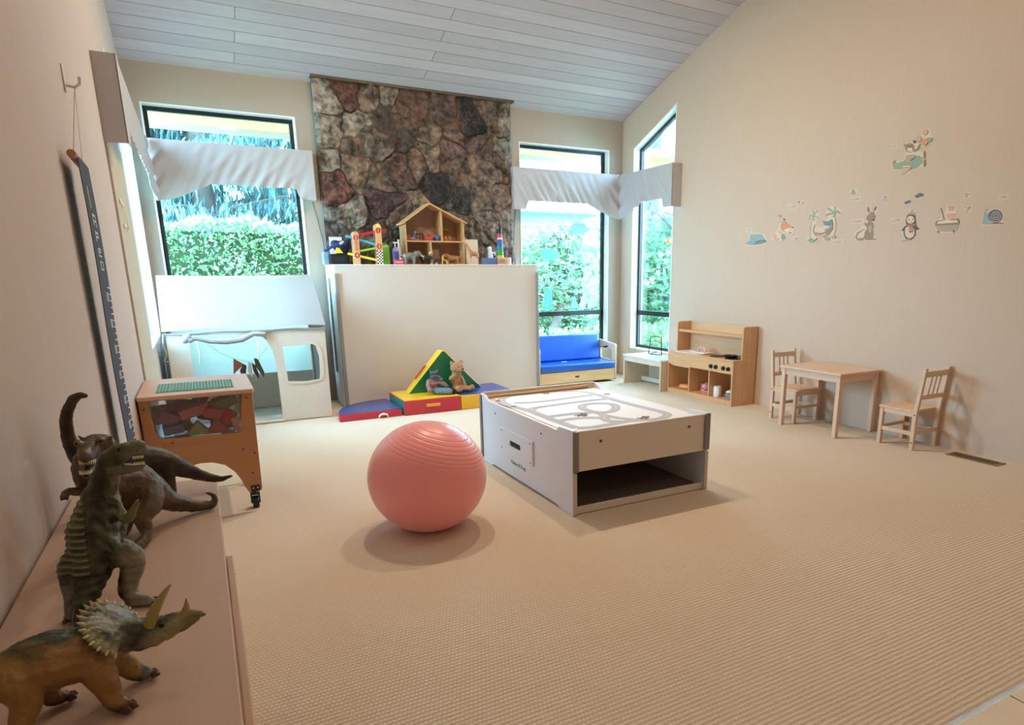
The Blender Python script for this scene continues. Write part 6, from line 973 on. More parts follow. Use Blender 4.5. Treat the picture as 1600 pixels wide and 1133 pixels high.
# ---- green ridged dinosaur standing upright, seen from behind
t = thing('green_dinosaur', 'green ridged upright dinosaur toy seen from behind, standing in the middle of the bookcase', 'dinosaur toy', (-.21, 1.27, TZ))
G_sp = [(-.236, 1.222, .803, .0115), (-.232, 1.236, .806, .0145), (-.226, 1.25, .83, .018), (-.217, 1.268, .860, .028), (-.210, 1.285, .888, .037), (-.208, 1.303, .923, .039), (-.197, 1.320, .960, .0335), (-.186, 1.325, .995, .0235), (-.174, 1.318, 1.026, .0195), (-.167, 1.310, 1.044, .0185)]
prims = [('t', G_sp), ('e', (-.195, 1.335, .93), (.036, .034, .05)), ('e', (-.212, 1.29, .885), (.042, .034, .036)),
 ('t', [(-.167, 1.310, 1.045, .0185), (-.150, 1.302, 1.057, .0165), (-.133, 1.297, 1.065, .0125), (-.119, 1.292, 1.070, .0095)]),
 ('t', [(-.165, 1.306, 1.030, .014), (-.148, 1.300, 1.028, .0085), (-.133, 1.296, 1.029, .007), (-.120, 1.292, 1.033, .0055)]),
 ('e', (-.140, 1.290, 1.072), (.008, .006, .005)),
 ('t', [(-.198, 1.287, .885, .029), (-.174, 1.277, .888, .0265), (-.155, 1.270, .876, .0195), (-.163, 1.276, .846, .0175), (-.171, 1.272, .820, .0155), (-.164, 1.262, .805, .013)]),
 ('t', [(-.168, 1.266, .803, .012), (-.150, 1.258, .801, .0105), (-.138, 1.252, .799, .0085)]),
 ('t', [(-.225, 1.29, .884, .029), (-.246, 1.287, .875, .019), (-.249, 1.277, .842, .0135), (-.250, 1.268, .810, .0115), (-.254, 1.252, .800, .0095)]),
 ('t', [(-.178, 1.318, .984, .013), (-.167, 1.302, .955, .0105), (-.156, 1.290, .942, .009), (-.146, 1.281, .956, .0068), (-.134, 1.276, .973, .0052)]),
 ('t', [(-.209, 1.325, .982, .010), (-.222, 1.335, .955, .008), (-.215, 1.345, .94, .006)])]
def gcol(p):
    dark = (.012, .015, .009); green = (.07, .085, .035); pale = (.30, .30, .24)
    # lateral stripe pattern: paler flanks, belly and legs, dark back
    c = mixc(dark, green, .35+1.3*nz(p, 55))
    side = (p.x+.205)/.05
    if p.z > .86: c = mixc(c, green, max(0, abs(side+.1)-.55)*1.2)
    st = math.sin(p.z*600+nz(p, 30)*1.2)
    if p.x < -.215 and .865 < p.z < 1.0: c = mixc(c, (.25, .27, .13), max(0, st)*.95)
    if p.x > -.185 and .90 < p.z < .985: c = mixc(c, (.13, .15, .07), max(0, math.sin(p.z*260+p.x*300+3*nz(p, 60)))*.7)
    if p.x > -.178 and p.z < .90: c = mixc(c, (.27, .27, .22), min(1, (p.x+.178)/.012)*min(1, (.905-p.z)/.02)*.85)
    if p.z < .85 and p.x < -.243: c = mixc(c, (.24, .24, .2), .6)
    if p.x > -.155 and p.z > 1.0: c = mixc(c, (.16, .17, .14), min(1, (p.x+.155)/.02))
    if p.x > -.172 and 1.0 < p.z < 1.036: c = mixc(c, (.22, .2, .15), .5)
    if .93 < p.z < .985 and p.x > -.165: c = mixc(c, (.2, .22, .1), .7)
    return c
def gdisp(p):
    d = .0008*nz(p, 140)+.0018*nz(p, 60)
    if p.x < -.212 and .86 < p.z < 1.0: d += .0013*math.sin(p.z*600+nz(p, 30)*1.2)
    if p.y < 1.262 and p.z < .87: d += .0014*math.sin(p.z*420)
    if -.20 < p.x < -.165 and .90 < p.z < .985: d += .0016*math.sin(p.z*260+p.x*300)
    return d
organic('body', prims, .0022, DM, t, gcol, 4, gdisp)
for z, x0 in ((1.052, -.131), (1.037, -.131)):
    for i in range(6):
        b = MB(); s = -1 if z > 1.045 else 1; xx = x0+i*.0028; b.tube([(xx, 1.287, z), (xx, 1.2865, z+s*.0055)], [.0016, .0003], 5); b.build('tooth', TEETH, t)
b = MB(); b.ell((-.150, 1.288, 1.066), .0028, n=8, m=6); b.build('eye', EYE, t)
claws(t, [(-.134, 1.258, .798, .010, -.001), (-.132, 1.250, .797, .011, -.003), (-.134, 1.243, .797, .009, -.006), (-.258, 1.246, .797, -.003, -.011), (-.250, 1.244, .797, .003, -.011)])
claws(t, [(-.132, 1.274, .975, .004, -.004)], r=.0028)

# ---- brown roaring dinosaur facing the room
t = thing('brown_dinosaur', 'brown roaring dinosaur toy with open jaws facing the room, behind the green one', 'dinosaur toy', (-.17, 1.62, TZ))
prims = [('t', [(-.236, 1.545, .992, .024), (-.237, 1.565, .955, .030), (-.224, 1.60, .932, .0365), (-.200, 1.63, .919, .043), (-.170, 1.66, .899, .0475), (-.144, 1.68, .870, .036), (-.121, 1.70, .843, .025), (-.088, 1.72, .819, .018), (-.056, 1.735, .8055, .0135), (-.034, 1.74, .8035, .0105), (-.024, 1.745, .814, .0075), (-.030, 1.75, .826, .0045), (-.043, 1.752, .832, .0018)]),
 ('e', (-.205, 1.525, 1.030), (.0255, .026, .020)), ('t', [(-.212, 1.53, 1.030, .022), (-.219, 1.505, 1.026, .0195), (-.222, 1.478, 1.022, .0155), (-.222, 1.462, 1.022, .012)]),
 ('e', (-.198, 1.498, 1.044), (.008, .012, .006)), ('e', (-.236, 1.498, 1.042), (.008, .012, .006)),
 ('t', [(-.226, 1.53, .998, .019), (-.228, 1.50, .988, .0125), (-.228, 1.475, .985, .0100), (-.227, 1.462, .986, .007)]),
 ('t', [(-.150, 1.645, .893, .032), (-.148, 1.61, .866, .025), (-.165, 1.588, .845, .0185), (-.160, 1.578, .815, .0125), (-.168, 1.556, .802, .0115), (-.180, 1.538, .799, .0095)]),
 ('t', [(-.195, 1.685, .88, .032), (-.200, 1.665, .858, .023), (-.200, 1.672, .818, .0135), (-.206, 1.662, .802, .0115), (-.216, 1.646, .799, .009)]),
 ('t', [(-.242, 1.565, .938, .0135), (-.256, 1.545, .934, .0095), (-.270, 1.525, .942, .0075), (-.275, 1.512, .936, .0075)]),
 ('t', [(-.215, 1.56, .935, .011), (-.21, 1.53, .92, .008), (-.205, 1.515, .93, .006)]),
 ('t', [(-.190, 1.518, 1.038, .0075), (-.182, 1.514, 1.046, .0015)]), ('t', [(-.230, 1.518, 1.044, .006), (-.236, 1.514, 1.054, .0012)])]
def bcol(p):
    c = mixc((.060, .034, .020), (.125, .080, .048), .5+1.2*nz(p, 45))
    c = mixc(c, (.17, .125, .07), max(0, min(1, (1.66-p.y)/.1))*max(0, min(1, (.925-p.z)/.05))*.5)
    if p.z > 1.0: c = mixc(c, (.16, .12, .10), .5+nz(p, 90))
    if p.y < 1.50 and .992 < p.z < 1.010: c = (.10, .035, .028)
    return mixc(c, (.04, .025, .018), max(0, (p.z-.93)/.1)*.3)
organic('body', prims, .0026, DM, t, bcol, 3, lambda p: .0010*nz(p, 120)+.0022*nz(p, 50))
b = MB(); b.ell((-.226, 1.492, 1.005), (.012, .028, .006)); b.build('mouth_lining', MOUTH, t)
for i in range(11):
    a = PI*i/10; x = -.2225+.0125*math.cos(a); y = 1.468-.011*math.sin(a)
    b = MB(); b.tube([(x, y, 1.014), (x, y, 1.0065)], [.0018, .0003], 5); b.build('tooth', TEETH, t)
    x = -.2275+.0095*math.cos(a); y = 1.466-.008*math.sin(a); b = MB(); b.tube([(x, y, .989), (x, y, .9965)], [.0017, .0003], 5); b.build('tooth', TEETH, t)
for x in (-.1985, -.2375): b = MB(); b.ell((x, 1.489, 1.043), .003, n=8, m=6); b.build('eye', EYE, t)
claws(t, [(-.185, 1.535, .797, -.006, -.010), (-.178, 1.531, .797, -.001, -.012), (-.172, 1.534, .797, .005, -.011), (-.221, 1.640, .797, -.005, -.010), (-.213, 1.637, .797, 0, -.011)])
claws(t, [(-.277, 1.507, .934, -.003, -.008), (-.271, 1.505, .934, .002, -.009)], r=.003)

# ---- long-necked dinosaur at the back
t = thing('long_necked_dinosaur', 'dark brown long-necked dinosaur toy with tail stretching right, farthest on the bookcase', 'dinosaur toy', (-.19, 1.90, TZ))
prims = [('t', [(-.270, 1.80, 1.086, .0095), (-.276, 1.80, 1.082, .0105), (-.288, 1.80, 1.062, .0118), (-.298, 1.81, 1.035, .0130), (-.302, 1.82, 1.003, .0142), (-.302, 1.84, .962, .0165), (-.289, 1.86, .927, .0245), (-.257, 1.89, .905, .036), (-.214, 1.91, .895, .044), (-.174, 1.92, .889, .044), (-.136, 1.92, .882, .0355), (-.105, 1.92, .866, .027), (-.074, 1.92, .846, .019), (-.040, 1.92, .827, .0132), (-.006, 1.91, .8185, .0085), (.022, 1.90, .826, .003)]),
 ('t', [(-.272, 1.80, 1.085, .010), (-.262, 1.797, 1.090, .008), (-.252, 1.795, 1.088, .006)])]
for (x, y) in ((-.128, 1.905), (-.252, 1.885), (-.165, 1.955), (-.238, 1.945)):
    prims.append(('t', [(x, y, .868, .022), (x+.003, y-.003, .835, .0155), (x+.004, y-.006, .806, .0145)]))
organic('body', prims, .003, DM, t, lambda p: mixc((.022, .014, .009), (.055, .036, .022), .5+1.2*nz(p, 40)), 3, lambda p: .0008*nz(p, 120)+.0012*nz(p, 60))
b = MB(); b.ell((-.262, 1.793, 1.092), .0022, n=8, m=6); b.build('eye', EYE, t)
claws(t, [(-.124+d, 1.886, .796, d*.4, -.006) for d in (-.007, 0, .007)]+[(-.248+d, 1.866, .796, d*.4, -.006) for d in (-.007, 0, .007)])

# ---- three-horned dinosaur in the foreground
t = thing('three_horned_dinosaur', 'tan and green three-horned dinosaur toy with spiky neck frill, nearest on the bookcase', 'dinosaur toy', (-.20, .96, TZ))
prims = [('t', [(-.349, .937, .822, .003), (-.337, .938, .838, .008), (-.312, .942, .856, .0165), (-.276, .950, .867, .0275), (-.248, .956, .873, .0355), (-.222, .96, .874, .039), (-.198, .965, .872, .0365), (-.176, .970, .871, .0300), (-.155, .975, .874, .0240), (-.140, .974, .877, .022)]),
 ('t', [(-.147, .975, .879, .0225), (-.121, .970, .880, .0185), (-.102, .965, .884, .0150), (-.084, .960, .890, .0118), (-.068, .957, .895, .0088), (-.056, .955, .898, .0062), (-.047, .954, .893, .003)]),
 ('t', [(-.128, .972, .866, .0145), (-.105, .965, .870, .0105), (-.085, .960, .877, .0075), (-.066, .956, .884, .0052), (-.054, .955, .889, .003)]),
 ('t', [(-.179, .950, .858, .0225), (-.171, .945, .836, .018), (-.165, .940, .815, .0135), (-.160, .936, .804, .0125), (-.152, .932, .801, .010)]),
 ('t', [(-.166, .990, .845, .019), (-.150, .995, .820, .0145), (-.142, .999, .806, .012), (-.132, 1.000, .801, .0095)]),
 ('t', [(-.256, .938, .868, .027), (-.248, .930, .842, .0185), (-.254, .920, .820, .0135), (-.254, .912, .805, .0125), (-.246, .904, .801, .010)]),
 ('t', [(-.242, .982, .850, .024), (-.240, .988, .822, .0145), (-.236, .988, .806, .012), (-.226, .994, .801, .009)])]
# frill: a cupped disc rising behind the head, facing forward and up
FC = Vector((-.146, .978, .895)); FN = Vector((.72, -.18, .66)).normalized(); FU = Vector((-.60, .25, .72)); FU = (FU-FN*FU.dot(FN)).normalized(); FR = FN.cross(FU)
fr = []
for i in range(17):
    a = math.radians(-118+236*i/16); e = FC+FU*math.cos(a)*.043+FR*math.sin(a)*.050-FN*.010
    fr.append(('t', [(*(FC-FN*.004), .0105), (*(FC*.5+e*.5+FN*.000), .0062), (*e, .0038)]))
prims += fr
def tcol(p):
    tan = (.33, .185, .055); grn = (.020, .042, .016)
    d = p-FC; infr = d.dot(FN) > -.017 and (d-FN*d.dot(FN)).length < .062 and p.x > -.19 and (p.z > .862)
    back = (p.z-(.893 if p.x < -.16 else .885))/.016+nz(p, 40)*1.0
    c = mixc(tan, grn, back)
    c = mixc(c, (.13, .06, .025), max(0, nz(p, 30))*1.1)
    if p.z < .812: c = mixc(c, (.075, .03, .02), (.812-p.z)/.012)
    if infr or p.x > -.135:
        c = mixc((.035, .045, .030), (.16, .175, .11), .45+1.4*nz(p, 60))
        r = (d-FN*d.dot(FN)).length
        if infr: c = mixc(c, (.30, .29, .17), max(0, min(1, (r-.036)/.010)))
        u_, v_ = d.dot(FR), d.dot(FU)
        if infr and min(((u_-s_*.020)/.012)**2+((v_-.014)/.018)**2 for s_ in (-1, 1)) < 1: c = (.26, .28, .25)
    if p.x > -.078: c = mixc(c, (.22, .20, .09), (p.x+.078)/.012)
    return c
def tdisp(p):
    d = p-FC; k = .0009*nz(p, 150)+.0012*nz(p, 70)
    if p.z > .862 and p.x > -.19 and d.length < .065: k += .0022*max(0, nz(p, 190))
    return k
organic('body', prims, .0021, DM, t, tcol, 4, tdisp)
HM = mat('toy_horn', '#9c9158', .4)
b = MB(); b.tube([(-.112, .957, .893), (-.103, .953, .915), (-.093, .951, .932), (-.082, .951, .948)], [.0078, .0062, .0042, .0008], 10); b.build('horn', HM, t)
b = MB(); b.tube([(-.112, .983, .893), (-.100, .992, .909), (-.092, 1.000, .918), (-.084, 1.006, .926)], [.0075, .006, .004, .0008], 10); b.build('horn', HM, t)
b = MB(); b.tube([(-.070, .956, .898), (-.066, .956, .910), (-.065, .956, .922)], [.0068, .004, .0006], 9); b.build('horn', HM, t)
for i in range(19):
    a = math.radians(-122+244*i/18); e = FC+FU*math.cos(a)*.0445+FR*math.sin(a)*.0515-FN*.010; o_ = (FU*math.cos(a)+FR*math.sin(a))
    b = MB(); b.tube([e-o_*.002, e+o_*.007+FN*.001], [.0036, .0006], 6); b.build('frill_spike', mat('frill_spike_cream', '#a9a479', .5), t)
b = MB(); b.ell((-.098, .9505, .892), (.0032, .002, .0032), n=8, m=6); b.build('eye', EYE, t)
claws(t, [(-.148, .936, .798, .009, .001), (-.146, .929, .798, .010, -.003), (-.151, .923, .798, .007, -.007), (-.126, 1.004, .798, .009, .002), (-.124, .997, .798, .010, -.002), (-.238, .906, .798, .008, 0), (-.239, .898, .798, .008, -.004), (-.219, .998, .798, .008, .001), (-.219, .991, .798, .008, -.003)], r=.0058)

# ================================================================ SOFT TOYS ON THE MATS
MZ = .1535
def furm(n, bump=.003): return mat(n, '#777', .95, attr='Col', bump=bump, bs=(220, 220, 220), spec=.1)
FUR = furm('plush_fur')
t = thing('teddy_bear', 'light brown teddy bear sitting upright against the green foam triangle', 'teddy bear', (2.29, 6.42, MZ))
prims = [('e', (2.275, 6.45, .255), (.062, .055, .085)), ('e', (2.285, 6.43, .41), (.072, .062, .062)), ('e', (2.310, 6.375, .395), (.034, .03, .026)),
 ('e', (2.232, 6.44, .462), (.022, .014, .022)), ('e', (2.338, 6.445, .462), (.022, .014, .022)), ('t', [(2.28, 6.44, .33, .05), (2.283, 6.44, .37, .05)]),
 ('t', [(2.228, 6.43, .31, .026), (2.205, 6.40, .305, .024), (2.215, 6.365, .325, .022)]), ('t', [(2.325, 6.44, .30, .026), (2.345, 6.42, .25, .024), (2.35, 6.40, .225, .02)]),
 ('t', [(2.25, 6.42, .195, .036), (2.262, 6.36, .19, .033), (2.265, 6.325, .195, .032)]), ('e', (2.268, 6.315, .205), (.030, .016, .038)),
 ('t', [(2.31, 6.43, .192, .034), (2.37, 6.38, .188, .032), (2.405, 6.355, .19, .031)]), ('e', (2.415, 6.35, .20), (.026, .022, .035), (0, 0, -.6))]
organic('body', prims, .0055, FUR, t, lambda p: mixc((.36, .19, .095), (.46, .27, .15), .5+nz(p, 60)), 3, lambda p: .002*nz(p, 120))
for x, y in ((2.282, 6.375), (2.325, 6.382)): b = MB(); b.ell((x, y-.002, .425), .0065, n=8, m=6); b.build('eye', EYE, t)
b = MB(); b.ell((2.318, 6.343, .405), (.011, .007, .008)); b.build('nose', EYE, t)
t = thing('plush_wolf', 'grey plush animal in red gingham shirt and blue jeans slumped beside the teddy bear', 'soft toy', (2.06, 6.42, MZ))
organic('head', [('e', (2.045, 6.45, .345), (.048, .045, .042)), ('t', [(2.06, 6.43, .335, .034), (2.09, 6.40, .315, .022), (2.105, 6.385, .30, .016)]), ('t', [(2.02, 6.47, .37, .016), (2.01, 6.475, .405, .006)]), ('t', [(2.075, 6.47, .37, .016), (2.085, 6.475, .40, .006)]), ('e', (2.03, 6.46, .30), (.035, .03, .03))], .0055, FUR, t, lambda p: mixc((.055, .05, .055), (.17, .15, .155), .5+1.5*nz(p, 35)), 3, lambda p: .002*nz(p, 120))
for q in ((2.052, 6.412, .36), (2.083, 6.420, .352)): b = MB(); b.ell(q, .005, n=8, m=6); b.build('eye', EYE, t)
b = MB(); b.ell((2.110, 6.376, .303), .008, n=8, m=6); b.build('nose', EYE, t)
def gcheck(p):
    a = math.sin(p.x*420+p.z*40) > 0; c = math.sin(p.z*420+p.y*160) > 0
    return (.30, .016, .02) if a and c else (.02, .012, .014) if (a != c) else (.75, .6, .58)
GM = mat('gingham_cloth', '#a33', .85, attr='Col')
organic('shirt', [('e', (2.025, 6.46, .245), (.062, .05, .075)), ('t', [(1.985, 6.45, .285, .03), (1.965, 6.42, .235, .028), (1.975, 6.39, .20, .025)]), ('t', [(2.06, 6.44, .275, .028), (2.11, 6.42, .265, .024), (2.15, 6.40, .235, .022)])], .005, GM, t, gcheck, 3)
organic('jeans', [('e', (2.04, 6.42, .19), (.06, .05, .034)), ('t', [(2.06, 6.41, .188, .033), (2.13, 6.385, .188, .030), (2.17, 6.375, .185, .031)]), ('t', [(2.05, 6.37, .186, .030), (2.12, 6.335, .184, .029), (2.165, 6.32, .183, .030)])], .005, mat('washed_denim', '#6f8496', .9, .3, (60, 60, 60), bump=.001), t)
for (x, y) in ((2.19, 6.37), (2.187, 6.318)): 
    b = MB(); b.ell((x+.008, y, .183), (.026, .026, .029)); b.build('shoe', mat('black_felt', '#15151a', .9), t)
organic('paw', [('e', (2.165, 6.39, .222), (.018, .016, .015))], .004, FUR, t, lambda p: (.10, .09, .095), 1)

# ================================================================ TOYS ON TOP OF THE FIREPLACE BOX
T0 = 1.4625
DOLLW = wood('dollhouse_pine', '#cfa473', 'z', .5, .15); DOLLX = wood('dollhouse_pine_x', '#d3a876', 'x', .5, .15)
t = thing('dollhouse', 'open-fronted wooden dollhouse with pitched roof in the middle of the ledge', 'dollhouse', (2.36, 7.23, T0))
HX0, HX1, HY0, HY1, HF = 2.02, 2.69, 7.10, 7.335, 1.715
RX = 2.30; rz = lambda x: 2.105-(RX-x)*.70 if x < RX else 2.105-(x-RX)*.455
b = MB(); b.box(HX0, HX1, HY0+.02, HY1, T0+.0005, T0+.014); b.build('base', DOLLX, t)
for x in (HX0, HX1-.016): b = MB(); b.box(x, x+.016, HY0+.02, HY1, T0+.0145, rz(x)-.012); b.build('wall', DOLLW, t)
b = MB(); b.box(HX0+.0165, HX1-.0165, HY0+.022, HY1, HF-.014, HF); b.build('floor_board', DOLLX, t)
b = MB(); b.box(RX-.008, RX+.008, HY0+.022, HY1-.01, T0+.0145, HF-.0145); b.build('inner_wall', DOLLW, t)
b = MB(); b.box(2.425, 2.441, HY0+.022, HY1-.01, HF+.0005, rz(2.433)-.012); b.build('inner_wall', DOLLW, t)
b = MB(); b.prism([(HX0+.001, T0+.0145), (HX1-.001, T0+.0145), (HX1-.001, rz(HX1)-.014), (RX, 2.085), (HX0+.001, rz(HX0)-.014)], 'y', HY1+.0005, HY1+.006); b.build('back_panel', mat('dollhouse_back', '#a98f82', .7, .1, (8, 8, 8)), t)
b = MB(); b.prism([(RX, 2.105), (HX0-.03, rz(HX0-.03)), (HX0-.03, rz(HX0-.03)-.014), (RX, 2.09)], 'y', HY0, HY1+.006); b.build('roof_board', DOLLX, t)
b = MB(); b.prism([(RX, 2.105), (HX1+.03, rz(HX1+.03)), (HX1+.03, rz(HX1+.03)-.014), (RX, 2.09)], 'y', HY0, HY1+.006); b.build('roof_board', DOLLX, t)
# dollhouse furniture and dolls
C = lambda n, c, r=.5: mat(n, c, r)
Z2 = HF+.0006; Z1 = T0+.0147
t = thing('doll_bed', 'black doll bunk frame on the upper floor of the dollhouse', 'doll furniture', (2.17, 7.2, Z2))
b = MB()
for x in (2.125, 2.22):
    for y in (7.17, 7.25): b.box(x, x+.007, y, y+.007, Z2, Z2+.085)
b.build('post', C('doll_black', '#25221f'), t); b = MB(); b.box(2.133, 2.219, 7.172, 7.255, Z2+.03, Z2+.038); b.build('bunk', C('doll_olive', '#4b4a34'), t); b = MB(); b.box(2.133, 2.219, 7.172, 7.255, Z2+.066, Z2+.074); b.build('bunk', C('doll_black', '#25221f'), t)
b = organic('doll', [('e', (2.13, 7.15, 1.80), (.013, .012, .015)), ('t', [(2.13, 7.15, 1.785, .012), (2.125, 7.15, 1.76, .016), (2.12, 7.15, 1.74, .015)]), ('t', [(2.12, 7.15, 1.775, .006), (2.10, 7.145, 1.76, .005)]), ('t', [(2.137, 7.15, 1.775, .006), (2.155, 7.145, 1.765, .005)]), ('e', (2.105, 7.15, 1.733), (.03, .02, .0165))], .0035, mat('doll_paint', '#444', .5, attr='Col'), None, lambda p: (.5, .28, .22) if (p.z > 1.79 and p.x > 2.132) else (.02, .02, .03) if p.z > 1.79 else (.04, .06, .14) if p.z > 1.748 else (.35, .13, .1))
tag(b, 'small doll in dark blue with black hair at the left of the dollhouse upper floor', 'doll')
b.location.z += Z2+.0003-(1.733-.0165)
b = MB(); b.box(2.245, 2.262, 7.16, 7.22, Z2, Z2+.075); b.box(2.2625, 2.33, 7.16, 7.22, Z2, Z2+.045); tag(b.build('doll_armchair', C('doll_red', '#b4544a'), bevel=.003), 'red doll armchair in the middle of the upper floor', 'doll furniture')
b = MB(); b.cyl((2.345, 7.15, Z2), (2.345, 7.15, Z2+.035), .012, n=14); tag(b.build('doll_stool', C('doll_black', '#25221f')), 'tiny black stool beside the red doll armchair', 'doll furniture')
b = MB(); b.box(2.325, 2.40, 7.24, 7.29, Z2, Z2+.07); tag(b.build('doll_cupboard', C('doll_orange', '#c8743f'), bevel=.002), 'orange doll cupboard behind the blue drum on the upper floor', 'doll furniture')
b = MB(); b.lathe([(0, 0), (.028, 0), (.033, .02), (.026, .045), (.012, .058), (0, .06)], (2.385, 7.17, Z2), 20); tag(b.build('doll_pouffe', C('doll_blue', '#2f6296')), 'round blue doll pouffe by the inner wall of the upper floor', 'doll furniture')
b = MB(); b.box(2.475, 2.565, 7.27, 7.3345, 1.842, 1.850); b.box(2.475, 2.565, 7.325, 7.3345, 1.8505, 1.862); tag(b.build('doll_shelf', C('doll_lime', '#a8b23a')), 'lime green doll shelf on the back of the right-hand upper room', 'doll furniture')
for k, x in enumerate((2.50, 2.545)):
    b = MB(); b.box(x-.01, x+.01, 7.20, 7.206, Z2, Z2+.055); b.box(x-.01, x+.01, 7.1695, 7.1995, Z2+.022, Z2+.028); b.box(x-.01, x-.006, 7.17, 7.174, Z2, Z2+.0215); b.box(x+.006, x+.01, 7.17, 7.174, Z2, Z2+.0215)
    tag(b.build('doll_chair', C('doll_wood', '#c98c4c')), ('left-hand' if k == 0 else 'right-hand')+' little wooden doll chair in the right upper room', 'doll furniture', 'wooden doll chairs')
b = MB()
for x in (2.335, 2.352, 2.369, 2.386, 2.403): b.box(x, x+.005, 7.20, 7.206, Z1, Z1+.14)
b.box(2.33, 2.413, 7.198, 7.208, Z1+.1405, Z1+.15); b.box(2.33, 2.413, 7.20, 7.26, Z1+.04, Z1+.048); tag(b.build('doll_cot', C('doll_pale', '#b8a08c')), 'pale slatted doll cot on the ground floor of the dollhouse', 'doll furniture')
# toy animals
def animal(name, label, cat, x, y, L, H, br, lr, head, colfn, s=1, extra=(), vox=.004, tail=None, m=None):
    """four-legged toy, s=+1 faces right; head = (dx, dz, r, muzzle)"""
    t = thing(name, label, cat, (x, y, T0)); hz = T0+H-br; a = L/2
    pr = [('t', [(x-a*s, y, hz, br*.85), (x-a*.3*s, y, hz-.002, br), (x+a*.4*s, y, hz+.002, br*1.02), (x+a*s, y, hz+.004, br*.8)])]
    for i, (dx, dy) in enumerate(((-a*.9, -1), (-a*.75, 1), (a*.72, -1), (a*.9, 1))):
        k = (-.006, .006, .005, -.005)[i]; Y = y+dy*br*.5
        pr.append(('t', [(x+dx*s, Y, hz-br*.2, lr*1.5), (x+(dx+k)*s, Y, T0+(H-2*br)*.5, lr*1.05), (x+(dx+k*.4)*s, Y, T0+lr*.95, lr)]))
    hx, hz2, hr, mz = head
    pr += [('t', [(x+a*.9*s, y, hz+.004, br*.7), (x+(a+hx*.6)*s, y, hz+hz2*.7, hr*.95), (x+(a+hx)*s, y, hz+hz2, hr)]), ('t', [(x+(a+hx)*s, y, hz+hz2, hr*.85), (x+(a+hx+mz)*s, y, hz+hz2-hr*.5, hr*.5)])]
    if tail: pr.append(('t', [(x-(a*.95)*s, y, hz+.006, lr*.6)]+[(x-(a+q[0])*s, y, hz+q[1], q[2]) for q in tail]))
    pr += list(extra)
    organic('body', pr, vox, m or mat('toy_animal_paint', '#777', .5, attr='Col'), t, colfn, 2)
    for q in (-1, 1):
        b = MB(); b.ell((x+(a+hx+mz*.35)*s, y+q*hr*.72, hz+hz2+hr*.2), .003, n=6, m=5); b.build('eye', EYE, t)
    return t
G1 = lambda a, b_, f=30: (lambda p: mixc(a, b_, .5+1.2*nz(p, f)))
t = animal('elephant_toy', 'grey elephant toy facing right in front of the dollhouse', 'animal toy', 2.03, 7.03, .10, .125, .036, .0135, (.045, .022, .030, .028), G1((.13, .14, .115), (.21, .22, .19)),
  extra=[('t', [(2.155, 7.03, T0+.10, .013), (2.175, 7.03, T0+.08, .010), (2.178, 7.03, T0+.055, .007)]), ('e', (2.105, 7.00, T0+.115), (.024, .006, .028)), ('e', (2.105, 7.06, T0+.115), (.024, .006, .028))], tail=[(.008, -.01, .004), (.012, -.04, .003)])
for q in (-1, 1):
    b = MB(); b.tube([(2.148, 7.03+q*.014, T0+.094), (2.17, 7.03+q*.018, T0+.084), (2.19, 7.03+q*.016, T0+.093)], [.005, .004, .001], 7); b.build('tusk', mat('toy_ivory', '#f0ead8', .4), t)
t = animal('bison_toy', 'black horned bison toy between the elephant and the lion', 'animal toy', 2.22, 7.09, .085, .10, .034, .009, (.018, .012, .020, .015), G1((.012, .011, .011), (.03, .027, .026)), tail=[(.006, -.02, .004)])
b = MB(); b.tube([(2.262, 7.065, T0+.095), (2.252, 7.055, T0+.118), (2.272, 7.06, T0+.132), (2.295, 7.075, T0+.128), (2.302, 7.09, T0+.112)], [.003, .006, .007, .006, .003], 8); b.build('horn', mat('toy_ivory', '#f0ead8', .4), t)
b = animal('black_cat_toy', 'small black cat toy with pricked ears left of the lion', 'animal toy', 2.315, 7.01, .06, .062, .016, .006, (.018, .014, .014, .008), G1((.014, .014, .02), (.035, .035, .05)), tail=[(.012, .01, .003), (.018, .03, .002)], vox=.003,
  extra=[('t', [(2.36, 7.003, T0+.07, .005), (2.362, 7.002, T0+.088, .001)]), ('t', [(2.36, 7.017, T0+.07, .005), (2.362, 7.018, T0+.088, .001)])])
t = animal('lion_toy', 'tawny lion toy facing left with raised tail in front of the dollhouse', 'animal toy', 2.50, 7.03, .125, .098, .026, .0095, (.022, .014, .026, .014), lambda p: mixc((.17, .07, .028), (.30, .14, .06), .5+nz(p, 40)) if p.x < 2.46 and p.z > T0+.05 else mixc((.30, .13, .045), (.40, .20, .08), .5+nz(p, 40)), s=-1,
  extra=[('e', (2.445, 7.03, T0+.085), (.032, .03, .036))], tail=[(.02, .0, .006), (.038, .018, .0055), (.042, .05, .005), (.036, .072, .007)])
t = thing('yellow_toy_chair', 'small yellow toy chair between the black cat and the lion', 'doll furniture', (2.40, 7.0, T0))
YW = C('toy_chair_yellow', '#e3b04a')
b = MB(); b.prism([(2.375, T0+.048), (2.425, T0+.04), (2.425, T0+.048), (2.385, T0+.058), (2.392, T0+.092), (2.386, T0+.093), (2.372, T0+.055)], 'y', 6.985, 7.015); b.build('seat', YW, t)
b = MB(); b.tube([(2.423, 6.99, T0+.045), (2.433, 6.99, T0+.003)], .0035, 6); b.build('leg', YW, t); b = MB(); b.tube([(2.423, 7.012, T0+.045), (2.433, 7.012, T0+.003)], .0035, 6); b.build('leg', YW, t)
b = MB(); b.tube([(2.381, 6.99, T0+.048), (2.376, 6.99, T0+.003)], .0035, 6); b.build('leg', YW, t); b = MB(); b.tube([(2.381, 7.012, T0+.048), (2.376, 7.012, T0+.003)], .0035, 6); b.build('leg', YW, t)
def gir(p):
    v = noise.voronoi(Vector(p)*62)[0]; e = v[1]-v[0]
    return (.30, .075, .03) if e > .16 and p.z > T0+.07 and p.z < T0+.225 else (.58, .38, .19)
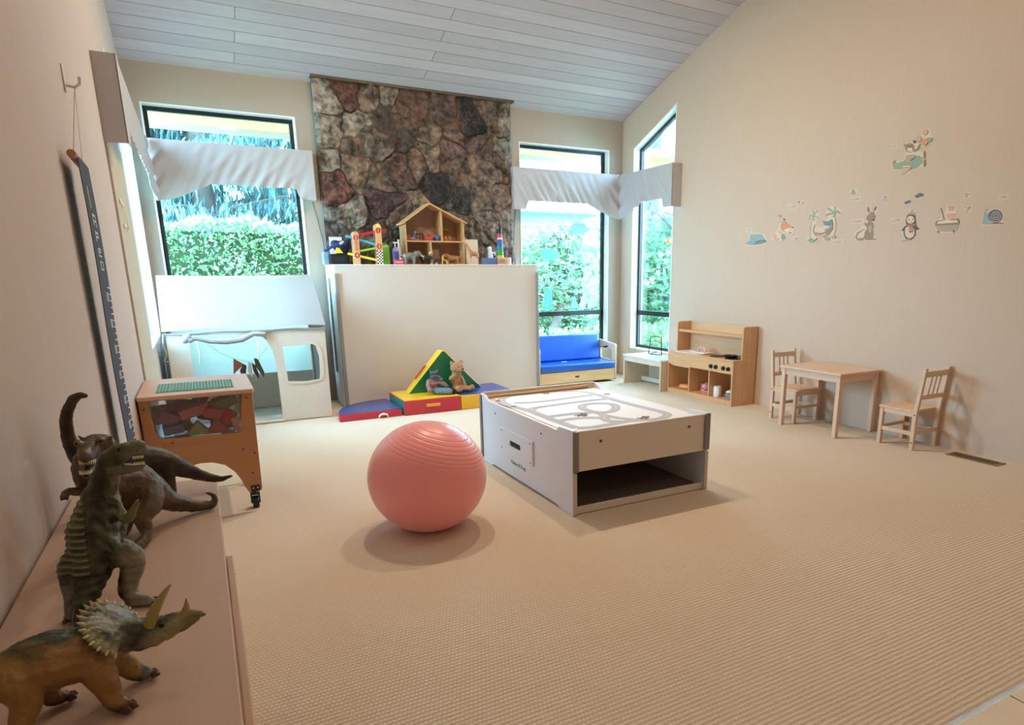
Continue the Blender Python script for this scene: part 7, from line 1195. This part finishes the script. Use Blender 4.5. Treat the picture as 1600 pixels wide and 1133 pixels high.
t = thing('giraffe_toy', 'spotted giraffe toy facing left at the right end of the dollhouse', 'animal toy', (2.74, 7.0, T0))
x = 2.74; y = 7.0
organic('body', [('t', [(x-.04, y, T0+.125, .026), (x, y, T0+.118, .028), (x+.045, y, T0+.105, .022)]), ('t', [(x-.03, y, T0+.135, .024), (x-.062, y, T0+.19, .015), (x-.09, y, T0+.245, .011), (x-.097, y, T0+.262, .011)]), ('t', [(x-.095, y, T0+.262, .0115), (x-.115, y, T0+.252, .009), (x-.128, y, T0+.240, .0065)]),
 ('t', [(x-.094, y-.006, T0+.27, .004), (x-.092, y-.007, T0+.287, .003)]), ('t', [(x-.094, y+.006, T0+.27, .004), (x-.092, y+.007, T0+.287, .003)]), ('t', [(x+.06, y, T0+.115, .005), (x+.068, y, T0+.08, .003)])]+
 [('t', [(x+dx, y+dy, T0+.11, .015), (x+dx+.002, y+dy, T0+.05, .0075), (x+dx, y+dy, T0+.008, .0078)]) for dx, dy in ((-.042, -.013), (-.028, .013), (.04, -.013), (.052, .013))], .0036, mat('toy_animal_paint', '#777', .5, attr='Col'), t, gir, 2)
for q in (-1, 1): b = MB(); b.ell((x-.105, y+q*.0095, T0+.262), .0028, n=6, m=5); b.build('eye', EYE, t)
for (xx, yy, lb) in ((2.245, 6.975, 'left'), (2.30, 6.972, 'right')):
    b = organic('tiny_figure', [('e', (xx, yy, T0+.008), (.008, .006, .0078)), ('e', (xx+.006, yy, T0+.016), (.004, .004, .005))], .002, C('toy_tan', '#bfae98')); tag(b, 'tiny tan figure at the front edge of the ledge, '+lb+'-hand one below the bison', 'animal toy')

# click-clack car ramp
t = thing('car_ramp', 'wooden zigzag toy car ramp with red, blue, green and yellow tracks', 'toy ramp', (1.62, 7.06, T0))
RW_ = wood('ramp_wood', '#e0b184', 'z', .4, .1)
def post(x0, x1, h, y0, y1):
    b = MB(); b.prism(arcpts((x0+x1)/2, T0+h-.03, (x1-x0)/2, 0, 180, 10, .03)+[(x0, T0+.0005), (x1, T0+.0005)], 'y', y0, y1); b.build('post', RW_, t, bevel=.002)
for (x0, x1, h) in ((1.452, 1.512, .325), (1.682, 1.745, .405)):
    post(x0, x1, h, 7.02, 7.032); post(x0, x1, h, 7.09, 7.102)
def track(p0, p1, c, nm):
    d = Vector((p1[0]-p0[0], 0, p1[1]-p0[1])); L_ = d.length; a = math.atan2(d.z, d.x); M_ = Matrix.Translation((p0[0], 7.061, p0[1])) @ Matrix.Rotation(-a, 4, 'Y')
    b = MB(); b.box(0, L_, -.0275, .0275, -.004, .002, M_); b.box(0, L_, -.0275, -.0225, .0021, .016, M_); b.box(0, L_, .0225, .0275, .0021, .016, M_); o = b.build('track', C('ramp_'+nm, c, .35), t); o['label'] = nm+' track'
track((1.49, 1.745), (1.80, 1.805), '#d3262e', 'red'); track((1.395, 1.735), (1.69, 1.655), '#4fb7cf', 'blue'); track((1.49, 1.585), (1.81, 1.645), '#8fd03f', 'green'); track((1.40, 1.565), (1.715, 1.495), '#f0e13c', 'yellow')
RD_ = C('number_red', '#c0392f', .5); WH_ = C('number_white', '#f7f2ea', .5)
for (x, z, n_) in ((1.481, 1.725, '2'), (1.712, 1.80, '1'), (1.712, 1.645, '3'), (1.481, 1.553, '4')):
    b = MB(); b.cyl((x, 7.0195, z), (x, 7.017, z), .026, n=20); b.build('number_disc', RD_, t)
    b = MB(); text_mesh(b, n_, .042, Matrix.Translation((x, 7.0162, z-.0145)) @ Matrix.Rotation(PI/2, 4, 'X'), align='CENTER'); b.build('numeral', WH_, t)
b = MB(); b.mat(0)
for i in range(4):
    for j in range(9):
        b.mat((i+j) % 2); b.box(1.684+i*.015, 1.684+(i+1)*.015, 7.0185, 7.0196, T0+.006+j*.015, T0+.006+(j+1)*.015)
b.build('chequer', [C('chequer_black', '#16151a'), C('chequer_white', '#f4f2ee')], t, smooth=False)
b = MB()
for i in range(6): b.box(1.468, 1.498, 7.0185, 7.0196, 1.60+i*.016, 1.607+i*.016)
b.build('painted_marks', RD_, t)
b = MB(); b.prism([(1.70, 1.835), (1.735, 1.828), (1.728, 1.855), (1.712, 1.872), (1.698, 1.862)], 'y', 7.005, 7.0195); b.build('flag', C('ramp_yellow', '#f0e13c'), t)
# bag, cap, racket-like toys at the left
t = thing('toy_tool_bag', 'black toy bag with navy cover and yellow tool at the left of the ledge', 'bag', (1.33, 7.17, T0))
b = MB(); b.box(1.225, 1.425, 7.12, 7.24, T0+.0005, T0+.105); b.build('bag', C('bag_black', '#141417', .8), t, bevel=.02, seg=4)
organic('cover', [('e', (1.365, 7.18, T0+.16), (.075, .05, .08)), ('e', (1.32, 7.18, T0+.19), (.07, .04, .05), (0, .5, 0)), ('e', (1.41, 7.18, T0+.20), (.05, .045, .055))], .008, mat('bag_navy', '#1f2848', .7, .3, (20, 20, 20), bump=.002, bs=(25, 25, 25)), t, smooth=2)
b = MB(); b.prism([(1.275, 1.575), (1.30, 1.63), (1.325, 1.625), (1.345, 1.595), (1.36, 1.575)], 'y', 7.085, 7.115); b.build('tool', C('tool_yellow', '#eed52c'), t, bevel=.003)
b = MB(); b.tube([(1.17, 7.07, 1.59), (1.25, 7.07, 1.635), (1.33, 7.08, 1.665), (1.37, 7.09, 1.69)], [.012, .014, .012, .008], 9); b.build('tool', C('tool_blue', '#2a3585'), t)
b = MB(); b.tube([(1.33, 7.062, 1.665), (1.365, 7.068, 1.685)], [.013, .012], 9); b.build('tool_tip', C('tool_silver', '#b9c0cc', .3), t)
b = MB(); b.box(1.175, 1.2235, 7.15, 7.25, T0+.0005, T0+.12); tag(b.build('blue_box', C('card_blue_grey', '#7f9bb2', .7), bevel=.002), 'blue-grey box at the very left end of the ledge', 'box')
bx_ = COL.objects[-1]
b = MB(); b.box(1.27, 1.40, 7.32, 7.324, T0+.0005, 1.745); tag(b.build('leaning_card', C('card_white', '#d9d5d8', .7)), 'white card standing behind the navy bag', 'card')
b = MB(); b.prism(arcpts(1.80, 1.625, .055, 0, 180, 12, .06)+[(1.745, T0+.0005), (1.855, T0+.0005)], 'y', 7.16, 7.22); tag(b.build('green_toy_case', C('case_green', '#6fae3a', .5), bevel=.008), 'green round-topped toy case behind the right post of the ramp', 'box')
# bottle and pink box
t = thing('hand_gel_bottle', 'clear purple-labelled pump bottle right of the car ramp', 'bottle', (1.93, 7.13, T0))
b = MB(); b.lathe([(0, 0), (.03, 0), (.032, .01), (.032, .15), (.025, .17), (.012, .18), (.012, .19), (0, .19)], (1.905, 7.12, T0+.0005), 20); b.build('bottle', C('bottle_violet', '#8d8fc0', .25), t)
b = MB(); b.lathe([(0, 0), (.033, 0), (.033, .09), (0, .09)], (1.905, 7.12, T0+.045), 20); b.build('label', C('bottle_label', '#4c5a9c', .5), t)
b = MB(); b.tube([(1.905, 7.12, T0+.19), (1.905, 7.12, T0+.225)], .006, 8); b.tube([(1.93, 7.115, T0+.225), (1.885, 7.115, T0+.225)], .008, 8); b.build('pump', WHP, t)
b = MB(); b.lathe([(0, 0), (.018, 0), (.020, .15), (.012, .2), (.010, .24), (.014, .26), (0, .262)], (1.955, 7.16, T0+.0005), 16); tag(b.build('white_bottle', C('bottle_white', '#e5e6ea', .3)), 'slim white bottle just behind the purple pump bottle', 'bottle')
t = thing('pink_box', 'small pink patterned box in front of the pump bottle', 'box', (1.92, 7.03, T0))
b = MB(); b.box(1.86, 1.955, 7.01, 7.06, T0+.0005, T0+.05); b.build('box', C('box_pink', '#d2466a'), t, bevel=.002); b = MB(); b.box(1.865, 1.95, 7.0085, 7.0098, T0+.02, T0+.03); b.build('band', C('box_band', '#efc3cf'), t)
b = organic('small_panda_toy', [('e', (1.945, 7.04, T0+.072), (.026, .018, .02)), ('e', (1.968, 7.035, T0+.088), (.014, .013, .013)), ('e', (1.965, 7.025, T0+.1), (.005, .004, .005))], .003, mat('toy_animal_paint', '#777', .5, attr='Col'), None, lambda p: (.02, .02, .02) if nz(p, 45) > .12 else (.75, .72, .70)); tag(b, 'black and white toy animal lying on the pink box', 'animal toy')
b.location.z += .0505-.0525
# right side of the ledge
b = MB(); b.box(2.74, 2.885, 7.22, 7.228, T0+.0005, T0+.275); b.box(2.738, 2.887, 7.217, 7.231, T0+.2755, T0+.28); tag(b.build('note_card', C('card_cream', '#e4ddd0', .7)), 'tall cream card standing behind the giraffe', 'card')
b = MB(); b.box(2.905, 3.055, 7.08, 7.18, T0+.0005, T0+.075); tag(b.build('blue_tin', C('tin_blue', '#5f79b5', .4), bevel=.004), 'low blue box right of the giraffe', 'box')
b = organic('white_figurine', [('t', [(3.03, 7.22, T0+.03, .03), (3.035, 7.22, T0+.09, .032), (3.03, 7.22, T0+.15, .024), (3.035, 7.22, T0+.19, .02)]), ('t', [(3.05, 7.21, T0+.12, .012), (3.08, 7.20, T0+.14, .01), (3.085, 7.2, T0+.11, .008)]), ('e', (3.025, 7.22, T0+.185), (.026, .02, .018))], .005, C('figurine_white', '#e6e8ee', .5)); tag(b, 'white figurine behind the blue box near the right end of the ledge', 'figurine')
t = thing('jar_row_box', 'beige printed box under the stacking cup tower', 'box', (3.11, 7.1, T0))
b = MB(); b.box(3.062, 3.16, 7.06, 7.16, T0+.0005, T0+.082); b.build('box', C('box_beige', '#c9b29c'), t, bevel=.004); b = MB(); b.box(3.07, 3.15, 7.0585, 7.0597, T0+.015, T0+.06); b.build('print', C('box_print', '#a6816a'), t)
b = MB(); b.lathe([(0, 0), (.036, 0), (.038, .01), (.038, .07), (.034, .08), (0, .08)], (3.205, 7.10, T0+.0005), 20); tag(b.build('cream_jar', C('jar_cream', '#d8c4ac', .4)), 'cream round jar right of the beige box', 'jar')
b = MB(); b.box(3.33, 3.375, 7.16, 7.21, T0+.0005, T0+.085); tag(b.build('grey_gadget', C('gadget_grey', '#b9bcc0', .5), bevel=.004), 'small grey device at the far right end of the ledge', 'gadget')
t = thing('stacking_cup_tower', 'tower of stacked coloured cups with black top at the right of the ledge', 'stacking toy', (3.112, 7.11, T0+.0825))
z = T0+.0826
for (r0, h, c, lb) in ((.044, .022, '#dcc93f', 'yellow cup'), (.042, .05, '#4e9b3c', 'green cup'), (.040, .055, '#2f8a98', 'teal cup'), (.037, .04, '#2e63a8', 'blue cup'), (.034, .03, '#5a4f8e', 'violet cup'), (.032, .02, '#e9c2c8', 'pale pink cup'), (.030, .045, '#c43a56', 'pink cup'), (.026, .055, '#17151a', 'black cup')):
    b = MB(); b.lathe([(0, 0), (r0, 0), (r0-.003, h-.0005), (0, h-.0005)], (3.112, 7.11, z), 20); o = b.build('cup', C('cup_'+lb.replace(' ', '_'), c, .4), t, bevel=.0015); o['label'] = lb; z += h
